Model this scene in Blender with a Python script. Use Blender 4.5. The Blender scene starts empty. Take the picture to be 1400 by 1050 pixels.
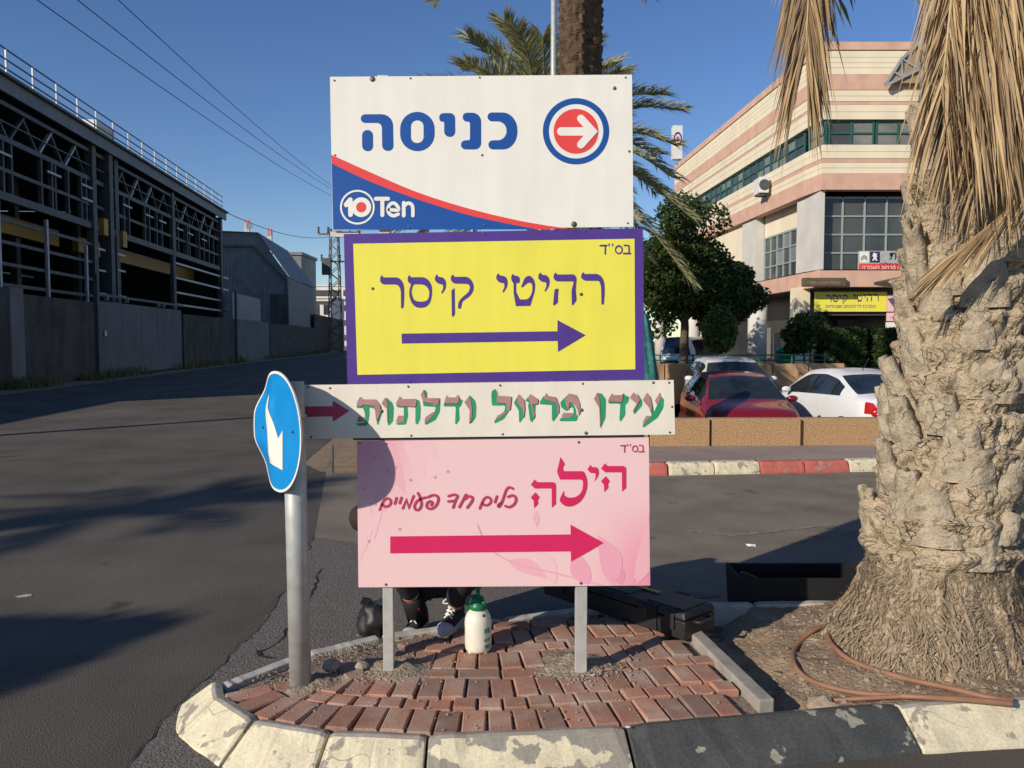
import bpy, math, random
from mathutils import Vector, Matrix, noise
from mathutils.geometry import tessellate_polygon
R = math.radians
sc = bpy.context.scene
col = sc.collection
# ---------------------------------------------------------------- camera, sky, sun, exposure
CAM = Vector((0.0, 0.0, 1.7)); F = 1092.0; PITCH = R(3.145)
cd = bpy.data.cameras.new('camera'); cam = bpy.data.objects.new('camera', cd); col.objects.link(cam)
cam.location = CAM; cam.rotation_euler = (R(90) - PITCH, 0, 0)
cd.sensor_width = 36.0; cd.lens = F / 1400 * 36.0; cd.clip_start = 0.05; cd.clip_end = 3000
sc.camera = cam
SUN_AZ, SUN_EL = R(227), R(23.5)          # where the sun stands: azimuth from +Y towards +X, elevation
w = bpy.data.worlds.new('World'); sc.world = w; w.use_nodes = True
nt = w.node_tree; bg = nt.nodes['Background']
sky = nt.nodes.new('ShaderNodeTexSky'); sky.sky_type = 'NISHITA'; sky.sun_disc = False
sky.sun_elevation = SUN_EL; sky.sun_rotation = SUN_AZ
sky.air_density = 1.0; sky.dust_density = 0.0; sky.ozone_density = 3.0; sky.altitude = 300
hsv = nt.nodes.new('ShaderNodeHueSaturation'); hsv.inputs['Saturation'].default_value = 1.16; hsv.inputs['Hue'].default_value = .511
nt.links.new(sky.outputs[0], hsv.inputs['Color']); nt.links.new(hsv.outputs[0], bg.inputs[0]); bg.inputs[1].default_value = 0.105
sd = bpy.data.lights.new('sun', 'SUN'); sd.energy = 4.3; sd.angle = R(0.55); sd.color = (1.0, 0.90, 0.76)
sun = bpy.data.objects.new('sun', sd); col.objects.link(sun)
sun.rotation_euler = Vector((-math.sin(SUN_AZ) * math.cos(SUN_EL), -math.cos(SUN_AZ) * math.cos(SUN_EL), -math.sin(SUN_EL))).to_track_quat('-Z', 'Y').to_euler()
sun.location = (-20, -18, 20)
sc.view_settings.view_transform = 'Standard'; sc.view_settings.look = 'None'
sc.view_settings.exposure = 0.1; sc.view_settings.gamma = 1.0; sc.view_settings.use_curve_mapping = False
sc.render.engine = 'CYCLES'
sc.render.resolution_x = 1024; sc.render.resolution_y = 768

# ---------------------------------------------------------------- helpers
def ray(u, v):
    a, b = (u - 700) / F, -(v - 525) / F
    return Vector((a, math.cos(PITCH) + math.sin(PITCH) * b, -math.sin(PITCH) + math.cos(PITCH) * b))
def at(u, v, Y):                          # photo pixel -> world point at depth Y
    d = ray(u, v); return CAM + d * (Y / d.y)
def gnd(u, v, z=0.0):                     # photo pixel -> world point at height z
    d = ray(u, v); return CAM + d * ((z - CAM.z) / d.z)

def tag(o, label=None, cat=None, group=None, kind=None):
    if label: o['label'] = label
    if cat: o['category'] = cat
    if group: o['group'] = group
    if kind: o['kind'] = kind
    return o
def empty(name, loc=(0, 0, 0), label=None, cat=None, group=None):
    o = bpy.data.objects.new(name, None); col.objects.link(o); o.location = loc; o.empty_display_size = 0.1
    return tag(o, label, cat, group)
def link(name, me, m=None, parent=None):
    o = bpy.data.objects.new(name, me); col.objects.link(o)
    if m is not None and not me.materials: me.materials.append(m)
    if parent is not None:
        o.parent = parent
        if parent.parent is None and not parent.get('_local'): o.matrix_parent_inverse = Matrix.Translation(-parent.location)
    return o

class MB:
    def __init__(s): s.v = []; s.f = []; s.sm = []; s.mi = []
    def add(s, vs, fs, smooth=False, mi=0):
        n = len(s.v); s.v.extend([tuple(p) for p in vs])
        for f in fs: s.f.append(tuple(i + n for i in f)); s.sm.append(smooth); s.mi.append(mi)
        return s
    def box(s, a, b, mi=0):
        (x0, y0, z0), (x1, y1, z1) = a, b
        return s.add([(x0,y0,z0),(x1,y0,z0),(x1,y1,z0),(x0,y1,z0),(x0,y0,z1),(x1,y0,z1),(x1,y1,z1),(x0,y1,z1)],
              [(0,3,2,1),(4,5,6,7),(0,1,5,4),(1,2,6,5),(2,3,7,6),(3,0,4,7)], mi=mi)
    def beam(s, p0, p1, wd, ht, up=(0, 0, 1)):
        p0 = Vector(p0); p1 = Vector(p1); d = (p1 - p0).normalized(); u = Vector(up)
        if abs(d.dot(u)) > 0.98: u = Vector((0, 1, 0)) if abs(d.y) < .9 else Vector((1, 0, 0))
        sx = d.cross(u).normalized(); u = sx.cross(d).normalized(); vs = []
        for p in (p0, p1):
            for a, b in ((-1,-1),(1,-1),(1,1),(-1,1)): vs.append(p + sx * a * wd / 2 + u * b * ht / 2)
        return s.add(vs, [(0,1,2,3)[::-1],(4,5,6,7),(0,1,5,4),(1,2,6,5),(2,3,7,6),(3,0,4,7)])
    def tube(s, pts, r, n=8, caps=True, smooth=True):
        pts = [Vector(p) for p in pts]; k = len(pts); rs = r if isinstance(r, (list, tuple)) else [r] * k
        base = len(s.v); prev = None
        for i, p in enumerate(pts):
            d = (pts[min(i+1,k-1)] - pts[max(i-1,0)]).normalized()
            if prev is None:
                a = d.cross(Vector((0,0,1)))
                if a.length < .05: a = d.cross(Vector((0,1,0)))
            else: a = prev - d * prev.dot(d)
            a.normalize(); prev = a; b = d.cross(a)
            for j in range(n):
                t = 2 * math.pi * j / n; s.v.append(tuple(p + (a * math.cos(t) + b * math.sin(t)) * rs[i]))
        for i in range(k - 1):
            for j in range(n):
                q = (j + 1) % n; s.f.append((base+i*n+j, base+i*n+q, base+(i+1)*n+q, base+(i+1)*n+j)); s.sm.append(smooth); s.mi.append(0)
        if caps:
            s.f.append(tuple(base + j for j in range(n))[::-1]); s.sm.append(False); s.mi.append(0)
            s.f.append(tuple(base + (k-1)*n + j for j in range(n))); s.sm.append(False); s.mi.append(0)
        return s
    def lathe(s, prof, c=(0,0,0), n=24, smooth=True):
        base = len(s.v)
        for r, z in prof:
            for j in range(n):
                t = 2*math.pi*j/n; s.v.append((c[0]+r*math.cos(t), c[1]+r*math.sin(t), c[2]+z))
        for i in range(len(prof)-1):
            for j in range(n):
                q = (j+1) % n; s.f.append((base+i*n+j, base+i*n+q, base+(i+1)*n+q, base+(i+1)*n+j)); s.sm.append(smooth); s.mi.append(0)
        s.f.append(tuple(base+j for j in range(n))[::-1]); s.sm.append(False); s.mi.append(0)
        s.f.append(tuple(base+(len(prof)-1)*n+j for j in range(n))); s.sm.append(False); s.mi.append(0)
        return s
    def mesh(s, name, mats=None):
        me = bpy.data.meshes.new(name); me.from_pydata(s.v, [], s.f); 
        me.polygons.foreach_set('use_smooth', s.sm); me.polygons.foreach_set('material_index', s.mi)
        if mats:
            for m in (mats if isinstance(mats, (list, tuple)) else [mats]): me.materials.append(m)
        me.validate(); me.update(); return me
    def build(s, name, m, parent=None, bevel=0, seg=2):
        o = link(name, s.mesh(name, m), None, parent)
        if bevel:
            b = o.modifiers.new('bevel', 'BEVEL'); b.width = bevel; b.segments = seg; b.limit_method = 'ANGLE'; b.angle_limit = R(35)
        return o

# ---------------------------------------------------------------- materials
def mat(name, c1, c2=None, scale=6, rough=.75, bump=0.0, bscale=60, metal=0, spec=.4, contrast=(.35, .65), c3=None, s3=1.5, t3=(.55, .7), rnd=0.0, alpha=None, world=True, dist=.004, coat=0, speck=0, sps=230, streak=None, crack=None, c4=None, s4=2.3, t4=(.66, .70)):
    m = bpy.data.materials.new(name); m.use_nodes = True; t = m.node_tree; N = t.nodes; L = t.links
    b = N['Principled BSDF']; b.inputs['Roughness'].default_value = rough; b.inputs['Metallic'].default_value = metal
    b.inputs['Specular IOR Level'].default_value = spec; b.inputs['Coat Weight'].default_value = coat
    if world: co = N.new('ShaderNodeNewGeometry').outputs['Position']
    else: co = N.new('ShaderNodeTexCoord').outputs['Object']
    def nz(sc_, det=8):
        n = N.new('ShaderNodeTexNoise'); n.inputs['Scale'].default_value = sc_; n.inputs['Detail'].default_value = det; L.new(co, n.inputs['Vector']); return n.outputs['Fac']
    def ramp(fac, lo, hi):
        r = N.new('ShaderNodeMapRange'); r.inputs[1].default_value = lo; r.inputs[2].default_value = hi; L.new(fac, r.inputs[0]); return r.outputs[0]
    def mix(f, a, bb):
        x = N.new('ShaderNodeMix'); x.data_type = 'RGBA'
        if isinstance(f, float): x.inputs[0].default_value = f
        else: L.new(f, x.inputs[0])
        for k, q in ((6, a), (7, bb)):
            if isinstance(q, tuple): x.inputs[k].default_value = (*q, 1)
            else: L.new(q, x.inputs[k])
        return x.outputs[2]
    c2 = c2 or tuple(x * .78 for x in c1)
    cc = mix(ramp(nz(scale), *contrast), c1, c2)
    if c3: cc = mix(ramp(nz(s3, 10), *t3), cc, c3)
    if c4: cc = mix(ramp(nz(s4, 6), *t4), cc, c4)
    if rnd:
        oi = N.new('ShaderNodeObjectInfo'); hs = N.new('ShaderNodeHueSaturation')
        r = N.new('ShaderNodeMapRange'); r.inputs[3].default_value = 1 - rnd; r.inputs[4].default_value = 1 + rnd
        L.new(oi.outputs['Random'], r.inputs[0]); L.new(r.outputs[0], hs.inputs['Value']); L.new(cc, hs.inputs['Color']); cc = hs.outputs[0]
    def scaled(fac, col_in, lo, hi):
        hs = N.new('ShaderNodeHueSaturation'); r = N.new('ShaderNodeMapRange'); r.inputs[1].default_value = .3; r.inputs[2].default_value = .7; r.inputs[3].default_value = lo; r.inputs[4].default_value = hi
        L.new(fac, r.inputs[0]); L.new(r.outputs[0], hs.inputs['Value']); L.new(col_in, hs.inputs['Color']); return hs.outputs[0]
    if speck: cc = scaled(nz(sps, 3), cc, 1 - speck, 1 + speck)
    if streak:                                        # run-off streaks: noise stretched along z
        vm = N.new('ShaderNodeVectorMath'); vm.operation = 'MULTIPLY'; vm.inputs[1].default_value = (streak[0], streak[0], streak[1]); L.new(co, vm.inputs[0])
        n = N.new('ShaderNodeTexNoise'); n.inputs['Scale'].default_value = 1; n.inputs['Detail'].default_value = 6; L.new(vm.outputs[0], n.inputs['Vector']); cc = scaled(n.outputs['Fac'], cc, 1 - streak[2], 1 + streak[2]*.5)
    ck = None
    if crack:
        vo = N.new('ShaderNodeTexVoronoi'); vo.feature = 'DISTANCE_TO_EDGE'; vo.inputs['Scale'].default_value = crack[0]; wv = N.new('ShaderNodeMix'); wv.data_type = 'VECTOR'; wv.inputs[0].default_value = .25
        n = N.new('ShaderNodeTexNoise'); n.inputs['Scale'].default_value = crack[0]*.8; L.new(co, n.inputs['Vector']); L.new(co, wv.inputs[4]); L.new(n.outputs['Color'], wv.inputs[5]); L.new(wv.outputs[1], vo.inputs['Vector'])
        ck = ramp(vo.outputs['Distance'], 0.0, crack[1]); mx_ = N.new('ShaderNodeMath'); mx_.operation = 'MAXIMUM'; L.new(ck, mx_.inputs[0]); L.new(ramp(nz(crack[0]*.45, 3), .62, .46), mx_.inputs[1]); ck = mx_.outputs[0]; cc = mix(ck, tuple(x*.35 for x in c2), cc)
    L.new(cc, b.inputs['Base Color'])
    if bump:
        bp = N.new('ShaderNodeBump'); bp.inputs['Strength'].default_value = bump; bp.inputs['Distance'].default_value = dist
        hh = nz(bscale)
        if ck is not None:
            ad = N.new('ShaderNodeMath'); ad.operation = 'ADD'; L.new(hh, ad.inputs[0]); L.new(ck, ad.inputs[1]); hh = ad.outputs[0]
        L.new(hh, bp.inputs['Height']); L.new(bp.outputs[0], b.inputs['Normal'])
    m['b'] = 1
    return m
def leafmat(name, c1, c2, trans=.3, rough=.5):
    m = bpy.data.materials.new(name); m.use_nodes = True; t = m.node_tree; N = t.nodes; L = t.links
    b = N['Principled BSDF']; out = N['Material Output']; b.inputs['Roughness'].default_value = rough; b.inputs['Specular IOR Level'].default_value = .3
    g = N.new('ShaderNodeNewGeometry'); x = N.new('ShaderNodeMix'); x.data_type = 'RGBA'
    x.inputs[6].default_value = (*c1, 1); x.inputs[7].default_value = (*c2, 1); L.new(g.outputs['Random Per Island'], x.inputs[0]); L.new(x.outputs[2], b.inputs['Base Color'])
    tr = N.new('ShaderNodeBsdfTranslucent'); L.new(x.outputs[2], tr.inputs['Color']); ms = N.new('ShaderNodeMixShader'); ms.inputs[0].default_value = trans
    L.new(b.outputs[0], ms.inputs[1]); L.new(tr.outputs[0], ms.inputs[2]); L.new(ms.outputs[0], out.inputs['Surface'])
    return m
def plain(name, c, rough=.5, metal=0, spec=.4, coat=0):
    m = bpy.data.materials.new(name); m.use_nodes = True; b = m.node_tree.nodes['Principled BSDF']
    b.inputs['Base Color'].default_value = (*c, 1); b.inputs['Roughness'].default_value = rough; b.inputs['Metallic'].default_value = metal
    b.inputs['Specular IOR Level'].default_value = spec; b.inputs['Coat Weight'].default_value = coat
    return m
def smudged(name, c, d=.88, rough=.4, scale=9, spec=.4):      # printed vinyl with faint dirt
    return mat(name, c, tuple(x * d for x in c), scale=scale, rough=rough, spec=spec, contrast=(.45, .75), streak=(16, 1.6, .045), speck=.02, sps=120)

M = {}
M['asphalt'] = mat('asphalt', (.120, .104, .085), (.086, .075, .062), scale=1.3, rough=.9, bump=.9, bscale=120, spec=.25, c3=(.145, .127, .104), s3=.45, t3=(.45, .7), dist=.008, speck=.32, sps=170, c4=(.055, .05, .044), s4=1.7, t4=(.66, .74))
M['asphalt_patch'] = mat('asphalt_patch', (.20, .178, .155), (.125, .112, .10), scale=70, rough=.95, bump=1.0, bscale=90, spec=.2, dist=.012, speck=.35, sps=150)
M['asphalt_old'] = mat('bleached_asphalt', (.255, .214, .165), (.195, .163, .126), scale=1.6, rough=.92, bump=.9, bscale=130, spec=.2, c3=(.15, .128, .106), s3=.9, t3=(.55, .72), dist=.008, speck=.28, sps=170, c4=(.11, .095, .078), s4=2.1, t4=(.64, .72))
M['tar'] = mat('tar', (.03, .028, .026), rough=.8)
M['concrete'] = mat('concrete', (.36, .33, .28), (.26, .235, .20), scale=9, rough=.9, bump=.6, bscale=70)
M['concrete_pale'] = mat('concrete_pale', (.52, .49, .43), (.40, .37, .32), scale=9, rough=.9, bump=.5, bscale=80)
M['kerb_white'] = mat('kerb_white_paint', (.72, .64, .44), (.60, .53, .37), scale=9, rough=.8, bump=.8, bscale=45, c3=(.33, .29, .23), s3=11, t3=(.585, .62), speck=.12, sps=90, crack=(4, .004))
M['kerb_peeled'] = mat('kerb_peeled_paint', (.72, .64, .44), (.60, .53, .36), scale=9, rough=.8, bump=.8, bscale=45, speck=.12, sps=90, c3=(.30, .27, .22), s3=6.5, t3=(.485, .50))
M['kerb_black'] = mat('kerb_black_paint', (.055, .058, .056), (.075, .076, .070), scale=6, rough=.6, bump=.4, bscale=60, c3=(.30, .28, .22), s3=8, t3=(.63, .645), speck=.2, sps=80)
M['kerb_red'] = mat('kerb_red_paint', (.50, .13, .10), (.42, .12, .095), scale=8, rough=.8, bump=.4, bscale=60, c3=(.34, .25, .2), s3=8, t3=(.58, .68))
M['brick'] = mat('paver_clay', (.40, .200, .130), (.33, .170, .115), scale=14, rough=.88, bump=.8, bscale=130, c3=(.43, .33, .25), s3=6, t3=(.44, .74), rnd=.2, speck=.15, sps=160)
M['brick_grey'] = mat('paver_grey_clay', (.28, .175, .13), (.23, .145, .11), scale=14, rough=.88, bump=.8, bscale=130, c3=(.38, .29, .22), s3=7, t3=(.56, .78), rnd=.15)
M['sand'] = mat('sand_joint', (.30, .235, .17), (.16, .12, .09), scale=40, rough=.95, bump=1, bscale=90, dist=.01)
M['soil'] = mat('soil', (.34, .245, .155), (.24, .165, .105), scale=5, rough=.95, bump=1, bscale=55, c3=(.42, .33, .23), s3=14, t3=(.6, .7), dist=.02)
M['cement'] = mat('cement_spill', (.37, .295, .21), (.25, .19, .135), scale=14, rough=.95, bump=1, bscale=60, dist=.02)
M['stone'] = mat('rubble_stone', (.40, .33, .245), (.28, .225, .165), scale=20, rough=.9, bump=.6, bscale=60)
M['galv'] = mat('galvanised_steel', (.52, .53, .50), (.42, .43, .40), scale=16, rough=.5, metal=.35, bump=.1, c3=(.40, .37, .31), s3=5, t3=(.6, .8))
M['alu'] = mat('dull_aluminium', (.60, .59, .55), (.50, .49, .45), scale=18, rough=.48, metal=.4)
M['steel_dark'] = mat('grey_steel', (.105, .112, .115), (.07, .075, .078), scale=3, rough=.6, metal=.3)
M['steel_pale'] = mat('pale_galvanised', (.42, .43, .44), (.33, .34, .35), scale=3, rough=.5, metal=.3)
M['steel_blue'] = mat('bluish_grey_fascia', (.17, .185, .20), (.12, .13, .145), scale=2, rough=.6)
M['yellow_beam'] = mat('crane_yellow', (.42, .23, .03), (.33, .18, .025), scale=2, rough=.5)
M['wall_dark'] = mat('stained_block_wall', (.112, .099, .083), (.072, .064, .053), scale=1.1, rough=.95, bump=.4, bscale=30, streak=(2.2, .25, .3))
M['wall_grey'] = mat('grey_gate_sheet', (.18, .178, .17), (.145, .143, .137), scale=.8, rough=.8, streak=(2.5, .2, .2))
M['wall_pale'] = mat('pale_block_wall', (.24, .23, .215), (.19, .18, .165), scale=1, rough=.9)
M['sheet'] = mat('corrugated_sheet', (.23, .235, .24), (.175, .18, .185), scale=1.2, rough=.6, metal=.1)
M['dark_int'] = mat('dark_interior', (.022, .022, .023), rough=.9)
M['white_far'] = mat('white_plaster', (.72, .71, .68), (.62, .61, .58), scale=.5, rough=.9)
M['red_white'] = plain('aviation_red', (.62, .16, .10), .6)
M['wire'] = plain('wire_black', (.05, .05, .055), .6)
M['rust'] = mat('rusty_lattice', (.16, .12, .09), (.11, .085, .065), scale=4, rough=.8)
M['cream'] = mat('cream_stone', (.80, .71, .53), (.75, .66, .48), scale=1.2, rough=.85, streak=(1.6, .25, .07))
M['pink_stone'] = mat('pink_stone', (.66, .42, .31), (.58, .36, .265), scale=2.0, rough=.85, streak=(1.8, .3, .10))
M['col_white'] = mat('white_column_plaster', (.62, .60, .54), (.54, .52, .47), scale=1.2, rough=.85)
M['green_frame'] = plain('green_window_frame', (.03, .11, .085), .5)
M['grey_frame'] = plain('grey_window_frame', (.30, .35, .34), .5)
M['glass'] = mat('window_glass', (.035, .042, .042), (.085, .085, .075), scale=.55, rough=.06, spec=.6)
M['glass_blind'] = mat('blinded_window_glass', (.26, .25, .22), (.15, .15, .135), scale=1.2, rough=.15, spec=.5)
M['soffit'] = mat('soffit_dark', (.10, .09, .08), rough=.9)
M['shop'] = mat('shopfront_dark', (.022, .023, .022), (.05, .048, .044), scale=.6, rough=.25, spec=.5)
M['black_plastic'] = mat('black_plastic', (.018, .018, .019), (.026, .026, .027), scale=30, rough=.42, bump=.3, bscale=300)
M['black_matte'] = plain('black_matte', (.012, .012, .013), .75)
M['rubber'] = plain('tyre_rubber', (.02, .02, .02), .8)
M['planter'] = mat('exposed_aggregate', (.52, .33, .165), (.32, .19, .095), scale=62, rough=.92, bump=1, bscale=70, contrast=(.40, .60), dist=.015)
M['planter_plain'] = mat('tan_planter_wall', (.50, .31, .16), (.42, .25, .13), scale=5, rough=.9, bump=.4, bscale=60)
M['sidewalk'] = mat('sidewalk_pavers', (.33, .24, .20), (.27, .205, .175), scale=3, rough=.92, bump=.3, bscale=60, c3=(.33, .30, .26), s3=.7, t3=(.5, .7))
M['hose'] = mat('brown_hose', (.30, .155, .09), (.24, .12, .07), scale=12, rough=.55)
M['bark'] = mat('palm_bark', (.50, .395, .27), (.37, .285, .185), scale=8, rough=.95, bump=1, bscale=40, c3=(.19, .14, .09), s3=17, t3=(.60, .70), dist=.035, speck=.22, sps=110, crack=(10, .03))
M['stub'] = mat('cut_leaf_base', (.46, .38, .27), (.31, .25, .175), scale=13, rough=.9, bump=1, bscale=60, speck=.2, sps=120, crack=(9, .012), c3=(.20, .155, .105), s3=16, t3=(.6, .7), dist=.012)
M['root'] = leafmat('root_fibre', (.36, .275, .185), (.20, .15, .10), 0.0, .9)
M['root_thick'] = mat('thick_root', (.36, .27, .18), (.22, .16, .105), scale=25, rough=.9, bump=.8, bscale=80)
M['bark_far'] = mat('dark_palm_bark', (.15, .095, .055), (.07, .045, .028), scale=9, rough=.95, bump=1, bscale=12, dist=.05)
M['dead'] = leafmat('dead_leaflet', (.60, .42, .22), (.25, .17, .095), .2, .6)
M['dead_grey'] = leafmat('weathered_leaflet', (.46, .38, .28), (.20, .15, .105), .15, .6)
M['rachis'] = mat('dead_rachis', (.52, .38, .22), (.42, .30, .17), scale=20, rough=.7)
M['palm_green'] = leafmat('palm_leaflet', (.25, .26, .12), (.44, .42, .23), .35, .5)
M['palm_rachis'] = mat('green_rachis', (.26, .27, .10), rough=.6)
M['dates'] = leafmat('date_stalk', (.62, .36, .08), (.5, .27, .06), .1, .6)
M['ficus'] = leafmat('ficus_leaf', (.024, .050, .012), (.075, .118, .03), .25, .4)
M['shrub'] = leafmat('shrub_leaf', (.07, .115, .028), (.13, .17, .05), .25, .4)
M['hedge'] = leafmat('hedge_leaf', (.03, .055, .014), (.06, .09, .025), .2, .5)
M['weed'] = leafmat('dry_weed', (.10, .12, .04), (.20, .17, .08), .2, .7)
M['trunk'] = mat('tree_trunk', (.12, .09, .065), rough=.9, bump=.8, bscale=20)
M['teal'] = mat('teal_netting', (.045, .22, .19), (.02, .11, .10), scale=9, rough=.7, bump=.7, bscale=14, dist=.03)
# ---------------------------------------------------------------- ground, roads, pavements
def sheet(name, pts, z, m, parent=None, kind='structure'):
    tri = tessellate_polygon([[Vector((p[0], p[1], 0)) for p in pts]])
    me = bpy.data.meshes.new(name); vs = [(p[0], p[1], z) for p in pts]
    fs = []
    for t in tri:
        a, b, c = (Vector(vs[i]) for i in t)
        fs.append(t if (b - a).cross(c - a).z > 0 else t[::-1])
    me.from_pydata(vs, [], fs); me.update()
    o = link(name, me, m, parent)
    if parent is None: tag(o, kind=kind)
    return o
random.seed(3)
# terrain with the sunken car park cut out of the flat land
T = 900.0
g = MB()
PX0, PX1, PY0, PY1, PZ = 1.0, 16.0, 12.0, 21.2, -0.33
xs = [-T, PX0, PX1, T]; ys = [-200, PY0, PY1, T]
for i in range(3):
    for j in range(3):
        if i == 1 and j == 1: continue
        g.add([(xs[i], ys[j], -.004), (xs[i+1], ys[j], -.004), (xs[i+1], ys[j+1], -.004), (xs[i], ys[j+1], -.004)], [(0, 1, 2, 3)])
ground = tag(g.build('ground', M['soil']), kind='structure')
road = sheet('road', [(-16.6, -60), (60, -60), (60, 9.75), (5, 10.28), (1.8, 9.92), (-1.7, 9.9), (-2.5, 10.3), (-2.9, 11), (-3.6, 20), (-7, 60), (-14, 130), (-40, 300), (-48, 300), (-28.2, 134), (-24.6, 100), (-17.5, 28)], 0.0, M['asphalt'])
cp = MB()
cp.add([(PX0,PY0,PZ),(PX1,PY0,PZ),(PX1,PY1,PZ),(PX0,PY1,PZ)], [(0,1,2,3)])
cp.add([(PX0,PY0,PZ),(PX1,PY0,PZ),(PX1,PY0,-.004),(PX0,PY0,-.004)], [(0,3,2,1)])
cp.add([(PX0,PY1,PZ),(PX1,PY1,PZ),(PX1,PY1,-.004),(PX0,PY1,-.004)], [(0,1,2,3)])
cp.add([(PX0,PY0,PZ),(PX0,PY1,PZ),(PX0,PY1,-.004),(PX0,PY0,-.004)], [(0,1,2,3)])
cp.add([(PX1,PY0,PZ),(PX1,PY1,PZ),(PX1,PY1,-.004),(PX1,PY0,-.004)], [(0,3,2,1)])
tag(cp.build('car_park', M['asphalt']), kind='structure')
# coarse resurfaced strip between the seam and the island, and its crack
seam = [gnd(u, v) for u, v in ((455, 605), (447, 640), (430, 735), (395, 800), (345, 870), (270, 940), (205, 1010), (150, 1080))]
pat = [(p.x, p.y) for p in seam] + [(-1.35, 2.95), (-.9, 2.8), (.3, 2.75), (.3, 2.5), (-2.6, 2.3)][0:0]
sheet('side_road', [(p.x, p.y) for p in seam[:5]] + [(-1.35, 4.2), (-1.0, 4.0), (-.4, 4.5), (.5, 4.9), (2, 5.0), (5, 5.1), (60, 5), (60, 9.75), (5, 10.28), (1.8, 9.92), (-1.62, 9.92), (-2.3, 10.15)], .004, M['asphalt_old'], road)
sheet('asphalt_strip', [(p.x, p.y) for p in seam[2:]] + [(-1.2, 2.3), (-.6, 3.0), (-1.25, 3.6), (-.9, 4.2), (.2, 4.9), (1.4, 5.2), (.4, 5.6), (-.6, 6.2), (-1.3, 6.6)], 0.008, M['asphalt_patch'], road)
def crack(pts, wd, parent=road, z=.012, jit=.02):
    b = MB(); P = []
    for i in range(len(pts) - 1):
        a, c = Vector(pts[i]), Vector(pts[i+1]); n = max(2, int((c - a).length / .07))
        for k in range(n): 
            q = a.lerp(c, k / n); P.append(Vector((q.x + random.uniform(-jit, jit), q.y + random.uniform(-jit, jit), z)))
    vs = []; 
    for i, p in enumerate(P):
        d = (P[min(i+1, len(P)-1)] - P[max(i-1, 0)]).normalized(); s = Vector((-d.y, d.x, 0)) * wd * random.uniform(.25, 1.1)
        vs += [p - s, p + s]
    b.add(vs, [(2*i, 2*i+2, 2*i+3, 2*i+1) for i in range(len(P)-1)])
    return b.build('asphalt_crack', M['tar'], parent)
crack(seam[2:], .005)
crack([gnd(u, v) for u, v in ((438, 780), (425, 820), (405, 845), (380, 880), (352, 900))], .006)
crack([gnd(u, v) for u, v in ((352, 893), (365, 903), (395, 905))], .012)
crack([gnd(u, v) for u, v in ((1080, 745), (1150, 735), (1210, 715))], .004)
for pts in (((938, 727), (1000, 733), (1060, 727), (1140, 718)),):
    q = [gnd(u, v) for u, v in pts]; b = MB(); vs = []
    for p in q: vs += [(p.x, p.y - .03, .008), (p.x, p.y + .03, .008)]
    b.add(vs, [(2*i, 2*i+2, 2*i+3, 2*i+1) for i in range(len(q)-1)]); b.build('worn_road_mark', mat('worn_paint', (.30, .28, .25), (.15, .14, .125), scale=25, rough=.9), road)
# dirt verge along the factory wall
sheet('verge', [(-15.0, 5), (-14.77-.1*20, 20), (-14.77-.1*134, 134), (-26.4, 134), (-22.8, 100), (-19.4, 60), (-16.0, 28), (-14.2, 5)], .006, M['soil'])
# far pavement block with kerb stones
SW = .15
def kx(x): return 9.92 + max(0, x - 1.8) * .11
sheet('pavement', [(-1.6, kx(0)+.18), (1.8, kx(0)+.18), (5, kx(5)+.18), (16, kx(16)+.18), (16, 12.7), (1.0, 11.95), (.9, 24), (30, 24), (30, 60), (-6, 60), (-2.6, 20), (-1.7, 11.2), (-1.62, 10.4)], SW, M['sidewalk'])
def kerb_stone(p0, p1, m, parent, prof, gap=.006, jit=.004, name='kerb_stone', nrm=None, n0=None, n1=None, top=None):
    p0 = Vector((*p0, 0)); p1 = Vector((*p1, 0)); d = (p1 - p0).normalized(); n = Vector((d.y, -d.x, 0)) if nrm is None else Vector(nrm)
    a = p0 + d * gap; c = p1 - d * gap; vs = []; k = len(prof); jz = random.uniform(-jit, jit); K = 17
    for q in range(K):
        p = a.lerp(c, q / (K - 1))
        if n0 is not None: n = Vector(n0).lerp(Vector(n1), q / (K - 1)); n = n / max(.75, n.length)
        e = .012 * (1 if q in (0, K-1) else 0)
        for o, z in prof:
            nn = noise.noise(Vector((p.x * 9, p.y * 9, z * 20))) * .005 + noise.noise(Vector((p.x * 31, p.y * 31, z * 40))) * .003 - .016 * max(0, noise.noise(Vector((p.x * 17 + 3, p.y * 17, z * 9))) - .35) * (z > .05)
            vs.append((p.x + n.x * (o + nn - e * .3), p.y + n.y * (o + nn - e * .3), z + jz + nn - e * (z > .05)))
    b = MB(); b.add(vs, [tuple(range(k))[::-1], tuple(range((K-1)*k, K*k))])
    for q in range(K - 1):
        for i in range(k):
            j = (i + 1) % k; b.f.append((q*k+i, q*k+j, (q+1)*k+j, (q+1)*k+i)); b.sm.append(False); b.mi.append(1 if top is not None and i in top else 0)
    return b.build(name, [m, M['concrete']], parent, bevel=.005, seg=2)
PROF2 = [(0, -.05), (.17, -.05), (.17, .03), (.15, .12), (.125, .155), (0, .158)]
PROF2 = PROF2[::-1]
fk = empty('far_kerb', (0, 0, 0)); tag(fk, kind='structure')
xk = -1.62; i = 0
seqk = ['kerb_red', 'kerb_red', 'kerb_white', 'kerb_white']
while xk < 14:
    x1 = xk + .595; kerb_stone((xk, kx(xk) + .17), (x1, kx(x1) + .17), M[seqk[i % 4]], fk, PROF2); xk = x1; i += 1
corner = [(-1.62, 10.09), (-1.76, 10.3), (-1.82, 10.8), (-1.84, 11.4), (-1.88, 12.0), (-1.92, 12.6), (-1.98, 13.2), (-2.05, 13.8)]
for i in range(len(corner) - 1):
    kerb_stone(corner[i+1], corner[i], M['kerb_red' if (i // 2) % 2 == 0 else 'kerb_white'], fk, PROF2)
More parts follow.
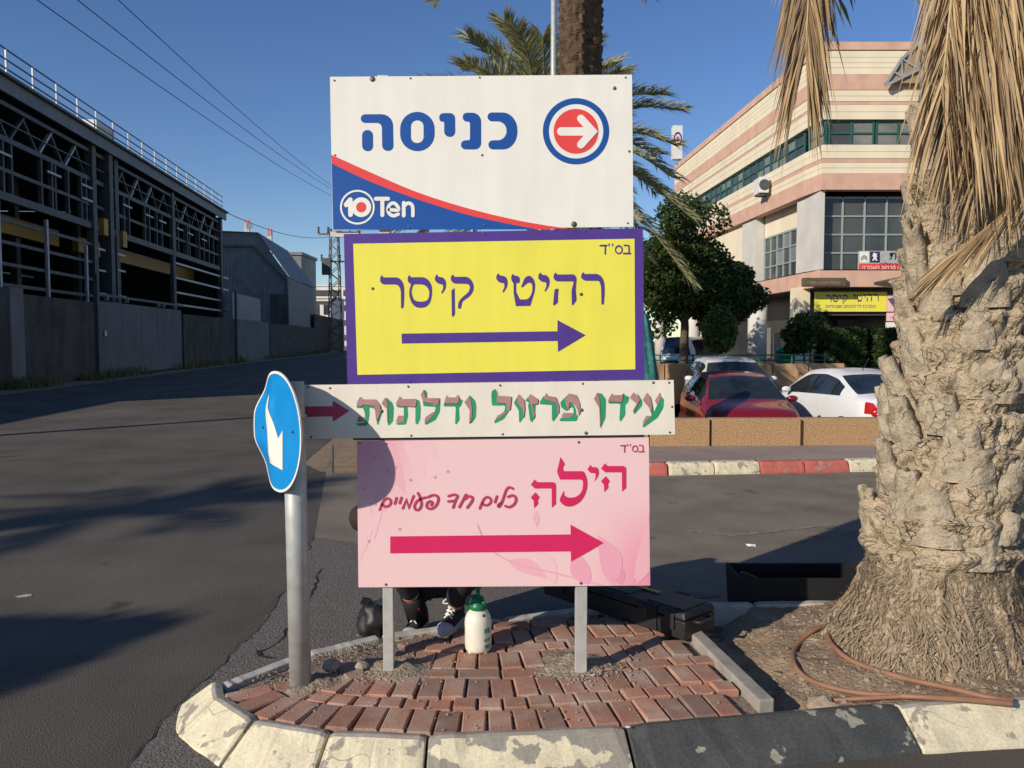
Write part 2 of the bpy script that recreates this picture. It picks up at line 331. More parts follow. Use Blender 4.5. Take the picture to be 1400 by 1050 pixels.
# ---------------------------------------------------------------- the traffic island
FR = [(-1.30, 3.55), (-1.27, 3.44), (-1.17, 3.33), (-1.05, 3.25), (-.80, 3.165), (-.33, 3.125), (.0, 3.13), (.46, 3.2), (1.1, 3.32), (1.66, 3.40), (2.2, 3.45), (3.4, 3.6), (4.6, 3.74)]
BK = [(-1.30, 3.55), (-1.02, 3.91), (-.68, 4.15), (-.04, 4.40), (.42, 4.58), (.9, 4.66), (2.0, 4.68), (3.4, 4.75), (4.6, 4.8)]
def interp(pl, x):
    for (x0, y0), (x1, y1) in zip(pl, pl[1:]):
        if x0 <= x <= x1: return y0 + (y1 - y0) * (x - x0) / max(1e-6, x1 - x0)
    return pl[0][1] if x < pl[0][0] else pl[-1][1]
ZI = .125
isl = sheet('traffic_island', [p for p in FR if p[0] < 1.06] + [(1.06, 3.31), (1.06, 4.66)] + [p for p in BK if p[0] < 1.06][::-1][:-1], ZI - .03, M['sand'])
ik = empty('island_kerb', (0, 0, 0)); tag(ik, kind='structure')
PROF1 = [(0, -.05), (0, .128), (.036, .136), (.052, .128), (.20, .012), (.21, -.05)]
cuts = [((-1.335, 3.60), (-1.272, 3.455), 'kerb_white'), ((-1.272, 3.455), (-1.06, 3.252), 'kerb_white'), ((-1.06, 3.252), (-.73, 3.15), 'kerb_white'),
        ((-.73, 3.15), (-.337, 3.122), 'kerb_white'), ((-.337, 3.122), (.46, 3.195), 'kerb_peeled'), ((.46, 3.195), (1.66, 3.395), 'kerb_black'), ((1.66, 3.395), (2.9, 3.53), 'kerb_white'), ((2.9, 3.53), (4.6, 3.74), 'kerb_black')]
def nr(a, c): d = Vector((c[0]-a[0], c[1]-a[1], 0)).normalized(); return Vector((d.y, -d.x, 0))
for k, (a, c, m) in enumerate(cuts):
    n_ = nr(a, c); pv = nr(*cuts[k-1][:2]) if k else Vector((-.72, .69, 0)); nx_ = nr(*cuts[k+1][:2]) if k < len(cuts)-1 else n_
    kerb_stone(a, c, M[m], ik, PROF1, gap=.006, top=(1, 2) if m != 'kerb_black' else None, n0=(n_+pv)/2/max(.5, ((n_+pv)/2).length**2), n1=(n_+nx_)/2/max(.5, ((n_+nx_)/2).length**2))
PROFB = [(0, -.05), (0, .128), (-.05, .132), (-.065, .12), (-.08, -.05)]
PROFB = PROFB[::-1]
for a, c in zip(BK, BK[1:]):
    L = math.hypot(c[0]-a[0], c[1]-a[1]); n = max(1, round(L / .6))
    for k in range(n):
        p = (a[0]+(c[0]-a[0])*k/n, a[1]+(c[1]-a[1])*k/n); q = (a[0]+(c[0]-a[0])*(k+1)/n, a[1]+(c[1]-a[1])*(k+1)/n)
        kerb_stone(p, q, M['concrete_pale'], ik, PROFB, gap=.004)
# divider beam between pavers and soil
b = MB(); a0, a1 = Vector((.965, 4.28, .075)), Vector((1.10, 3.37, .075))
b.beam(a0, a1, .075, .15); o = b.build('edging_beam', M['concrete'], ik, bevel=.008)
# pavers laid in courses that follow the front kerb
def paver_mesh(w_, l_):
    h = .06; r = .006; vs = []
    for (dx, z) in ((0, -h), (0, -r), (r, 0)):
        vs += [(-w_/2+dx, -l_/2+dx, z), (w_/2-dx, -l_/2+dx, z), (w_/2-dx, l_/2-dx, z), (-w_/2+dx, l_/2-dx, z)]
    fs = [(8, 9, 10, 11)]
    for k in (0, 4):
        for i in range(4): j = (i+1) % 4; fs.append((k+i, k+j, k+4+j, k+4+i))
    b = MB(); b.add(vs, fs); return b
PM = {}
for w_, l_ in ((.098, .198), (.198, .098), (.098, .098)):
    for m in ('brick', 'brick_grey'): PM[(w_, l_, m)] = paver_mesh(w_, l_).mesh('paver', M[m])
# arclength table of front edge
acc = [0]
for a, c in zip(FR, FR[1:]): acc.append(acc[-1] + math.hypot(c[0]-a[0], c[1]-a[1]))
def along(s):
    for i in range(len(FR)-1):
        if acc[i] <= s <= acc[i+1]:
            t = (s-acc[i])/(acc[i+1]-acc[i]); a, c = FR[i], FR[i+1]
            d = Vector((c[0]-a[0], c[1]-a[1], 0)).normalized()
            # blend direction towards the neighbours
            if t > .5 and i+2 < len(FR): e = FR[i+2]; d2 = Vector((e[0]-c[0], e[1]-c[1], 0)).normalized(); d = d.lerp(d2, t-.5).normalized()
            if t < .5 and i > 0: e = FR[i-1]; d2 = Vector((a[0]-e[0], a[1]-e[1], 0)).normalized(); d = d.lerp(d2, .5-t).normalized()
            return Vector((a[0]+(c[0]-a[0])*t, a[1]+(c[1]-a[1])*t, 0)), d
    return None, None
def inside(x, y):
    if x > .985 - (y - 3.37) * .148 + .06: return False
    return interp(FR, x) - .004 < y < interp(BK, x) - .005 and x > -1.27
placed = []
rows = [(0.006, .2, 0), (.212, .1, 1), (.318, .2, 0), (.524, .1, 1), (.63, .2, 0), (.836, .1, 1), (.942, .2, 0), (1.148, .1, 2), (1.254, .2, 0), (1.46, .2, 0)]
for ri, (t0, dep, kind_) in enumerate(rows):
    s = .03 + random.random() * .05; last = None
    while s < acc[-1]:
        wd = .1 if kind_ == 0 else (.2 if (kind_ == 2 or random.random() < .55 and ri > 1) else .1)
        p, d = along(s + wd / 2)
        while p is not None and last is not None and ((p + Vector((-d.y, d.x, 0)) * (t0 + dep / 2)) - last[0]).length < (wd + last[1]) / 2 + random.uniform(.005, .009):
            s += .003; p, d = along(s + wd / 2)
        if p is None: break
        n = Vector((-d.y, d.x, 0)); c = p + n * (t0 + dep / 2)
        last = (c, wd)
        ok = all(inside(c.x + d.x*a + n.x*e, c.y + d.y*a + n.y*e) for a in (-wd/2+.02, wd/2-.02) for e in (-dep/2+.02, dep/2-.02))
        ok = ok and all((c - q).length > min(dep, wd) * .5 + min(e) * .38 for q, e in placed)
        if ok:
            placed.append((c, (wd, dep)))
            m = 'brick_grey' if random.random() < .14 else 'brick'
            o = link('paver', PM[(.198 if wd == .2 else .098, .198 if dep == .2 else .098, m)], None, isl)
            o.location = (c.x + random.uniform(-.002, .002), c.y + random.uniform(-.002, .002), ZI + random.uniform(-.006, .007))
            o.rotation_euler = (random.uniform(-.018, .018), random.uniform(-.018, .018), math.atan2(d.y, d.x) + random.uniform(-.025, .025))
        s += wd * .6
# soil bed round the palm, sunken beside the beam
def soil_z(x, y):
    r = math.hypot(x - 2.3, y - 4.12)
    z = .025 + .10 * max(0, min(1, (1.35 - r) / .8)) + .03 * noise.noise(Vector((x*4, y*4, 0))) + .016 * noise.noise(Vector((x*17, y*17, 3))) + .008 * noise.noise(Vector((x*50, y*50, 3)))
    e = min(y - interp(FR, x), interp(BK, x) - y); z += .03 * max(0, 1 - e / .25) * (x > 1.4)
    z -= .05 * max(0, 1 - abs(x - 1.2) / .22)
    return z
b = MB(); NX, NY = 150, 70; vs = []
for i in range(NX + 1):
    x = .98 + (4.4 - .98) * i / NX; y0, y1 = interp(FR, x) - .03, interp(BK, x) + .03
    for j in range(NY + 1):
        y = y0 + (y1 - y0) * j / NY; vs.append((x, y, soil_z(x, y)))
b.add(vs, [(i*(NY+1)+j, (i+1)*(NY+1)+j, (i+1)*(NY+1)+j+1, i*(NY+1)+j+1) for i in range(NX) for j in range(NY)], smooth=True)
tag(b.build('soil_bed', M['soil']), kind='structure')
# gravel and crumbs scattered over the island
def crumb(b, p, s):
    vs = []
    for dx, dy, dz in ((-1,-1,-1),(1,-1,-1),(1,1,-1),(-1,1,-1),(-.7,-.7,1),(.7,-.7,1),(.7,.7,1),(-.7,.7,1)):
        vs.append((p[0]+dx*s*random.uniform(.6,1.1), p[1]+dy*s*random.uniform(.6,1.1), p[2]+dz*s*random.uniform(.35,.8)))
    b.add(vs, [(4,5,6,7),(0,1,5,4),(1,2,6,5),(2,3,7,6),(3,0,4,7)])
b = MB(); 
for k in range(1500):
    x = random.uniform(1.0, 3.4); y = random.uniform(interp(FR, x)+.02, interp(BK, x)-.02)
    crumb(b, (x, y, soil_z(x, y)), random.choice((.002, .003, .004, .005, .008, .012)) )
for k in range(1500):
    x = random.uniform(-1.2, .95); y0, y1 = interp(FR, x), interp(BK, x)
    y = y1 - abs(random.gauss(0, .12)) if random.random() < .6 else random.uniform(y0, y1)
    if inside(x, y): crumb(b, (x, y, ZI + .002), random.choice((.001, .0015, .002, .003, .005)))
for cx, cy in ((-.60, 3.74), (.36, 3.74)):
    for k in range(500):
        a, r_ = random.uniform(0, 6.28), abs(random.gauss(0, .13)); crumb(b, (cx + r_*math.cos(a)*1.2, cy + r_*math.sin(a), ZI + .016*max(0, 1-r_/.2)), random.choice((.002, .003, .004, .006)))
tag(b.build('gravel', M['stone']), 'loose gravel and crumbs scattered over the traffic island', 'gravel', kind='stuff')
def mound(loc, rx, ry, h, label, seed):
    b = MB(); n, k = 36, 12; vs = [(loc[0], loc[1], ZI + h)]
    for i in range(1, k + 1):
        for j in range(n):
            t = 2*math.pi*j/n; q = i/k; edge = 1 + .45*noise.noise(Vector((math.cos(t)*1.5, math.sin(t)*1.5, seed))) + .25*noise.noise(Vector((math.cos(t)*5, math.sin(t)*5, seed)))
            x = loc[0] + rx*q*edge*math.cos(t); y = loc[1] + ry*q*edge*math.sin(t)
            z = ZI - .004 + h*(1-q)**1.3*(1.2+.9*noise.noise(Vector((x*14, y*14, seed)))) + .010*noise.noise(Vector((x*24, y*24, seed))) + .006*noise.noise(Vector((x*70, y*70, seed))) - .012*q**4
            vs.append((x, y, z))
    fs = [(0, 1+j, 1+(j+1) % n) for j in range(n)]
    for i in range(k-1):
        for j in range(n): fs.append((1+i*n+j, 1+(i+1)*n+j, 1+(i+1)*n+(j+1) % n, 1+i*n+(j+1) % n))
    b.add(vs, fs, smooth=True); return tag(b.build('cement_mound', M['cement']), label, 'mound', 'cement round the sign posts')
mound((-.57, 3.76), .26, .18, .036, 'crumbly cement spill round the foot of the left sign post', 1.3)
mound((.31, 3.80), .25, .20, .042, 'crumbly cement spill round the foot of the right sign post', 5.1)
mound((-.93, 3.60), .16, .12, .028, 'small cement spill round the foot of the round steel pole', 8.4)
for p, s, lab in (((-.86, 3.72, ZI+.03), .045, 'broken concrete lump beside the round steel pole'), ((1.40, 3.50, .06), .07, 'pale rounded stone half buried beside the hose loop'), ((-.72, 3.74, ZI+.02), .035, 'flat concrete chip between pole and left sign post')):
    b = MB(); vs, fs = [], []
    n, k = 10, 6
    for i in range(k+1):
        ph = math.pi*i/k
        for j in range(n):
            t = 2*math.pi*j/n; d = Vector((math.sin(ph)*math.cos(t), math.sin(ph)*math.sin(t), math.cos(ph)*.6)); q = 1 + .35*noise.noise(d*2 + Vector(p)*7)
            vs.append(Vector(p) + d*s*q)
    for i in range(k):
        for j in range(n): fs.append((i*n+j, (i+1)*n+j, (i+1)*n+(j+1) % n, i*n+(j+1) % n))
    b.add(vs, fs); tag(b.build('stone', M['stone']), lab, 'stone')
# ---------------------------------------------------------------- the sign stack
YS = 3.68
def rpoly(pts, n=5):                                  # polygon with rounded corners: (x, y[, radius])
    out = []; k = len(pts)
    for i in range(k):
        v = Vector(pts[i][:2]); r = pts[i][2] if len(pts[i]) > 2 else 0
        if r <= 0: out.append(v); continue
        a = Vector(pts[i-1][:2]) - v; c = Vector(pts[(i+1) % k][:2]) - v
        ta = min(r, a.length*.5); tc = min(r, c.length*.5)
        p, q = v + a.normalized()*ta, v + c.normalized()*tc
        for j in range(n + 1):
            t = j/n; h = .56
            c1, c2 = p.lerp(v, h), q.lerp(v, h)
            out.append(p*(1-t)**3 + c1*3*t*(1-t)**2 + c2*3*t*t*(1-t) + q*t**3)
    return out
def circ(cx, cy, rx, ry=None, n=40):
    ry = ry or rx; return [Vector((cx + rx*math.cos(2*math.pi*i/n), cy + ry*math.sin(2*math.pi*i/n))) for i in range(n)]
def smooth_line(pts, k=6):
    P = [Vector(p) for p in pts]
    if len(P) < 3: return P
    out = []
    for i in range(len(P)-1):
        a, b, c, d = P[max(i-1, 0)], P[i], P[i+1], P[min(i+2, len(P)-1)]
        for j in range(k):
            t = j/k; out.append(.5*((2*b) + (c-a)*t + (2*a-5*b+4*c-d)*t*t + (3*b-a-3*c+d)*t**3))
    return out + [P[-1]]
def stroke(pts, wd, sm=True, caps=True):              # round-ended ribbon as one outline
    P = smooth_line(pts) if sm else [Vector(p) for p in pts]
    L, Rr = [], []; k = len(P); h = wd/2
    for i in range(k):
        d0 = (P[i]-P[i-1]).normalized() if i else None; d1 = (P[i+1]-P[i]).normalized() if i < k-1 else None
        d = (d0 or d1) if not (d0 and d1) else (d0+d1).normalized()
        m = 1.0 if not (d0 and d1) else min(1.6, 1/max(.35, d.dot(d1)))
        n = Vector((-d.y, d.x)); L.append(P[i]+n*h*m); Rr.append(P[i]-n*h*m)
    def cap(p, d):
        n = Vector((-d.y, d.x)); return [p + n*h*math.cos(t) + d*h*math.sin(t) for t in [math.pi*j/6 for j in range(1, 6)]]
    de = (P[-1]-P[-2]).normalized(); ds = (P[0]-P[1]).normalized()
    return ('ribbon', L, Rr, (cap(P[-1], de), cap(P[0], ds)) if caps else None)
def flatmesh(name, loops, tf):                        # loops: [outer, hole, ...] or ribbon -> mesh through tf(x, y)
    me = bpy.data.meshes.new(name)
    if loops[0] == 'ribbon':
        _, L, Rr, caps = loops; k = len(L); vs = [p for pr in zip(L, Rr) for p in pr]; fs = [(2*i, 2*i+1, 2*i+3, 2*i+2) for i in range(k-1)]
        if caps:
            n = len(vs); vs += caps[0]; fs.append((2*k-2, *range(n, n+len(caps[0])), 2*k-1)[::-1])
            n = len(vs); vs += caps[1]; fs.append((1, *range(n, n+len(caps[1])), 0)[::-1])
    else:
        loops = [[Vector((p[0], p[1])) for p in l] for l in loops]
        fs = tessellate_polygon([[Vector((p.x, p.y, 0)) for p in l] for l in loops]); vs = [p for l in loops for p in l]
    V = [tf(p[0], p[1]) for p in vs]; F_ = []
    for f in fs:
        a, b, c = V[f[0]], V[f[1]], V[f[2]]
        nn = (b-a).cross(c-a)
        F_.append(tuple(f) if nn.y < 0 else tuple(f)[::-1])
    me.from_pydata([tuple(p) for p in V], [], F_); me.update(); return me
class Print:                                          # lettering printed on a board: crop coords -> board plane
    def __init__(s, x0, y0, sc_, Y): s.x0, s.y0, s.s, s.Y = x0, y0, sc_, Y; s.k = 0
    def tf(s, lift):
        return lambda x, y: at(s.x0 + x*s.s, s.y0 + y*s.s, s.Y - lift)
    def __call__(s, name, loops, m, parent, layer=1):
        s.k += 1
        return link(name, flatmesh(name, loops, s.tf(.0012*layer + .00004*(s.k % 12))), m, parent)
def board(name, corners, m, parent, Y, th=.006, back=None):
    P = [at(u, v, Y) for u, v in corners]; vs = P + [p + Vector((0, th, 0)) for p in P]
    b = MB(); b.add(vs, [(0,3,2,1),(4,5,6,7),(0,1,5,4),(1,2,6,5),(2,3,7,6),(3,0,4,7)]); return b.build(name, m, parent)
def screw(u, v, Y, parent, m, r=.006, name='screw'):
    p = at(u, v, Y); b = MB(); prof = [(r, 0), (r, .003), (r*.5, .005)]; n = 10; vs = []
    for rr, z in prof:
        for j in range(n): t = 2*math.pi*j/n; vs.append((p.x + rr*math.cos(t), p.y - z, p.z + rr*math.sin(t)))
    fs = [(i*n+j, i*n+(j+1) % n, (i+1)*n+(j+1) % n, (i+1)*n+j) for i in range(2) for j in range(n)] + [tuple(range(2*n, 3*n))]
    b.add(vs, fs, smooth=True); return b.build(name, m, parent)
M['s_white'] = smudged('white_sign_enamel', (.83, .80, .72), .95, .35, 5)
M['s_blue'] = mat('sign_blue', (.012, .085, .35), (.010, .075, .31), scale=5, rough=.38, c3=(.05, .15, .42), s3=30, t3=(.68, .76))
M['s_red'] = smudged('sign_red', (.78, .065, .06), .95, .38)
M['s_yellow'] = smudged('sign_yellow', (.83, .755, .09), .95, .4, 5)
M['s_purple'] = smudged('sign_purple', (.085, .040, .26), .9, .4)
M['s_cream'] = smudged('cream_sign_board', (.80, .74, .62), .94, .4, 6)
M['s_green'] = mat('letter_green', (.03, .33, .15), (.025, .27, .13), scale=12, rough=.5)
M['s_mauve'] = mat('letter_faded', (.44, .235, .225), (.37, .19, .19), scale=14, rough=.6)
M['s_magenta'] = smudged('sign_magenta', (.66, .022, .115), .93, .4)
M['s_magenta2'] = smudged('sign_script_red', (.50, .045, .12), .93, .4)
M['bolt'] = mat('dull_bolt', (.22, .21, .19), (.12, .10, .08), scale=200, rough=.5, metal=.6)
M['edge_dark'] = plain('sign_back_frame', (.05, .045, .045), .6)
# two square posts
for u, nm, lab in ((531, 'sign_post', 'square aluminium post under the left side of the sign stack'), (794.5, 'sign_post', 'square aluminium post under the right side of the sign stack')):
    p = at(u, 803, YS + .03); b = MB(); hw = .0245 if u < 600 else .0275
    b.box((p.x - hw, YS + .009, ZI - .02), (p.x + hw, YS + .009 + hw*2, 2.90)); 
    tag(b.build(nm, M['alu'], bevel=.003), lab, 'post', 'posts of the sign stack')
# --- 1 entrance sign
Y1 = YS - .004
s1 = empty('entrance_sign', at(660, 315, YS), 'white entrance sign with blue Hebrew word, round red arrow and Ten logo, topmost of stack', 'sign')
C1 = [(451, 105), (864, 102), (866, 310), (455, 315)]
board('panel', C1, M['s_white'], s1, Y1, .012)
A = Print(480, 140, 240/1400, Y1); B = Print(450, 200, .15, Y1); C = Print(440, 90, 450/1400, Y1)
for loops in ([rpoly([(77,95,34),(332,93,90),(338,386,42),(248,386,42),(245,163,40),(77,163,34)])], [rpoly([(87,220,42),(173,220,42),(175,388,42),(88,388,42)])],
    [rpoly([(391,75,137),(665,75,137),(665,388,137),(391,388,137)], 8), rpoly([(476,142,50),(578,142,50),(578,324,50),(476,324,50)])],
    [rpoly([(703,85,34),(828,85,40),(830,274,42),(743,274,42),(742,153,10),(703,153,30)])],
    [rpoly([(890,82,34),(1036,82,70),(1036,374,50),(876,374,36),(876,302,36),(948,302,15),(948,152,20),(890,152,34)])],
    [rpoly([(1088,80,36),(1325,80,140),(1325,374,140),(1095,374,36),(1095,302,36),(1240,302,75),(1240,150,75),(1088,150,36)], 8)]):
    A('letter', loops, M['s_blue'], s1)
top = smooth_line([(40,378),(200,450),(400,535),(600,600),(800,650),(950,678),(1045,691)]); bot = smooth_line([(42,415),(200,490),(400,565),(600,628),(760,665),(910,694)])
C('red_stripe', [top + [Vector((1046, 692)), Vector((911, 695))] + bot[::-1]], M['s_red'], s1)
C('blue_field', [[p + Vector((0, .3)) for p in bot] + [Vector((910, 696)), Vector((48, 696.5))]], M['s_blue'], s1)
lg = C('round_arrow', [circ(1081, 278, 141, n=64), circ(1081, 278, 116, n=64)], M['s_blue'], s1)
C('red_disc', [circ(1081, 278, 95, n=56)], M['s_red'], lg)
C('arrow', stroke([(1018, 279), (1150, 279)], 36, False), M['s_white'], lg, 2)
C('arrow_head', stroke([(1102, 224), (1152, 279), (1102, 335)], 33, False), M['s_white'], lg, 3)
tl = B('ten_logo', [circ(257, 555, 158, n=56), circ(257, 555, 141, n=56)], M['s_white'], s1, 2)
B('numeral', [rpoly([(130,528,12),(180,468,10),(213,465,20),(218,640,22),(175,648,22),(172,545,8),(150,562,12)])], M['s_white'], tl, 2)
B('numeral', [circ(293, 555, 90), circ(293, 555, 47)], M['s_white'], tl, 2.4)
B('red_dot', [circ(293, 553, 46)], M['s_red'], tl, 2)
B('letter', [rpoly([(408,460,18),(555,460,18),(555,496,18),(503,496,6),(503,645,18),(467,645,18),(467,496,6),(408,496,18)])], M['s_white'], tl, 2)
B('letter', stroke([(548,578),(628,580),(622,545),(588,517),(552,532),(536,575),(550,615),(588,633),(630,618)], 31), M['s_white'], tl, 2.2)
B('letter', stroke([(680,515),(680,632)], 34, False), M['s_white'], tl, 2)
B('letter', stroke([(684,545),(715,519),(748,528),(762,560),(763,632)], 32), M['s_white'], tl, 2.6)
for u, v, r in ((509, 108, .012), (784.5, 306.5, .013), (840, 120.5, .008), (561, 107, .004), (655.5, 106, .004), (855, 106, .004), (457, 110, .004), (458, 212, .004), (659, 212, .005), (860, 207, .005), (662, 308, .005), (559, 311, .005), (858, 305, .004)): screw(u, v, Y1, s1, M['bolt'], r)
# --- 2 yellow sign
Y2 = YS - .003
s2 = empty('furniture_sign', at(678, 525, YS), 'yellow sign with purple border, Hebrew lettering and long purple arrow, below the white entrance sign', 'sign')
board('panel', [(470, 320), (879, 312), (881.5, 519), (475, 525)], M['s_purple'], s2, Y2, .02)
Cc = Print(510, 360, 150/1400, Y2); D = Print(670, 325, 200/1400, Y2); E2 = Print(440, 300, 500/1400, Y2)
E2('yellow_field', [[(120,93),(1197,74),(1200,574),(136,595)]], M['s_yellow'], s2, 1)
YOD = [(80,338,4),(95,362,6),(145,365,25),(170,410,25),(165,470,25),(128,525,5),(117,520,3),(138,470,10),(135,435,10),(90,430,15),(57,395,15),(62,360,8)]
W_KISAR = [[[(110,148,5),(132,180,10),(330,178,40),(395,260,60),(398,420,20),(390,560,10),(365,582,6),(357,560,5),(355,340,40),(320,270,40),(120,270,25),(88,230,20),(92,175,10)]],
    [[(462,148,6),(485,178,8),(660,175,40),(745,250,60),(758,390,80),(720,540,70),(605,580,70),(500,540,70),(450,380,70),(485,270,8),(440,230,20),(445,172,10)], [(520,268,12),(650,268,40),(718,330,50),(718,420,60),(690,480,40),(605,493,50),(520,475,40),(488,380,50),(495,320,30)]],
    [[(812,138,5),(835,172,8),(895,178,25),(935,235,30),(925,330,30),(880,388,6),(868,375,4),(895,320,15),(890,270,15),(835,262,20),(785,215,20),(795,165,10)]],
    [[(1018,140,5),(1040,172,8),(1215,170,40),(1285,250,60),(1283,350,40),(1235,420,30),(1140,485,20),(1120,578,4),(1085,578,4),(1085,500,30),(1130,440,20),(1215,370,20),(1245,300,40),(1210,262,25),(1030,258,20),(990,215,20),(995,165,10)]],
    [[(1000,345,10),(1040,315,4),(1045,650,10),(1018,685,5),(1005,670,4)]]]
W_RAHITEI = [[YOD], [[(215,343,4),(232,362,6),(270,365,15),(288,395,15),(280,432,5),(250,435,3),(250,520,15),(285,590,5),(360,590,20),(405,530,40),(405,440,30),(370,425,20),(305,478,4),(297,470,3),(330,385,20),(375,355,25),(425,400,40),(435,490,50),(385,652,5),(247,655,4),(225,530,20),(225,440,5),(200,400,15),(205,365,8)]],
    [[(x+402, y-8, r) for x, y, r in YOD]],
    [[(625,330,4),(645,352,6),(805,350,15),(830,385,20),(825,430,10),(820,500,15),(828,600,15),(790,650,4),(782,640,3),(780,500,20),(800,425,5),(790,418,3),(630,418,20),(604,385,15),(612,350,8)]],
    [[(618,492,8),(655,487,3),(650,560,10),(650,620,8),(610,652,3),(603,640,2),(610,560,5)]],
    [[(890,326,4),(905,347,6),(1040,345,30),(1090,400,40),(1098,500,30),(1090,630,6),(1075,645,4),(1065,630,3),(1063,470,20),(1045,412,20),(900,412,20),(868,380,15),(875,350,8)]]]
for l in W_KISAR: Cc('letter', [rpoly(q) for q in l], M['s_purple'], s2, 2)
for l in W_RAHITEI: D('letter', [rpoly(q) for q in l], M['s_purple'], s2, 2)
def bsd(Pr, x, y, k, m, parent):                      # the small letters in the upper right corner
    q = lambda pts: [(x + a*k, y + b*k) for a, b in pts]
    Pr('letter', stroke(q([(0, 18), (60, 16)]), 17*k, False), m, parent, 2)
    Pr('letter', stroke(q([(47, 20), (45, 98)]), 12*k, False), m, parent, 3)
    Pr('letter', stroke(q([(86, 0), (80, 10), (84, 22)]), 10*k), m, parent, 2)
    Pr('letter', stroke(q([(120, 0), (114, 10), (118, 22)]), 10*k), m, parent, 2)
    Pr('letter', [circ(x+177*k, y+56*k, 38*k, 44*k, 24), circ(x+177*k, y+58*k, 26*k, 28*k, 24)], m, parent, 2)
    Pr('letter', stroke(q([(228, 16), (262, 15), (275, 25), (276, 84)]), 15*k, False), m, parent, 2)
    Pr('letter', stroke(q([(222, 92), (288, 92)]), 15*k, False), m, parent, 3)
bsd(D, 1055, 58, 1.0, M['s_purple'], s2)
E2('arrow', [[(305,437),(902,428),(902,385),(1010,443),(904,507),(903,465),(306,475)]], M['s_purple'], s2, 2)
for u, v, r in ((509.5, 394.5, .007), (794.5, 402.3, .008), (661.5, 319.5, .004), (560, 521.5, .004), (800, 316, .004)): screw(u, v, Y2, s2, M['bolt'], r)
b = MB(); p = at(461, 318, YS + .02); b.box((p.x - .03, YS + .012, p.z - .02), (p.x + .10, YS + .03, p.z + .004)); b.build('back_rail', M['alu'], s2)
# --- 3 white board with green letters
Y3 = YS - .012
s3 = empty('hardware_sign', at(668, 600, YS), 'long cream board with peeling green letters and red arrow, between yellow and pink signs', 'sign')
board('panel', [(415, 526.5), (921, 519.5), (923, 594), (417, 600)], M['s_cream'], s3, Y3, .012)
E = Print(410, 520, 260/1400, Y3); G = Print(660, 515, 270/1400, Y3)
E('arrow', [[(35,193),(240,190),(243,150),(365,225),(243,305),(240,265),(38,270)]], M['s_magenta2'], s3)
LE = [([(460,180),(550,185),(570,150),(600,190),(605,240),(575,330),(565,320),(572,260),(545,205),(510,200),(512,250),(500,320),(490,335),(420,333),(415,318),(478,310),(480,250),(465,203),(420,205),(415,185)],
       [[(445,118),(465,140),(560,140),(590,180),(596,230),(572,285),(562,300),(550,190),(465,178),(445,195),(415,180),(425,150)], [(430,265),(470,268),(475,300),(420,308)]]),
      ([(635,125),(680,165),(690,200),(685,300),(655,335),(645,320),(652,220),(640,180)], [[(628,125),(645,170),(650,300),(642,310),(638,210),(600,170)]]),
      ([(850,135),(880,150),(888,200),(885,280),(865,328),(850,315),(850,195),(790,190),(795,260),(780,325),(715,328),(705,312),(765,305),(765,200),(720,200),(705,180),(760,170)],
       [[(735,115),(755,138),(850,135),(860,155),(850,195),(740,190),(705,170)], [(725,258),(765,262),(765,308),(705,305)]]),
      ([(918,68),(938,90),(935,140),(940,165),(1000,185),(1010,140),(1035,150),(1030,230),(1000,290),(930,328),(915,320),(925,300),(990,240),(1000,195),(910,190),(905,165)],
       [[(912,65),(924,130),(1030,130),(1018,182),(905,155),(890,105)], [(985,230),(995,240),(940,300),(915,305),(925,270)]]),
      ([(1058,168),(1150,175),(1165,130),(1200,145),(1185,190),(1170,200),(1175,290),(1150,328),(1142,315),(1148,200),(1140,192),(1058,192)], [[(1080,108),(1095,125),(1150,125),(1160,103),(1175,125),(1165,170),(1060,170)]]),
      ([(1250,108),(1290,150),(1298,190),(1295,270),(1265,315),(1255,300),(1262,220),(1262,160),(1240,125)], [[(1245,118),(1262,160),(1268,220),(1262,300),(1245,318),(1250,220),(1210,160)]])]
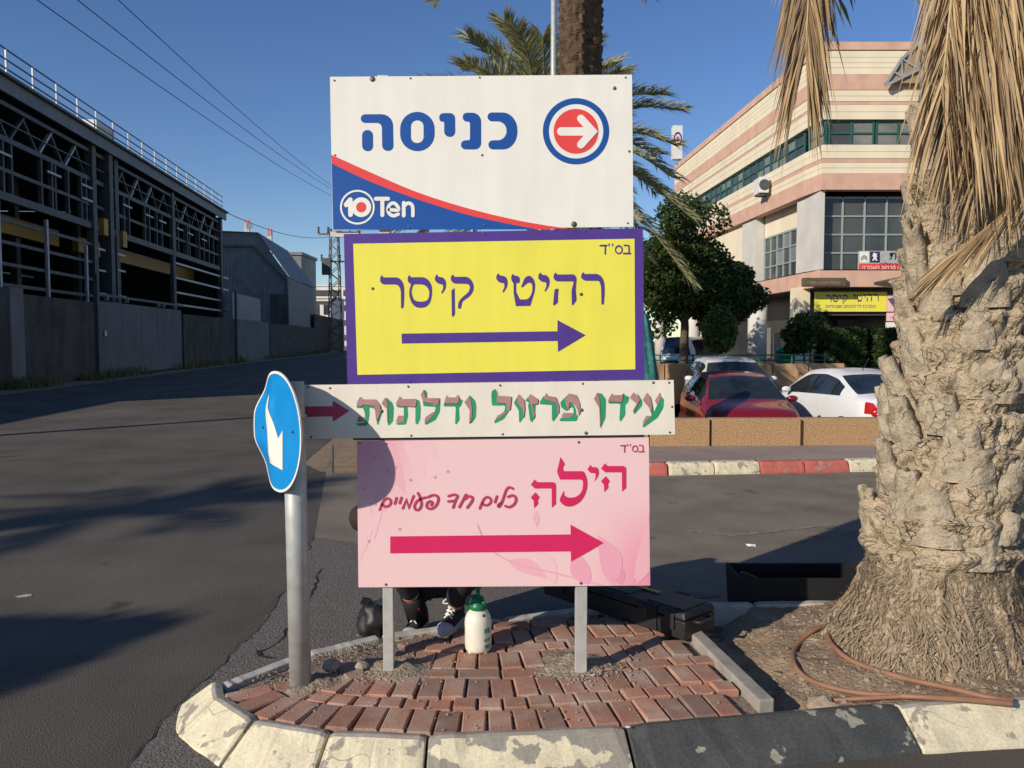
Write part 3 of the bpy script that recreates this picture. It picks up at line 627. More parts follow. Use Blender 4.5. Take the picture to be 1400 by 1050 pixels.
LG = [([(65,100),(90,85),(100,110),(100,185),(165,190),(178,212),(172,238),(195,230),(150,300),(85,332),(80,320),(100,285),(150,248),(160,218),(155,205),(65,205),(60,130)],
       [[(98,80),(102,135),(205,140),(195,232),(185,236),(168,212),(172,188),(100,185)], [(190,234),(160,260),(105,300),(100,278)]]),
      ([(220,185),(245,140),(262,200),(290,230),(290,290),(262,328),(257,315),(255,240)], [[(255,122),(295,165),(298,230),(292,290),(285,280),(285,230),(245,185),(245,140)]]),
      ([(300,170),(325,140),(355,195),(375,190),(370,280),(350,325),(335,310),(320,200),(330,185)], [[(335,122),(395,160),(388,195),(352,195),(370,270),(362,300),(346,205),(322,150)]]),
      ([(402,185),(430,135),(445,160),(530,195),(535,270),(500,320),(490,305),(490,200),(405,195)], [[(450,115),(460,135),(520,145),(540,200),(540,260),(530,255),(525,190),(440,160),(435,140)]]),
      ([(550,180),(600,130),(600,170),(640,190),(660,235),(665,275),(680,270),(665,315),(545,315),(545,295),(630,285),(645,255),(640,215),(610,225),(600,245),(585,240),(555,215)],
       [[(610,118),(665,130),(688,190),(690,250),(680,275),(670,230),(640,185),(615,180),(608,235),(585,190),(585,150)], [(570,255),(640,258),(640,280),(555,290)]]),
      ([(820,115),(845,120),(873,160),(870,290),(835,370),(830,330),(832,220),(820,160)], [[(812,108),(828,165),(838,330),(830,350),(825,220),(788,158)]]),
      ([(890,178),(975,182),(1000,125),(1040,145),(1025,190),(1010,195),(1010,270),(978,320),(968,305),(975,195),(960,190),(892,190)], [[(915,115),(920,130),(985,130),(1000,112),(985,180),(885,175)]]),
      ([(1095,115),(1130,170),(1130,205),(1075,268),(1065,250),(1095,200),(1100,160)], [[(1068,110),(1105,145),(1115,165),(1075,240),(1062,245),(1090,190),(1042,150)]]),
      ([(1180,130),(1195,150),(1215,250),(1240,190),(1265,140),(1285,160),(1280,220),(1240,290),(1140,362),(1132,350),(1150,310),(1200,270),(1165,180)],
       [[(1165,112),(1185,140),(1200,200),(1195,265),(1180,220),(1133,165)], [(1255,110),(1265,140),(1245,190),(1235,200),(1220,170)], [(1160,275),(1190,280),(1140,340),(1135,320)]])]
for Pr, LL in ((E, LE), (G, LG)):
    for green, mv in LL:
        lo = Pr('letter', [rpoly([(x, y, 8) for x, y in green], 3)], M['s_green'], s3, 1)
        sh = Pr('face_shadow', [rpoly([(x+4, y+4, 5) for x, y in mv[0]], 3)], M['tar'], lo, 1.6)  # dark copy shifted right and down: the face's cast shadow as colour
        for q in mv: Pr('peeled_face', [rpoly([(x, y, 6) for x, y in q], 3)], M['s_mauve'], lo, 2.2)
for u, v, r in ((421, 529.5, .005), (451, 530.5, .005), (558, 528.5, .005), (683.5, 526.8, .005), (796.5, 524.4, .005), (893, 523, .006), (914.5, 523, .005), (918.5, 556, .005), (915.5, 591, .005), (801, 592, .008), (687, 593.5, .005), (562, 595.5, .005), (425.5, 597.5, .005), (795, 560.5, .008), (521.5, 562, .008)): screw(u, v, Y3, s3, M['bolt'], r)
b = MB(); p0, p1 = at(425, 598, YS+.02), at(915, 596, YS+.02); b.box((p0.x+.2, YS + .001, p0.z - .010), (p1.x-.12, YS + .006, p0.z + .02)); b.build('back_rail', M['edge_dark'], s3)
# --- 4 pink sign
Y4 = YS - .002
s4 = empty('tableware_sign', at(690, 803, YS), 'pink flowered sign with magenta Hebrew lettering and arrow, lowest of the stack', 'sign')
def pinkmat():
    m = bpy.data.materials.new('pink_print'); m.use_nodes = True; t = m.node_tree; N = t.nodes; L = t.links; b = N['Principled BSDF']; b.inputs['Roughness'].default_value = .4
    g_ = N.new('ShaderNodeNewGeometry'); sx = N.new('ShaderNodeSeparateXYZ'); L.new(g_.outputs['Position'], sx.inputs[0])
    def mr(s_, lo, hi):
        r = N.new('ShaderNodeMapRange'); r.inputs[1].default_value = lo; r.inputs[2].default_value = hi; r.interpolation_type = 'SMOOTHSTEP'; L.new(s_, r.inputs[0]); return r.outputs[0]
    def mth(op, a, c):
        x = N.new('ShaderNodeMath'); x.operation = op; L.new(a, x.inputs[0]); L.new(c, x.inputs[1]) if not isinstance(c, float) else setattr(x.inputs[1], 'default_value', c); return x.outputs[0]
    right = mth('MULTIPLY', mr(sx.outputs[0], .30, .68), mr(sx.outputs[2], 1.05, .60)); left = mth('MULTIPLY', mr(sx.outputs[0], -.35, -.70), mr(sx.outputs[2], .75, 1.25))
    f = mth('ADD', right, mth('MULTIPLY', left, .8))
    x = N.new('ShaderNodeMix'); x.data_type = 'RGBA'; L.new(f, x.inputs[0]); x.inputs[6].default_value = (.83, .56, .555, 1); x.inputs[7].default_value = (.80, .27, .40, 1); L.new(x.outputs[2], b.inputs['Base Color']); return m
M['s_pink'] = pinkmat()
M['pk1'] = plain('petal_pink', (.81, .43, .48), .4); M['pk2'] = plain('petal_rose', (.80, .37, .46), .4); M['pk3'] = plain('petal_pale', (.83, .53, .55), .4); M['pk4'] = plain('petal_deep', (.78, .30, .42), .4); M['pkd'] = plain('print_dot', (.66, .30, .38), .4)
board('panel', [(488, 603), (887, 598), (889, 800.5), (490, 803)], M['s_pink'], s4, Y4, .008)
H = Print(710, 600, 180/1400, Y4); J = Print(510, 640, .15, Y4); K = Print(400, 500, 540/1400, Y4)
QP = [(229, 268), (1262, 256), (1267, 777), (234, 784)]
def clipq(poly, Q=None):                              # keep print inside the panel
    for (x0, y0), (x1, y1) in zip(QP, QP[1:] + QP[:1]):
        out = []; f = lambda p: (x1-x0)*(p[1]-y0) - (y1-y0)*(p[0]-x0)
        for i, p in enumerate(poly):
            q = poly[i-1]; a, b_ = f(q), f(p)
            if (a >= 0) != (b_ >= 0): out.append(Vector(q).lerp(Vector(p), a/(a-b_)))
            if b_ >= 0: out.append(Vector(p))
        poly = out
        if len(poly) < 3: return poly
    return poly
def leaf(a, c, wd, bend=0): # pointed petal between two points
    a, c = Vector(a), Vector(c); d = c - a; n = Vector((-d.y, d.x)).normalized(); up, dn = [], []
    for i in range(0, 13):
        t = i/12; wv = wd*math.sin(math.pi*t**.8)**1.0; m_ = a + d*t + n*bend*math.sin(math.pi*t); up.append(m_ + n*wv); dn.append(m_ - n*wv)
    poly = up + dn[1:-1][::-1]
    return [clipq(poly)]
for i, (a, c, wd, bend, m) in enumerate((((345, 272), (400, 455), 26, 10, 'pk1'), ((395, 268), (470, 400), 24, -10, 'pk3'), ((430, 266), (520, 330), 22, -14, 'pk3'), ((300, 330), (330, 520), 26, 14, 'pk1'), ((262, 470), (238, 690), 22, -12, 'pk3'), ((320, 470), (290, 620), 16, 10, 'pk3'),
      ((862, 515), (865, 572), 12, 0, 'pk1'), ((765, 692), (905, 755), 26, -10, 'pk1'), ((1050, 776), (1000, 650), 34, -10, 'pk2'), ((1135, 774), (1080, 600), 40, 20, 'pk2'), ((1215, 776), (1262, 520), 34, 24, 'pk1'), ((930, 776), (850, 640), 26, 14, 'pk3'), ((1165, 776), (1130, 700), 22, 6, 'pk4'))):
    K('petal', leaf(a, c, wd, bend), M[m], s4, .3 + .06*i)
K('stem', stroke([(655,565),(680,620),(720,665),(800,705),(930,735),(1090,776)], 5), M['pk2'], s4, 1.3)
for x, y in ((290,327),(255,435),(293,492),(418,405),(379,579),(550,375),(270,622),(365,360),(1213,762),(335,375),(505,395)): K('dot', [circ(x, y, 5, n=12)], M['pkd'], s4, 1.2)
HE = [[(910,260,3),(940,288,3),(1135,288,35),(1135,522,3),(1092,560,3),(1090,355,4),(912,355,3),(868,316,3)], [(918,397,2),(962,447,3),(942,478,6),(946,520,4),(902,565,2),(900,490,6),(868,450,3)]]
for l in HE + [[(x-747, y+172, r) for x, y, r in q] for q in HE] + [[(757,275,2),(770,300,4),(830,300,20),(848,350,25),(835,400,15),(797,455,2),(812,400,10),(808,365,6),(757,362,3),(722,323,3)],
    [(437,193,2),(482,265,3),(460,310,10),(470,343,4),(685,343,20),(722,430,40),(722,520,40),(680,640,60),(600,705,50),(520,725,50),(465,705,40),(425,655,20),(435,625,15),(473,548,2),(475,600,15),(520,625,20),(600,622,30),(665,570,50),(678,490,40),(676,445,10),(655,432,10),(432,432,3),(400,350,10)]]:
    H('letter', [rpoly(l)], M['s_magenta'], s4, 2)
K('arrow', [[(346,605),(986,598),(985,563),(1103,628),(987,695),(986,658),(346,665)]], M['s_magenta'], s4, 2)
bsd(H, 1078, 57, .86, M['s_magenta2'], s4)
MEM = [(60,380),(82,325),(100,292),(130,276),(158,292),(160,322),(138,346),(105,350),(84,332)]
for k, (pts, sm) in enumerate(((MEM, 1), ([(x+912, y-12) for x, y in MEM], 1), ([(198,325),(213,272)], 0), ([(241,320),(258,270)], 0), ([(270,366),(302,288),(325,362),(368,255)], 0),
    ([(408,227),(428,270),(440,330),(420,375),(390,380),(376,350),(392,310),(430,282),(475,268)], 1), ([(497,266),(540,247),(582,254),(594,290),(570,345),(525,372),(490,355),(492,322),(520,302),(540,318),(528,338)], 1),
    ([(687,256),(735,242),(768,254),(750,295),(728,360)], 1), ([(685,304),(742,297)], 0), ([(845,242),(785,355)], 0), ([(834,282),(868,258),(902,266),(900,300),(857,360)], 1), ([(1110,310),(1127,258)], 0),
    ([(1273,186),(1240,175),(1212,200),(1190,262),(1168,322),(1145,352),(1140,335),(1165,318)], 1), ([(1230,262),(1275,248),(1302,280),(1285,328),(1240,355),(1205,345)], 1))):
    J('letter', stroke(pts, 23, bool(sm)), M['s_magenta2'], s4, 2 + .08*k)
for u, v, r in ((527.5, 799, .006), (794, 797, .007), (791, 604.5, .006), (492, 606, .004), (528, 606.5, .004)): screw(u, v, Y4, s4, M['bolt'], r)
# ---------------------------------------------------------------- round steel pole with the bent keep-right sign
PX, PY = -.985, 3.585
b = MB(); b.tube([(PX + .015, PY, ZI - .02), (PX + .008, PY, .8), (PX, PY, 1.512)], .049, 28); 
pole = tag(b.build('steel_pole', M['galv']), 'round galvanised steel pole carrying the bent blue arrow sign', 'pole')
bb = R(52); nv = Vector((-math.sin(bb), -math.cos(bb), 0)); ev = Vector((math.cos(bb), -math.sin(bb), 0)); CD = Vector((PX, PY, 1.29)) + nv*.066 + ev*(-.03); RD = .272
def ss(a, c, x): t = max(0, min(1, (x-a)/(c-a))); return t*t*(3-2*t)
def bend(s, t, lift=0):
    k = ss(-.03, -.24, s); d = -.034*k*ss(.05, .19, abs(t - .01)) + .004*k
    d += .012*math.exp(-((s+.06)/.03)**2)*(1 - ss(.1, .17, abs(t)))
    return CD + ev*s + Vector((0, 0, 1))*t + nv*(d + lift)
def disc(r0, r1, lift, nr=20, n=72):
    b = MB(); vs = [bend(*((r0 + (r1-r0)*i/nr)*c for c in (math.cos(2*math.pi*j/n), math.sin(2*math.pi*j/n))), lift) for i in range(nr+1) for j in range(n)]
    return b.add(vs, [(i*n+j, (i+1)*n+j, (i+1)*n+(j+1) % n, i*n+(j+1) % n) for i in range(nr) for j in range(n)], smooth=True)
M['r_blue'] = mat('reflective_blue', (.008, .27, .66), (.007, .24, .60), scale=10, rough=.3, spec=.5)
ks = empty('keep_right_sign', CD + Vector((0, 0, -.26)), 'bent round blue sign with white arrow pointing down, on the round steel pole', 'sign')
o = disc(.0005, RD, -.003).build('disc_plate', M['galv'], ks); sm_ = o.modifiers.new('solid', 'SOLIDIFY'); sm_.thickness = .003; sm_.offset = 0
disc(.0005, .260, .0022).build('blue_face', M['r_blue'], ks); disc(.2605, RD, .0022, 2).build('white_rim', M['s_white'], ks)
def toplane(u, v):
    d = ray(u, v); t = (CD - CAM).dot(nv)/d.dot(nv); p = CAM + d*t - CD; return p.dot(ev), p.z
ar = [toplane(330 + x*.18083, 500 + y*.18083) for x, y in ((207,215),(222,300),(240,380),(262,470),(285,550),(318,490),(318,640),(318,790),(265,760),(213,730),(228,670),(218,590),(207,500),(196,410),(190,320),(195,260))]
tri = tessellate_polygon([[Vector((*p, 0)) for p in ar]])
T3 = [[Vector(ar[i]) for i in t] for t in tri]
for _ in range(4): T3 = [x for a, b_, c in T3 for x in ((a, (a+b_)/2, (a+c)/2), ((a+b_)/2, b_, (b_+c)/2), ((a+c)/2, (b_+c)/2, c), ((a+b_)/2, (b_+c)/2, (a+c)/2))]
b = MB(); b.add([bend(p.x, p.y, .0042) for t in T3 for p in t], [(3*i, 3*i+1, 3*i+2) for i in range(len(T3))])
bmv = [Vector(p) for p in b.v]; b.f = [f if (bmv[f[1]]-bmv[f[0]]).cross(bmv[f[2]]-bmv[f[0]]).dot(nv) > 0 else f[::-1] for f in b.f]; b.build('arrow', M['s_white'], ks)
for u, v in ((401.5, 590.5), (361.5, 584)):
    p = bend(*toplane(u, v), .004); b = MB(); b.tube([p, p + nv*.005], .006, 10); b.build('bolt', M['bolt'], ks)
b = MB(); 
for z in (1.27, 1.36): b.tube([(PX + .052*math.cos(t), PY + .052*math.sin(t), z) for t in [2*math.pi*i/24 for i in range(25)]], .008, 6)
b.beam((PX, PY, 1.30), Vector((PX, PY, 1.30)) + nv*.045, .05, .09); b.build('clamp', M['galv'], ks)
# ---------------------------------------------------------------- left: wall, steel frame factory, shed, pylon
def WL(y, z, o=0): return Vector((-14.77 - .1*y - o, y, z))
fw = empty('factory_wall', WL(28, 0), 'long grey boundary wall with sheet metal gates along the left road', 'wall')
def wallseg(name, y0, y1, z0, z1, m, th=.2, off=0, panel=True):
    b = MB(); a, c = WL(y0, 0, off), WL(y1, 0, off); n = Vector((-1, -.1, 0)).normalized()*th
    vs = [Vector((*p.xy, z)) + q for z in (z0, z1) for p, q in ((a, n*0), (c, n*0), (c, n), (a, n))]
    b.add(vs, [(0,1,2,3),(7,6,5,4),(0,4,5,1),(1,5,6,2),(2,6,7,3),(3,7,4,0)]); return b.build(name, m, fw)
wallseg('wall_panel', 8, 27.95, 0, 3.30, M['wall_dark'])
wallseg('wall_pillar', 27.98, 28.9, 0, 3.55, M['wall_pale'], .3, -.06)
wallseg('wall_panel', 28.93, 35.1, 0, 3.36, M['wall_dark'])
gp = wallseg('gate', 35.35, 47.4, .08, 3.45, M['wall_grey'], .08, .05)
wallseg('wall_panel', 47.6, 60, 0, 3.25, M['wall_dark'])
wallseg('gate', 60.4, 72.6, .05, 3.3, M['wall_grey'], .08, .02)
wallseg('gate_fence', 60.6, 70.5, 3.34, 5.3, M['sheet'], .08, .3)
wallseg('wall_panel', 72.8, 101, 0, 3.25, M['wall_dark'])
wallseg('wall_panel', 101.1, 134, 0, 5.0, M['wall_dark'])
b = MB(); b.beam(WL(35.2, 0, -.06), WL(35.2, 4.6, -.06), .16, .16); b.build('gate_post', M['steel_dark'], fw)
b = MB(); b.beam(WL(60.2, 0, -.06), WL(60.2, 5.4, -.06), .16, .16); b.build('gate_post', M['steel_dark'], fw)
b = MB(); b.beam(WL(35.4, 3.72, 0), WL(47.5, 3.72, 0), .12, .12); b.build('gate_rail', M['steel_dark'], fw)
for y in (36.4, 38.8, 43.3, 44.1):
    b = MB(); b.beam(WL(y, 3.5, 0), WL(y, 3.72, 0), .18, .05); b.build('gate_roller', M['steel_pale'], fw)
b = MB(); p = WL(36.1, 2.0, -.012); b.beam(p, p + Vector((-.02, .22, 0)), .02, .25); b.build('notice', M['white_far'], fw)
random.seed(11)
# weeds at the foot of the wall
b = MB()
for k in range(1500):
    y = random.choice((random.uniform(27, 30), random.uniform(33, 40), random.uniform(45, 62), random.uniform(70, 110))); p = WL(y, 0, -.05 - abs(random.gauss(0, .35)))
    h = random.uniform(.1, .55)*(1.3 if y > 60 else 1); d = Vector((random.uniform(-.3, .3), random.uniform(-.3, .3), 1)); s = Vector((random.uniform(-1, 1), random.uniform(-1, 1), 0)).normalized()*.04
    b.add([p - s, p + s, p + d*h], [(0, 1, 2)])
tag(b.build('weeds', M['weed']), 'dry weeds growing along the foot of the grey factory wall', 'weeds', kind='stuff')
# steel frame building
def S(y, z, o=0): return Vector((-15.8 - .1*y - o, y, z))
FB = empty('steel_frame_factory', S(28, 0), 'half-built dark steel frame factory with roof railing behind the grey wall', 'factory')
FY0, FY1, ZR = 16.0, 60.3, 11.1
def bm(name, p0, p1, w_, h_, m, parent=FB): b = MB(); b.beam(p0, p1, w_, h_); return b.build(name, m, parent)
rf = MB(); rf.add([S(FY0, ZR, -.3), S(FY1, ZR, -.3), S(FY1, ZR+.3, 20), S(FY0, ZR+.3, 20)] + [S(FY0, ZR+.18, -.3), S(FY1, ZR+.18, -.3), S(FY1, ZR+.5, 20), S(FY0, ZR+.5, 20)], [(0,3,2,1)[::-1],(4,5,6,7)[::-1],(0,1,5,4),(1,2,6,5),(2,3,7,6),(3,0,4,7)])
roof = rf.build('roof', M['steel_dark'], FB)
bm('fascia', S(FY0, ZR-.14, -.32), S(FY1+.4, ZR-.14, -.32), .12, .55, M['steel_blue']); bm('gutter', S(FY0, ZR+.16, -.45), S(FY1+.5, ZR+.16, -.45), .22, .10, M['steel_dark'])
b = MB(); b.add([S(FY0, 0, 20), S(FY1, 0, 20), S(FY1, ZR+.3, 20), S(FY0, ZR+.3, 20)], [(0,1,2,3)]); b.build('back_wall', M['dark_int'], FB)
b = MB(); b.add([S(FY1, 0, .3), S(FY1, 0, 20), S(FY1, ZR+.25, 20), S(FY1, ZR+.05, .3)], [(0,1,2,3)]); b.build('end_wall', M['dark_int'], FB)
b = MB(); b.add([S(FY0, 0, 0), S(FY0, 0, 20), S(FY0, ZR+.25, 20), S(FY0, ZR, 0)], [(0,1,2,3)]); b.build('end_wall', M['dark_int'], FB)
b = MB(); b.add([S(FY0, .02, 0), S(FY1, .02, 0), S(FY1, .02, 20), S(FY0, .02, 20)], [(0,1,2,3)]); b.build('floor', M['concrete'], FB)
for y, w_ in ((16.3, .35), (27.0, .35), (37.6, .35), (39.3, .55), (40.4, .22), (49.2, .22), (60.1, .35)):
    bm('column', S(y, 0, .02), S(y, ZR-.3, .02), w_, .35, M['steel_dark'])
for y in (22, 30, 38, 46, 54):
    bm('inner_column', S(y, 0, 8), S(y, ZR, 8), .4, .4, M['steel_dark'])
for z, w_, h_, m in ((10.45, .14, .16, 'steel_dark'), (9.15, .16, .20, 'steel_dark'), (8.0, .12, .14, 'steel_dark'), (7.02, .2, .30, 'steel_dark')):
    bm('girt', S(FY0, z, .05), S(39.0, z, .05), w_, h_, M[m]); bm('girt', S(39.6, z, .05), S(FY1, z, .05), w_, h_, M[m])
bm('girt', S(FY0, 9.75, -.04), S(FY1, 9.75, -.04), .04, .05, M['steel_dark'])
for z in (6.15, 5.32, 4.52, 3.75): bm('rail', S(16.3, z, -.02), S(37.4, z, -.02), .06, .13, M['steel_dark'])
for z in (6.45, 5.55, 4.65, 3.9): bm('rail', S(49.3, z, -.02), S(FY1+2, z, -.02), .06, .12, M['steel_pale'])
for y, z0, z1 in ((29.25, 3.3, 7.0), (32.9, 3.3, 6.6), (36.6, 3.3, 6.0), (24.5, 3.3, 6.6), (20.4, 3.3, 6.6)): bm('stanchion', S(y, z0, -.08), S(y, z1, -.08), .12, .12, M['steel_pale'])
for y in (26.0, 28.5, 29.9, 30.5, 32.8, 33.7, 34.0, 35.2, 36.5, 37.0, 41.5, 42.0, 44.5, 45.0, 46.4, 47.3, 49.7, 50.3, 51.9, 52.6, 54.6, 56.0, 57.2, 58.4): bm('mullion', S(y, 7.15, .06), S(y, 9.1, .06), .16 if int(y*10) % 3 else .3, .1, M['steel_dark'])
for y, z in ((29.6, 8.55), (33.6, 8.6), (36.8, 8.7), (36.8, 8.1), (41.6, 8.6), (44.8, 8.6), (47.0, 8.6), (50.2, 8.6), (52.4, 8.6), (55.5, 8.6)): bm('bracket', S(y-.5, z, -.1), S(y+.7, z, -.1), .05, .09, M['steel_pale'])
for y, zs in ((38.2, (6.0, 5.0, 3.9)), (40.7, (6.0, 5.2, 3.9))):
    for z in zs: bm('bracket', S(y-.5, z, -.1), S(y+.5, z, -.1), .05, .09, M['steel_pale'])
def trussbay(y0, y1, n):                              # zigzag web members, each a part
    for k in range(n):
        a = y0 + (y1-y0)*k/n; c = y0 + (y1-y0)*(k+1)/n; m_ = (a+c)/2
        bm('truss_web', S(a, 9.25, .15), S(m_, 10.38, .15), .14, .10, M['steel_pale' if k % 3 else 'steel_dark'])
        bm('truss_web', S(m_, 10.38, .22), S(c, 9.25, .22), .14, .10, M['steel_dark'])
trussbay(17, 37.4, 9); trussbay(40.6, 59.8, 9)
bm('crane_beam', S(FY0, 6.55, 2.2), S(38.6, 6.55, 2.2), .3, .75, M['yellow_beam']); bm('crane_beam', S(40.7, 6.55, 2.2), S(FY1, 6.55, 2.2), .3, .75, M['yellow_beam'])
bm('crane_bracket', S(38.6, 6.7, .02), S(38.6, 7.5, .02), .5, .4, M['yellow_beam']); bm('crane_bracket', S(40.9, 6.4, .0), S(40.9, 7.2, .0), .5, .4, M['yellow_beam'])
for y0 in (42.0, 46.0): bm('inner_rail', S(y0, 5.6, 9), S(y0+4, 5.6, 9), .1, .1, M['steel_pale'])
bm('inner_panel', S(41, 4.2, 14), S(56, 4.2, 14), .1, 1.6, M['sheet'])
# roof railing: rails and posts
rl = ZR + .25
for z in (.22, .55, .92): bm('handrail', S(FY0, rl+z, -.35), S(FY1-.5, rl+z, -.35), .04, .05, M['steel_dark'])
ys_ = FY0
while ys_ < FY1 - .4: bm('railing_post', S(ys_, rl-.1, -.36), S(ys_, rl+.92, -.36), .055, .055, M['steel_pale']); ys_ += 1.95
b = MB(); b.box(S(38.3, rl, 1.4), S(40.2, rl+.75, -.1)); b.build('roof_unit', M['white_far'], FB)
# corrugated shed beyond
SH = empty('corrugated_shed', (-25, 86, 0), 'grey corrugated sheet shed with broken mansard roof beside the factory', 'shed')
def corr(b, p0, p1, hfun, z0, n, amp, nrm):          # corrugated vertical sheet with a varying top edge
    p0, p1 = Vector(p0), Vector(p1); vs = []
    for i in range(n+1):
        t = i/n; p = p0.lerp(p1, t) + Vector(nrm)*amp*(1 if i % 2 else 0); vs += [(p.x, p.y, z0), (p.x, p.y, hfun(t))]
    b.add(vs, [(2*i, 2*i+2, 2*i+3, 2*i+1) for i in range(n)]); return b
XR, XL, YF, YB = -23.95, -33.0, 86.0, 104.0
def gab(t):
    x = XL + (XR-XL)*t; xk = -27.2
    return 13.1 if x < xk else 13.1 - (x-xk)/(XR-xk)*4.6
corr(MB(), (XL, YF, 0), (XR, YF, 0), gab, 0, 60, .08, (0, -1, 0)).build('gable_sheet', M['sheet'], SH)
corr(MB(), (XR, YF, 0), (XR-1.8, YB, 0), lambda t: 8.5, 0, 70, .06, (1, 0, 0)).build('side_sheet', M['sheet'], SH)
b = MB(); vs = []
for i in range(41):
    y = YF - .3 + (YB-YF+.3)*i/40; e = .06*(i % 2); k = -(y-YF)*.1
    vs += [(XR+.25+k, y, 8.4+e), (-27.1+k, y, 13.15+e), (XL+k, y, 13.4+e)]
b.add(vs, [(3*i, 3*i+3, 3*i+4, 3*i+1) for i in range(40)] + [(3*i+1, 3*i+4, 3*i+5, 3*i+2) for i in range(40)]); b.build('roof', M['sheet'], SH)
b = MB(); b.beam((XL, YF-.25, 11.7), (-27.7, YF-.25, 11.7), .2, .22); b.beam((-27.7, YF-.25, 11.7), (XR-.1, YF-.25, 8.0), .2, .22); b.beam((XR-.1, YF-.25, 8.0), (XR-.1, YF-.25, 6.6), .2, .2); b.build('gutter', M['steel_dark'], SH)
b = MB(); b.box((XR-1.8-.1, YF-.2, 0), (XR+.02, YF-.09, 6.6)); b.build('block_panel', M['wall_dark'], SH)
b = MB(); b.box((-28.5, YF-.2, 4.6), (-28.2, YF-.1, 6.2)); b.box((-28.0, YF-.2, 4.6), (-27.7, YF-.1, 6.2)); b.build('window', M['dark_int'], SH)
b = MB(); b.box((-31, 108, 0), (-28.3, 116, 13.1)); b.box((-31.2, 107.8, 13.1), (-28.1, 116.2, 13.5)); gb = b.build('plant_room', M['sheet']); tag(gb, 'pale grey box building behind the corrugated shed', 'building')
OB = empty('shade_block', (-62, 64, 0), 'tall plain block added out of the picture to shade the corrugated shed', 'building'); b = MB(); b.box((-76, 53, 0), (-48, 74, 27.5)); b.build('wall', M['wall_pale'], OB)  # unseen block, added to keep the sun off the shed gable
b = MB(); b.box((-76.3, 52.7, 27.5), (-47.7, 74.3, 28.1)); b.build('roof', M['concrete'], OB)
for r_ in range(6):
    for c in range(7): b = MB(); b.box((-74.5 + 3.8*c, 52.9, 3 + 4*r_), (-72.3 + 3.8*c, 52.97, 5 + 4*r_)); b.build('window', M['glass'], OB)
# far white houses, antennas
def house(x0, x1, y0, y1, h, lab, rows, cols):
    e = empty('far_house', ((x0+x1)/2, y0, 0), lab, 'building'); b = MB(); b.box((x0, y0, 0), (x1, y1, h)); b.box((x0-.3, y0-.3, h), (x1+.3, y1+.3, h+.4)); b.build('wall', M['white_far'], e)
    for r_ in range(rows):
        for c in range(cols):
            xa = x0 + (x1-x0)*(c+.2)/cols; xb = x0 + (x1-x0)*(c+.8)/cols; z = h*(r_+.35)/rows; b = MB(); b.box((xa, y0-.06, z), (xb, y0-.02, z+h/rows*.4)); b.build('window', M['glass'], e)
    return e
house(-60, -44, 232, 245, 17.2, 'white flat-roofed apartment block beyond the shed', 4, 6)
h2 = house(-42, -36, 160, 172, 10.0, 'low pale workshop beyond the end of the wall', 2, 3)
b = MB(); b.add([(-42.6, 159.3, 9.2), (-35.4, 159.3, 9.2), (-35.4, 166, 12), (-42.6, 166, 12)], [(0,1,2,3)]); b.build('roof', M['wall_dark'], h2)
house(-17, -6, 112, 124, 9.5, 'cream two-storey house at the end of the road behind the signs', 3, 4)
house(-3, 12, 120, 132, 12.5, 'white three-storey block at the end of the road behind the signs', 4, 6)
for u, v0, d, lab in ((338, 300, 240, 'taller red and white antenna mast above the corrugated shed'), (369, 312, 260, 'shorter red and white antenna mast right of the taller one')):
    top_ = at(u, v0, d); e = empty('antenna_mast', (top_.x, d, 0), lab, 'antenna', 'masts behind the shed')
    z = 0; k = 0
    while z < top_.z - .1:
        z1 = min(top_.z, z + 3.2); b = MB(); 
        for sx in (-.5, .5):
            for sy in (-.5, .5): b.beam((top_.x+sx, d+sy, z), (top_.x+sx, d+sy, z1), .22, .22)
        for q in range(2): zz = z + (z1-z)*q/2; b.beam((top_.x-.5, d-.5, zz), (top_.x+.5, d-.5, zz + (z1-z)/2), .14, .14)
        b.build('mast_section', M['red_white'] if k % 2 else M['white_far'], e); z = z1; k += 1
    if u == 338:
        b = MB(); b.tube([(top_.x+.6, d-.8, top_.z-2), (top_.x+.9, d-1.2, top_.z-2)], 1.1, 14); b.build('dish', M['white_far'], e)
# lattice pylon
bp_ = gnd(459, 478); bp_ = Vector((at(459, 478, 112).x, 112, 0)); PYL = empty('lattice_pylon', bp_, 'rusty lattice power pylon with insulators at the end of the wall', 'pylon')
ht = at(459, 312, 112).z
b = MB(); hw = .85
for sx in (-1, 1):
    for sy in (-1, 1): b.beam(bp_ + Vector((sx*hw, sy*hw, 0)), bp_ + Vector((sx*hw*.6, sy*hw*.6, ht)), .13, .13)
b.build('leg_frame', M['rust'], PYL); b = MB()
z = 0; k = 0
while z < ht - 1:
    f0 = hw*(1-.4*z/ht); f1 = hw*(1-.4*(z+1)/ht)
    for sy in (-1, 1):
        s = 1 if k % 2 else -1; b.beam(bp_ + Vector((-s*f0, sy*f0, z)), bp_ + Vector((s*f1, sy*f1, z+1)), .09, .09)
        b.beam(bp_ + Vector((sy*f0, -s*f0, z)), bp_ + Vector((sy*f1, s*f1, z+1)), .09, .09)
    z += 1; k += 1
b.build('lattice', M['rust'], PYL)
for z, hw_ in ((ht-.8, 2.2), (ht-4.6, 1.8)):
    b = MB(); b.beam(bp_ + Vector((-hw_, 0, z)), bp_ + Vector((hw_, 0, z)), .2, .2); b.build('crossarm', M['rust'], PYL)
    for q in (-1, -.4, .4, 1): b = MB(); b.lathe([(.09, 0), (.2, .1), (.09, .3), (.2, .4), (.09, .6), (.2, .7), (.05, .95)], bp_ + Vector((hw_*q, 0, z+.1)), 8); b.build('insulator', M['rust'], PYL)
b = MB(); b.box(bp_ + Vector((-1.6, -.9, ht-6.5)), bp_ + Vector((-.4, -.4, ht-4.2))); b.build('transformer_box', M['steel_dark'], PYL)
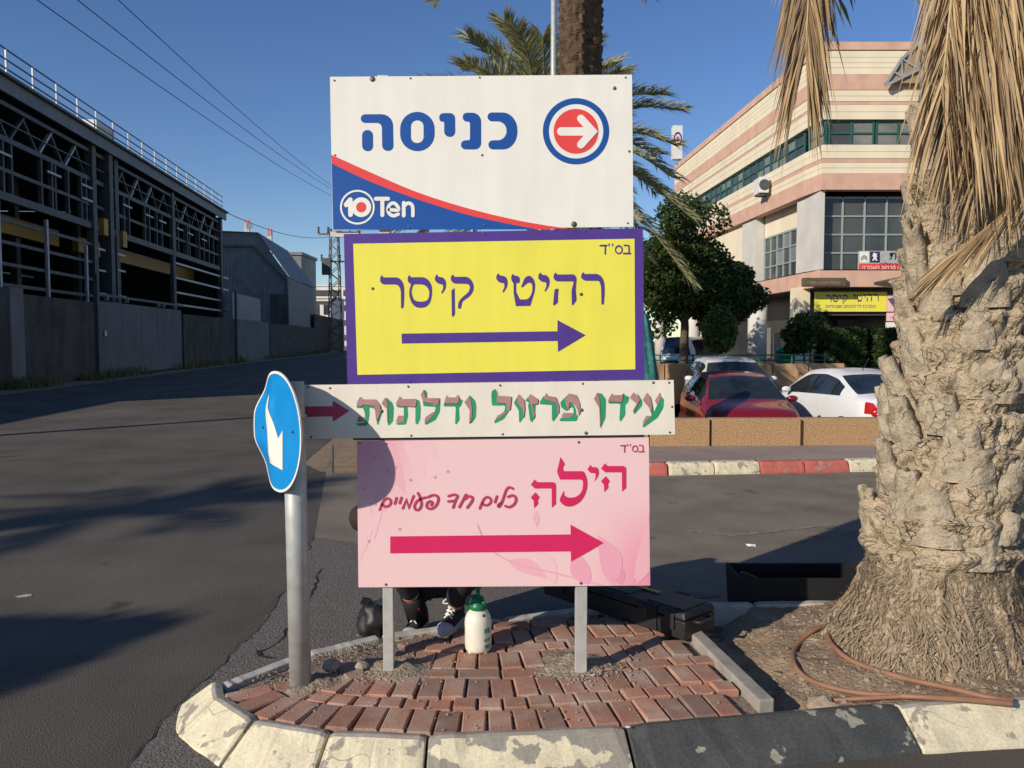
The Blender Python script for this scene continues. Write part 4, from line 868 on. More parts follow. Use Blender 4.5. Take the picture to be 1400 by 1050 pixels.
# utility pole hidden behind the signs and its wires
up_ = Vector((at(492, 470, 58).x, 58, 0)); UP = empty('utility_pole', up_, 'wooden utility pole behind the sign stack carrying the overhead wires', 'pole')
b = MB(); b.tube([up_, up_ + Vector((0, 0, 12.3))], [.17, .12], 12); b.build('mast', M['rust'], UP); b = MB(); b.beam(up_ + Vector((-1.9, 0, 11.6)), up_ + Vector((1.9, 0, 11.6)), .12, .14); b.build('crossarm', M['rust'], UP)
def wire(a, c, sag, r, lab):
    a, c = Vector(a), Vector(c); pts = []
    for i in range(41): t = i/40; p = a.lerp(c, t); p.z -= sag*4*t*(1-t); pts.append(p)
    b = MB(); b.tube(pts, r, 5); return tag(b.build('overhead_wire', M['wire']), lab, 'wire', 'overhead wires above the left road')
for (u0, v0, d0), (u1, v1), sag, lab in (((65, 0, 17), (462, 272), .35, 'lowest of the three long overhead wires crossing the left sky'), ((118, 0, 18), (470, 268), .35, 'middle of the three long overhead wires crossing the left sky'), ((170, 0, 19), (455, 255), .3, 'uppermost of the three long overhead wires crossing the left sky')):
    p1 = at(u1, v1, 58); p0 = at(u0, v0, d0); p2 = p0 + (p0 - p1)*.14; p1 = p0 + (p1-p0)*1.0
    w_ = wire(p2, p1, sag, .012, lab)
    q = p2.lerp(p1, .47 if u0 != 118 else .9); q.z -= sag*4*.25
p_ = Vector((-12.2, 11.4, 0)); UQ = empty('utility_pole', p_, 'wooden utility pole left of the picture where the overhead wires begin', 'pole'); b = MB(); b.tube([p_, p_ + Vector((0, 0, 9.4))], [.15, .11], 10); b.build('mast', M['rust'], UQ); b = MB(); b.beam(p_ + Vector((-.3, 0, 9.3)), p_ + Vector((3.2, .6, 9.6)), .1, .12); b.build('crossarm', M['rust'], UQ)
wire(S(60, 11.3, -.3), bp_ + Vector((0, 0, ht-1)), 1.0, .03, 'single slack wire from the factory roof to the pylon')

# ---------------------------------------------------------------- right: shopping building
BX = empty('stone_building', (11, 29, 0), 'cream and pink striped stone building with ribbon windows and chamfered corner', 'building')
Pa = Vector((10.95, 30.3, 0)); Pb = Vector((11.12, 29.0, 0)); Pl = Vector((10.95 - .055*19, 49.3, 0)); Pr = Vector((34, 29.0, 0))
def inward(path, th):
    out = []; k = len(path)
    for i, p in enumerate(path):
        ds = []
        if i: ds.append((path[i]-path[i-1]).normalized())
        if i < k-1: ds.append((path[i+1]-path[i]).normalized())
        ns = [Vector((-d.y, d.x, 0)) for d in ds]; n = sum(ns, Vector()).normalized(); out.append(p + n*th/max(.5, n.dot(ns[0])))
    return out
PATH = [Pl, Pa, Pb, Pr]
def course(name, z0, z1, m, th=.35, out=0.0, path=PATH, parent=BX):
    A_ = inward(path, -out) if out else path; I_ = inward(path, th); k = len(path); vs = []
    for z in (z0, z1): vs += [Vector((*p.xy, z)) for p in A_] + [Vector((*p.xy, z)) for p in I_]
    fs = []
    for i in range(k-1):
        fs += [(i, i+1, 2*k+i+1, 2*k+i), (k+i+1, k+i, 3*k+i, 3*k+i+1), (2*k+i, 2*k+i+1, 3*k+i+1, 3*k+i), (i+1, i, k+i, k+i+1)]
    fs += [(0, 2*k, 3*k, k), (k-1, 2*k-1, 4*k-1, 3*k-1)]
    b = MB(); b.add(vs, fs); return b.build(name, m, parent)
def zc(y6): return at(1180, 20 + y6*.3857, 29.0).z
rows_ = [(98, 127, 'p', .05), (127, 152, 'c', 0), (152, 171, 'c', 0), (171, 189, 'c', 0), (189, 212, 'c', 0), (212, 268, 'p', .02), (268, 289, 'c', 0), (289, 308, 'c', 0), (308, 320, 'p', -.01), (320, 345, 'c', 0), (345, 372, 'c', 0),
         (461, 486, 'c', 0), (486, 510, 'c', 0), (510, 525, 'p', -.01), (525, 544, 'c', 0), (544, 563, 'c', 0), (563, 622, 'p', .03), (907, 966, 'p', .03)]
for a, c, t, o_ in rows_: course('stone_course', zc(c) + .012, zc(a), M['pink_stone' if t == 'p' else 'cream'], out=o_)
for a, c, t, o_ in rows_:
    if t == 'p' and c - a > 40:                       # upright joints of the pink slabs, front and side
        pass
course('core', zc(966) + .1, zc(372) - .05 + 0, M['shop'], 1.5, -1.1); 
course('core', zc(345), zc(100), M['cream'], .3, -.06)
course('core', zc(565), zc(470), M['cream'], .3, -.06)
b = MB(); b.add([(10.9, 29.4, zc(101)), (33.5, 29.4, zc(101)), (33.5, 49, zc(101)), (10.1, 49, zc(101))], [(0,1,2,3)]); b.build('roof', M['concrete'], BX)
LD = (Pl - Pa).normalized(); LN = Vector((-1, -.055, 0)).normalized(); LLEN = (Pl - Pa).length
# window frames: grids with panes
def wgrid(org, ux, W, z0, z1, cols, rws, m, gm, nrm, bar=.07, parent=BX, bars=None, name='window'):
    org, ux, nrm = Vector(org), Vector(ux).normalized(), Vector(nrm); b = MB(); up = Vector((0, 0, 1))
    xs = [W*i/cols for i in range(cols+1)]; zs = [z0 + (z1-z0)*j/rws for j in range(rws+1)]
    for i, x in enumerate(xs): b.beam(org + ux*x + up*z0, org + ux*x + up*z1, bar*(1.5 if i in (0, cols) else 1), bar, up=nrm)
    for j, z in enumerate(zs):
        for i in range(cols): b.beam(org + ux*(xs[i]+bar*.5) + up*z + nrm*.002, org + ux*(xs[i+1]-bar*.5) + up*z + nrm*.002, bar*.9, bar*(1.3 if j in (0, rws) else .9))
    fr = b.build(name, m, parent)
    for i in range(cols):
        for j in range(rws):
            q = [org + ux*xs[i] + up*zs[j], org + ux*xs[i+1] + up*zs[j], org + ux*xs[i+1] + up*zs[j+1], org + ux*xs[i] + up*zs[j+1]]
            tilt = nrm*random.uniform(-.006, .006); b = MB(); b.add([p - nrm*.02 + tilt*(k_ % 2) for k_, p in enumerate(q)], [(0,1,2,3)])
            g_ = gm if not isinstance(gm, tuple) else random.choice(gm); b.build('pane', g_, fr)
    return fr
zw0, zw1 = zc(460), zc(374); NF = Vector((0, -1, 0))
x = Pb.x + .25
while x < 21: wgrid((x, 29.14, 0), (1, 0, 0), 1.62, zw0, zw1, 2, 2, M['green_frame'], (M['glass_blind'], M['glass_blind'], M['glass']), NF, .065); x += 1.68
wgrid(Vector((*Pa.xy, 0)) + (Pb-Pa)*.08 - LN*.14, Pb - Pa, (Pb-Pa).length*.84, zw0, zw1, 2, 2, M['green_frame'], M['glass_blind'], LN, .08)
t = .35
while t < LLEN - 2.0: wgrid(Pa + LD*(t+1.62) - LN*.14, -LD, 1.62, zw0, zw1, 2, 2, M['green_frame'], (M['glass_blind'], M['glass'], M['glass']), LN, .065); t += 1.68
zb0, zb1 = zc(905), zc(640)
wgrid((Pb.x + .18, 29.55, 0), (1, 0, 0), 9.65, zb0, zb1, 12, 4, M['grey_frame'], (M['glass'], M['glass'], M['glass']), NF, .06)
wgrid((Pb.x + .18 + 9.75, 29.55, 0), (1, 0, 0), 9.6, zb0, zb1, 12, 4, M['grey_frame'], M['glass'], NF, .06)
wgrid(Pa + LD*5.2 - LN*.5, -LD, 4.2, zb0, zb0 + (zb1-zb0)*.72, 6, 3, M['grey_frame'], (M['glass'], M['glass_blind'], M['glass']), LN, .06)
b = MB(); q0 = Pa + LD*5.2 - LN*.5; q1 = Pa + LD*1.0 - LN*.5; zt_ = zb0 + (zb1-zb0)*.73
b.add([Vector((*q0.xy, zt_)), Vector((*q1.xy, zt_)), Vector((*q1.xy, zb1+.3)), Vector((*q0.xy, zb1+.3))], [(0,1,2,3)]); b.build('fascia_panel', M['cream'], BX)
# corner pier and the next pier on the long side
cpa, cpb = Pa - LN*.02, Pb
def pier(pts, z0, z1, m=M['col_white'], name='pier'):
    b = MB(); k = len(pts); b.add([Vector((*p.xy, z)) for z in (z0, z1) for p in pts], [tuple(range(k))[::-1], tuple(range(k, 2*k))] + [(i, (i+1) % k, k+(i+1) % k, k+i) for i in range(k)]); return b.build(name, m, BX)
pier([Pa + LD*.9 - LN*.12, Pa + LD*.02 - LN*.12, Pb + Vector((.0, .12, 0)), Pb + Vector((.16, .12, 0)), Pb + Vector((.16, .9, 0)), Pa + LD*.9 - LN*.8], zb0 - .02, zc(622) + .03)
pier([Pa + LD*7.0 - LN*.1, Pa + LD*5.3 - LN*.1, Pa + LD*5.3 - LN*.8, Pa + LD*7.0 - LN*.8], zb0 - .02, zc(622) + .03)
b = MB(); q0 = Pa + LD*19 - LN*.2; q1 = Pa + LD*7.0 - LN*.2; b.add([Vector((*q0.xy, zb0)), Vector((*q1.xy, zb0)), Vector((*q1.xy, zc(622)+.03)), Vector((*q0.xy, zc(622)+.03))], [(0,1,2,3)]); b.build('side_wall', M['cream'], BX)
zs_ = zc(966)
b = MB(); b.add([Vector((*p.xy, zs_+.08)) for p in (Pl, Pa, Pb, Pr)] + [Vector((34, 40, zs_+.08)), Vector((20, 49.3, zs_+.08))], [(0,1,2,3,4,5)]); b.build('soffit', M['soffit'], BX)
b = MB(); b.add([Vector((*p.xy, zb0+.02)) for p in (Pl, Pa, Pb, Pr)] + [Vector((34, 40, zb0+.02)), Vector((20, 49.3, zb0+.02))], [(0,1,2,3,4,5)]); b.build('floor_slab', M['soffit'], BX)
# ground floor: recessed shop fronts, columns
ZP = .45
b = MB(); b.add([(12.6, 33, ZP), (34, 33, ZP), (34, 33, zs_+.08), (12.6, 33, zs_+.08)], [(0,1,2,3)]); b.add([(12.6, 33, ZP), (12.6, 33, zs_+.08), (11.6, 49, zs_+.08), (11.6, 49, ZP)], [(0,1,2,3)]); b.build('shop_front', M['shop'], BX)
for u, d in ((1035, 31.2), (948, 43.0), (903, 52.0)):
    p = at(u, 470, d); b = MB(); b.lathe([(.36, 0), (.36, zs_ - ZP + .1)], (p.x, d, ZP), 24); b.build('column', M['col_white'], BX)
b = MB(); p = at(1092, 420, 30.2); b.box((p.x - .12, 30.2, ZP), (p.x + .42, 30.8, zs_+.07)); b.build('square_column', M['cream'], BX)
b = MB(); b.box((11.7, 29.6, zs_-1.0), (34, 29.75, zs_+.06)); b.build('sign_lintel', M['soffit'], BX)
for k, (u0, u1, v0, v1, m) in enumerate(((1042, 1052, 448, 492, 'glass_blind'), (1058, 1066, 455, 495, 'glass_blind'), (1145, 1175, 437, 448, 'steel_dark'), (1185, 1200, 455, 486, 'glass_blind'))):
    a, c = at(u0, v0, 32.8), at(u1, v1, 32.8); b = MB(); b.box((a.x, 32.7, c.z), (c.x, 32.9, a.z)); b.build('shop_door', M[m], BX)
# pergola truss canopy on the wall
CN = empty('canopy_truss', at(1225, 110, 28), 'pale steel truss canopy with tan underside on the right facade', 'canopy')
for dx in (0, 1.8, 3.6):
    P_ = [at(u, v, 28.95) + Vector((dx, 0, 0)) for u, v in ((1206, 118), (1228, 84), (1252, 62))]; Q_ = [at(u, v, 28.95) + Vector((dx, 0, 0)) for u, v in ((1206, 120), (1252, 98), (1262, 92))]
    off = Vector((0, -.25, 0)); b = MB()
    for a, c in zip(P_, P_[1:]): b.beam(a+off, c+off, .09, .09)
    for a, c in zip(Q_, Q_[1:]): b.beam(a+off, c+off, .09, .09)
    for a, c in ((P_[1], Q_[0].lerp(Q_[1], .5)), (P_[1], Q_[1]), (P_[2], Q_[1]), (P_[0].lerp(P_[1], .5), Q_[0].lerp(Q_[1], .5))): b.beam(a+off, c+off, .06, .06)
    b.build('truss', M['steel_pale'], CN)
b = MB(); P_ = [at(u, v, 28.95) for u, v in ((1206, 118), (1217, 100), (1228, 84), (1240, 72), (1252, 62))]; b.add([p + Vector((d, -.2, .05)) for p in P_ for d in (0, 4)], [(2*i, 2*i+1, 2*i+3, 2*i+2) for i in range(4)]); b.build('sheet', mat('tan_canopy', (.35, .26, .16), rough=.8), CN)
# air conditioner
p = Pa + LD*3.55; zc_ = at(1001, 256, 34).z; AC = empty('air_conditioner', (p.x, p.y, zc_-.4), 'white air conditioner unit on the long stone facade', 'air conditioner')
b = MB(); b.box((p.x-.52, p.y-.42, zc_-.33), (p.x-.12, p.y+.42, zc_+.33)); b.build('casing', M['white_far'], AC, bevel=.03)
b = MB(); b.lathe([(.22, 0), (.22, .02)], (0, 0, 0), 20); o = b.build('fan_grille', M['steel_dark'], AC); o.data.transform(Matrix.Translation((p.x-.32, p.y-.43, zc_))@Matrix.Rotation(R(90), 4, 'X'))
b = MB(); b.beam((p.x-.5, p.y-.3, zc_-.36), (p.x+.05, p.y-.3, zc_-.36), .04, .05); b.beam((p.x-.5, p.y+.3, zc_-.36), (p.x+.05, p.y+.3, zc_-.36), .04, .05); b.build('bracket', M['steel_dark'], AC)
# roof logo sign
q = at(924, 215, 48.5); RS = empty('rooftop_sign', q, 'small white rooftop sign with ring logo at the far end of the building', 'sign')
b = MB(); b.box((q.x-.28, 48.0, q.z-.2), (q.x+.28, 48.5, q.z+1.75)); b.build('box', M['white_far'], RS)
def facing(name, loops, m, parent, o3, sx, y): 
    return link(name, flatmesh(name, loops, lambda x_, z_: Vector((o3.x + x_*sx, y, o3.z - z_*sx))), m, parent)
facing('ring', [circ(0, -.95, .25, .42), circ(0, -.95, .17, .30)], M['s_blue'], RS, q, 1.0, 47.99); facing('dot', [circ(0, -.95, .10, .16)], M['s_red'], RS, q, 1.0, 47.985)
# --- banners and small signs on the building
YB_ = 29.45
a, c = at(1115, 399, YB_), at(1212, 426, YB_); BN = empty('yellow_banner', Vector((a.x, YB_, c.z)), 'yellow shop banner with dark Hebrew lettering under the pink stone band', 'banner')
b = MB(); b.box((a.x, YB_, c.z), (c.x, YB_+.1, a.z)); b.build('banner_panel', M['s_yellow'], BN)
def remap(l, fx, fy): return [[(fx(p[0]), fy(p[1])) for p in rpoly(q)] for q in l]
bu = Print(1115, 399, 1.0, YB_ - .005)
# words shrunk from the big yellow sign: photo px -> banner px
for l in W_KISAR: bu('letter', remap(l, lambda x_: 14 + (x_*.10714 + 510 - 519)*.235, lambda y_: 2 + (y_*.10714 + 360 - 370)*.235), M['s_purple'], BN)
for l in W_RAHITEI: bu('letter', remap(l, lambda x_: 14 + (x_*.142857 + 670 - 519)*.235, lambda y_: 2 + (y_*.142857 + 325 - 370)*.235), M['s_purple'], BN)
def text(body, px, w_px, v_base, Y, m, parent, flip=True):
    cu = bpy.data.curves.new('t', 'FONT'); cu.body = body[::-1]; cu.size = 1; ob = bpy.data.objects.new('t', cu); col.objects.link(ob)
    me = bpy.data.meshes.new_from_object(ob.evaluated_get(bpy.context.evaluated_depsgraph_get())); bpy.data.objects.remove(ob)
    xs = [v.co.x for v in me.vertices]
    if not xs: return None
    a_ = at(px, v_base, Y); s_ = (at(px + w_px, v_base, Y).x - a_.x)/(max(xs)-min(xs)); x0 = min(xs)
    for v in me.vertices: v.co = Vector((a_.x + (v.co.x-x0)*s_, Y, a_.z + v.co.y*s_))
    par = list(range(len(me.vertices)))                # one object for each separate letter shape
    def fd(i):
        while par[i] != i: par[i] = par[par[i]]; i = par[i]
        return i
    for f in me.polygons:
        for v in f.vertices[1:]: par[fd(v)] = fd(f.vertices[0])
    isl_ = {}
    for f in me.polygons: isl_.setdefault(fd(f.vertices[0]), []).append(tuple(f.vertices))
    for fs in isl_.values():
        ids = sorted({i for f in fs for i in f}); ix = {i: k for k, i in enumerate(ids)}
        b = MB(); b.add([me.vertices[i].co for i in ids], [tuple(ix[i] for i in f) for f in fs]); b.build('letter', m, parent)
    bpy.data.meshes.remove(me)
text('המרכז לרהיטים ושטיחים', 1129, 68, 421, YB_-.008, M['s_purple'], BN)
a, c = at(1212, 403, YB_), at(1300, 426, YB_); PB = empty('pink_banner', Vector((a.x, YB_, c.z)), 'pink and white shop banner right of the yellow banner', 'banner')
b = MB(); b.box((a.x+.03, YB_, c.z), (c.x, YB_+.1, a.z)); b.build('banner_panel', M['pk3'], PB)
bu = Print(1212, 403, 1.0, YB_-.005); bu('petal', leaf((28, 2), (24, 22), 8, 0), M['pk4'], PB, 1); bu('petal', leaf((14, 22), (20, 4), 5, 2), M['pk1'], PB, 2); bu('petal', leaf((45, 3), (34, 21), 6, 0), M['pk2'], PB, 3)
a, c = at(1212, 427.5, YB_), at(1300, 439, YB_); b = MB(); b.box((a.x+.03, YB_, c.z), (c.x, YB_+.08, a.z)); b.build('lower_panel', M['pk3'], PB); text('כלים חד פעמיים', 1217, 22, 435, YB_-.008, M['s_magenta2'], PB)
a, c = at(1211, 440.5, YB_), at(1300, 450, YB_); b = MB(); b.box((a.x+.03, YB_, c.z), (c.x, YB_+.08, a.z)); b.build('lower_panel', M['s_white'], PB)
YC = 29.45
a, c = at(1174, 343, YC), at(1262, 370, YC); CS = empty('garage_sign', Vector((a.x, YC, c.z)), 'grey and red car garage sign with two emblems in the lower windows', 'sign')
b = MB(); b.box((a.x, YC, c.z), (c.x, YC+.06, a.z)); b.build('sign_panel', mat('sign_grey', (.45, .45, .45), rough=.5), CS)
cs = Print(1174, 343, 1.0, YC-.004)
cs('red_strip', [[(0.5, 17.5), (86, 17.5), (86, 26), (0.5, 26)]], M['s_red'], CS); cs('white_square', [[(1, 1), (14, 1), (14, 16), (1, 16)]], M['s_white'], CS); cs('blue_square', [[(15.5, 1), (29, 1), (29, 16), (15.5, 16)]], plain('navy', (.02, .03, .09), .5), CS)
for dy in (0, 3): cs('chevron', [[(3, 9+dy), (7.5, 5.5+dy), (12, 9+dy), (12, 10.6+dy), (7.5, 7.3+dy), (3, 10.6+dy)]], M['steel_dark'], CS, 2)
cs('emblem', [[(19.5, 3), (22, 2.4), (23.5, 4), (25.8, 3.4), (24.4, 6), (25.6, 8), (24, 8.6), (24.8, 11.5), (26, 13.4), (23.4, 13.4), (22.2, 10.6), (20.6, 13.4), (18.2, 13.4), (20.4, 9.6), (19.8, 7), (17.6, 8), (19.6, 5.2)]], M['s_white'], CS, 2)
text('שירות', 1216, 38, 355, YC-.006, M['black_matte'], CS); text('כוכב רמלה', 1203, 48, 366.5, YC-.006, M['black_matte'], CS); text('כניסה מרחוב העבודה', 1179, 66, 368, YC-.012, M['s_white'], CS)
YD = 28.9
a, c = at(1096, 380, YD), at(1155, 392, YD); PL = empty('name_plaque', Vector((a.x, YD, c.z)), 'brown plaque with faint gold lettering on the pink stone band', 'sign')
b = MB(); b.box((a.x, YD-.15, c.z), (c.x, YD+.05, a.z)); b.build('plaque_panel', mat('bronze_plaque', (.14, .10, .065), rough=.5), PL, bevel=.03); pq = Print(1103, 384, 1.0, YD-.152); gm_ = mat('gold_letter', (.36, .29, .15), rough=.5); xq = 0
while xq < 44:
    wq = random.uniform(1.2, 2.4); pq('letter', [[(xq, 1.2), (xq+wq, 1.2), (xq+wq, 3.8), (xq+wq*.6, 3.8), (xq+wq*.6, 2.0), (xq, 2.0)]], gm_, PL); xq += wq + (.6 if random.random() < .85 else 2.0)
p = at(1215, 389, 28.3); FLD = empty('floodlight', p, 'small black floodlight on an arm above the yellow banner', 'floodlight'); b = MB()
b.add([p + Vector(q) for q in ((-.55,-.1,-.02),(.3,-.4,-.12),(.3,.3,-.12),(-.4,.3,.1),(.25,-.35,.22),(.3,.3,.25))], [(0,1,4),(0,3,2,1),(1,2,5,4),(0,4,5,3),(2,3,5)]); b.build('lamp_head', M['black_plastic'], FLD)
b = MB(); b.beam(p + Vector((.2, .1, 0)), p + Vector((.3, .75, .1)), .06, .06); b.build('arm', M['steel_dark'], FLD)
# ---------------------------------------------------------------- planter walls, shrubs, trees
random.seed(21)
PW = empty('planter_wall', (3, 11.8, SW), 'low exposed aggregate wall between far pavement and car park', 'wall')
xw = .95; ww = [.55, .52, .9, 1.35, 1.9, 1.9, 1.9, 1.9, 1.9]
for k, wd in enumerate(ww):
    b = MB(); yy = 11.62 + max(0, xw-1.8)*.05; b.box((xw, yy, SW-.1), (xw+wd-.025, yy+.22, SW+.40 + random.uniform(-.004, .004))); b.build('wall_panel', M['planter'], PW, bevel=.012); xw += wd
PW2 = empty('tan_retaining_wall', (7, 21.3, PZ), 'tan retaining wall behind the parked cars', 'wall')
xa, xb = at(860, 500, 21.3).x, at(1154, 500, 21.3).x; zt2 = at(1000, 497, 21.3).z; n = 6
for k in range(n):
    b = MB(); b.box((xa + (xb-xa)*k/n, 21.2, PZ), (xa + (xb-xa)*(k+1)/n - .03, 21.45, zt2 + random.uniform(-.006, .006))); b.build('wall_panel', M['planter_plain'], PW2, bevel=.01)
PW3 = empty('grey_retaining_wall', (11, 21.4, PZ), 'grey retaining wall right of the tan wall under the hedges', 'wall')
for k in range(4):
    b = MB(); b.box((xb + 1.5*k, 21.3, PZ), (xb + 1.5*(k+1) - .03, 21.5, zt2 - .12)); b.build('wall_panel', M['concrete'], PW3, bevel=.01)
sheet('plaza', [(1.0, 21.46), (30, 21.5), (30, 60), (1.0, 60)], ZP, M['sidewalk'])
b = MB(); b.box((1.0, 21.2, PZ), (xa - .02, 21.45, ZP-.01)); b.build('wall_end', M['planter_plain'], PW2)
# green railing on the wall
GR = empty('green_railing', (8, 21.7, ZP), 'thin green railing on top of the tan retaining wall', 'railing')
for z in (zt2+.08, zt2+.22): b = MB(); b.tube([(xa, 21.6, z), (xb-.4, 21.6, z)], .022, 6); b.build('rail', M['green_frame'], GR)
for k in range(7):
    x = xa + (xb-.4-xa)*k/6; b = MB(); b.tube([(x, 21.6, ZP), (x, 21.6, zt2+.24)], .025, 6); b.build('post', M['green_frame'], GR)
def leaves(b, c, rad, n, size, rnd=1.0, shell=.55):
    for k in range(n):
        d = Vector((random.gauss(0, 1), random.gauss(0, 1), random.gauss(0, 1))).normalized(); r_ = (shell + (1-shell)*random.random())
        p = Vector(c) + Vector((d.x*rad[0], d.y*rad[1], d.z*rad[2]))*r_
        a = (d*.6 + Vector((random.gauss(0, 1), random.gauss(0, 1), random.gauss(0, 1)-.3))*.7).normalized(); s = a.cross(Vector((random.gauss(0, 1), random.gauss(0, 1), random.gauss(0, 1)))).normalized(); L = size*random.uniform(.6, 1.3)
        b.add([p - a*L*.5, p + s*L*.28, p + a*L*.5, p - s*L*.28], [(0, 1, 2, 3)])
def tree(name, base, hgt, blobs, m, lab, size, n, group=None, trunk_r=.16, cat='tree'):
    e = empty(name, base, lab, cat, group); b = MB(); base = Vector(base)
    for c, r_, k in blobs: leaves(b, c, r_, int(n*k), size)
    b.build('crown', m, e); b = MB(); cc = Vector(blobs[0][0])
    b.tube([base, base.lerp(cc, .5) + Vector((.05, 0, 0)), cc], [trunk_r, trunk_r*.8, trunk_r*.4], 8)
    for c, r_, k in blobs[1:]: b.tube([base.lerp(cc, .55), base.lerp(cc, .8).lerp(Vector(c), .4), c], [trunk_r*.5, trunk_r*.35, .02], 6)
    b.build('trunk', M['trunk'], e); return e
def blobset(c, R_, n, rb, flat=.85):
    out = []
    for k in range(n):
        d = Vector((random.gauss(0, 1), random.gauss(0, 1), random.gauss(0, 1)*flat)).normalized()*random.uniform(.35, 1.0); r_ = rb*random.uniform(.7, 1.25)
        out.append((Vector(c) + Vector((d.x*R_[0], d.y*R_[1], d.z*R_[2])), (r_, r_, r_*.75), .8*random.uniform(.7, 1.3)/n*3))
    return out
c = at(935, 375, 25.0)
tree('ficus_tree', (c.x, 25, ZP), 5, [((c.x, 25, c.z), (1.6, 1.5, 1.3), 1.6)] + blobset((c.x, 25, c.z + .1), (2.15, 1.7, 2.35), 30, .72) + blobset((c.x + 1.0, 24.6, c.z - .9), (1.1, 1.0, 1.0), 12, .6), M['ficus'], 'large dark green ficus tree standing before the long facade', .14, 8000)
c = at(800, 400, 26.0)
tree('ficus_tree', (c.x, 26, ZP), 5, [((c.x, 26, c.z), (1.6, 1.5, 1.2), 1.4)] + blobset((c.x, 26, c.z), (2.4, 1.7, 1.6), 16, .8), M['ficus'], 'dark green tree mostly hidden behind the yellow sign', .14, 5000)
c = at(984, 452, 22.6)
tree('leafy_shrub', (c.x, 22.6, ZP), 2, [((c.x, 22.6, c.z), (.5, .5, .7), 1.6)] + blobset((c.x, 22.6, c.z), (.55, .45, .75), 12, .24), M['shrub'], 'sunlit leafy shrub beside the round white column', .13, 1500, 'shrubs on the raised bed', .04, 'shrub')
c = at(1098, 455, 23.0)
tree('leafy_shrub', (c.x, 23, ZP), 2, [((c.x, 23, c.z), (.5, .5, .6), 1.5)] + blobset((c.x, 23, c.z), (.6, .5, .62), 12, .25), M['ficus'], 'dark round shrub under the left end of the yellow banner', .13, 1500, 'shrubs on the raised bed', .04, 'shrub')
def hedge(u0, u1, v0, Y, lab):
    a, q = at(u0, v0, Y), at(u1, v0, Y); e = empty('clipped_hedge', ((a.x+q.x)/2, Y, ZP), lab, 'hedge', 'clipped hedges'); b = MB(); 
    for k in range(5200):
        x = random.uniform(a.x, q.x); y = Y + random.uniform(0, .9); z = random.uniform(ZP+.1, a.z); f = random.choice('xyzyz')
        if f == 'x': x = random.choice((a.x, q.x)) + random.gauss(0, .03)
        if f == 'y': y = Y + abs(random.gauss(0, .04))
        if f == 'z': z = a.z + random.gauss(0, .03)
        p = Vector((x, y, z)); d = Vector((random.gauss(0, 1), random.gauss(0, 1), random.gauss(0, 1))).normalized(); s = d.cross(Vector((random.gauss(0, 1), random.gauss(0, 1), random.gauss(0, 1)))).normalized()
        L = random.uniform(.05, .1); b.add([p-d*L, p+s*L*.5, p+d*L, p-s*L*.5], [(0,1,2,3)])
    b.build('foliage', M['hedge'], e)
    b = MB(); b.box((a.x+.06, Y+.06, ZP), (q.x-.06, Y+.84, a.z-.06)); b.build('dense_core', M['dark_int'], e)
hedge(1132, 1184, 452, 22.8, 'clipped square hedge under the yellow banner'); hedge(1200, 1262, 452, 22.8, 'clipped square hedge partly behind the palm trunk')
for k_, (x_, y_, r_, lab) in enumerate(((-9, 70, 2.4, 'far leafy tree left of the road end, behind the signs'), (-1.5, 76, 2.8, 'far leafy tree at the road end, behind the signs'), (5.5, 68, 2.6, 'far leafy tree right of the road end, behind the signs'))):
    tree('far_tree', (x_, y_, 0), 5, [((x_, y_, 4.2), (r_*.7, r_*.7, r_*.6), 1.5)] + blobset((x_, y_, 4.3), (r_, r_, r_*.8), 16, 1.0), M['shrub'], lab, .32, 1500)
# bright green bins at the shop
for u, lab in ((1074, 'left green litter bin behind the retaining wall'), (1126, 'right green litter bin behind the retaining wall')):
    p = at(u, 488, 24.4); e = empty('litter_bin', (p.x, 24.4, ZP), lab, 'bin', 'green litter bins'); b = MB(); b.lathe([(.24, 0), (.28, .85), (.30, .87), (.30, .93), (.20, 1.02)], (p.x, 24.4, ZP), 18); b.build('body', plain('bin_green', (.02, .30, .19), .4), e)
    b = MB(); b.lathe([(.31, .86), (.31, .90)], (p.x, 24.4, ZP), 18); b.build('rim', M['green_frame'], e)
# teal netting heap behind the signs
TN = empty('netting_wrap', (2.0, 12.4, 0), 'teal netting draped over a tall stack beside the yellow sign', 'netting'); b = MB(); n, k = 60, 22; vs = []
cx, cy = at(876, 520, 12.5).x, 12.6; zt_ = at(880, 432, 12.5).z
for i in range(k+1):
    t = i/k; z = zt_ - (zt_ - PZ)*t; r_ = .10 + .36*t**.8
    for j in range(n):
        a = 2*math.pi*j/n; rr = r_*(1 + .10*math.sin(7*a + 3*t) + .07*math.sin(13*a - 4*t) + .08*noise.noise(Vector((math.cos(a)*2, math.sin(a)*2, t*5)))); vs.append((cx + rr*math.cos(a), cy + rr*.7*math.sin(a), z + .03*math.sin(5*a)))
b.add(vs, [(i*n+j, i*n+(j+1) % n, (i+1)*n+(j+1) % n, (i+1)*n+j) for i in range(k) for j in range(n)] + [tuple(range(n))[::-1]], smooth=True); b.build('net', M['teal'], TN)
b = MB(); b.tube([(cx, cy, zt_-.15), (cx+.01, cy, zt_+.05)], .05, 8); b.build('tie', M['teal'], TN)

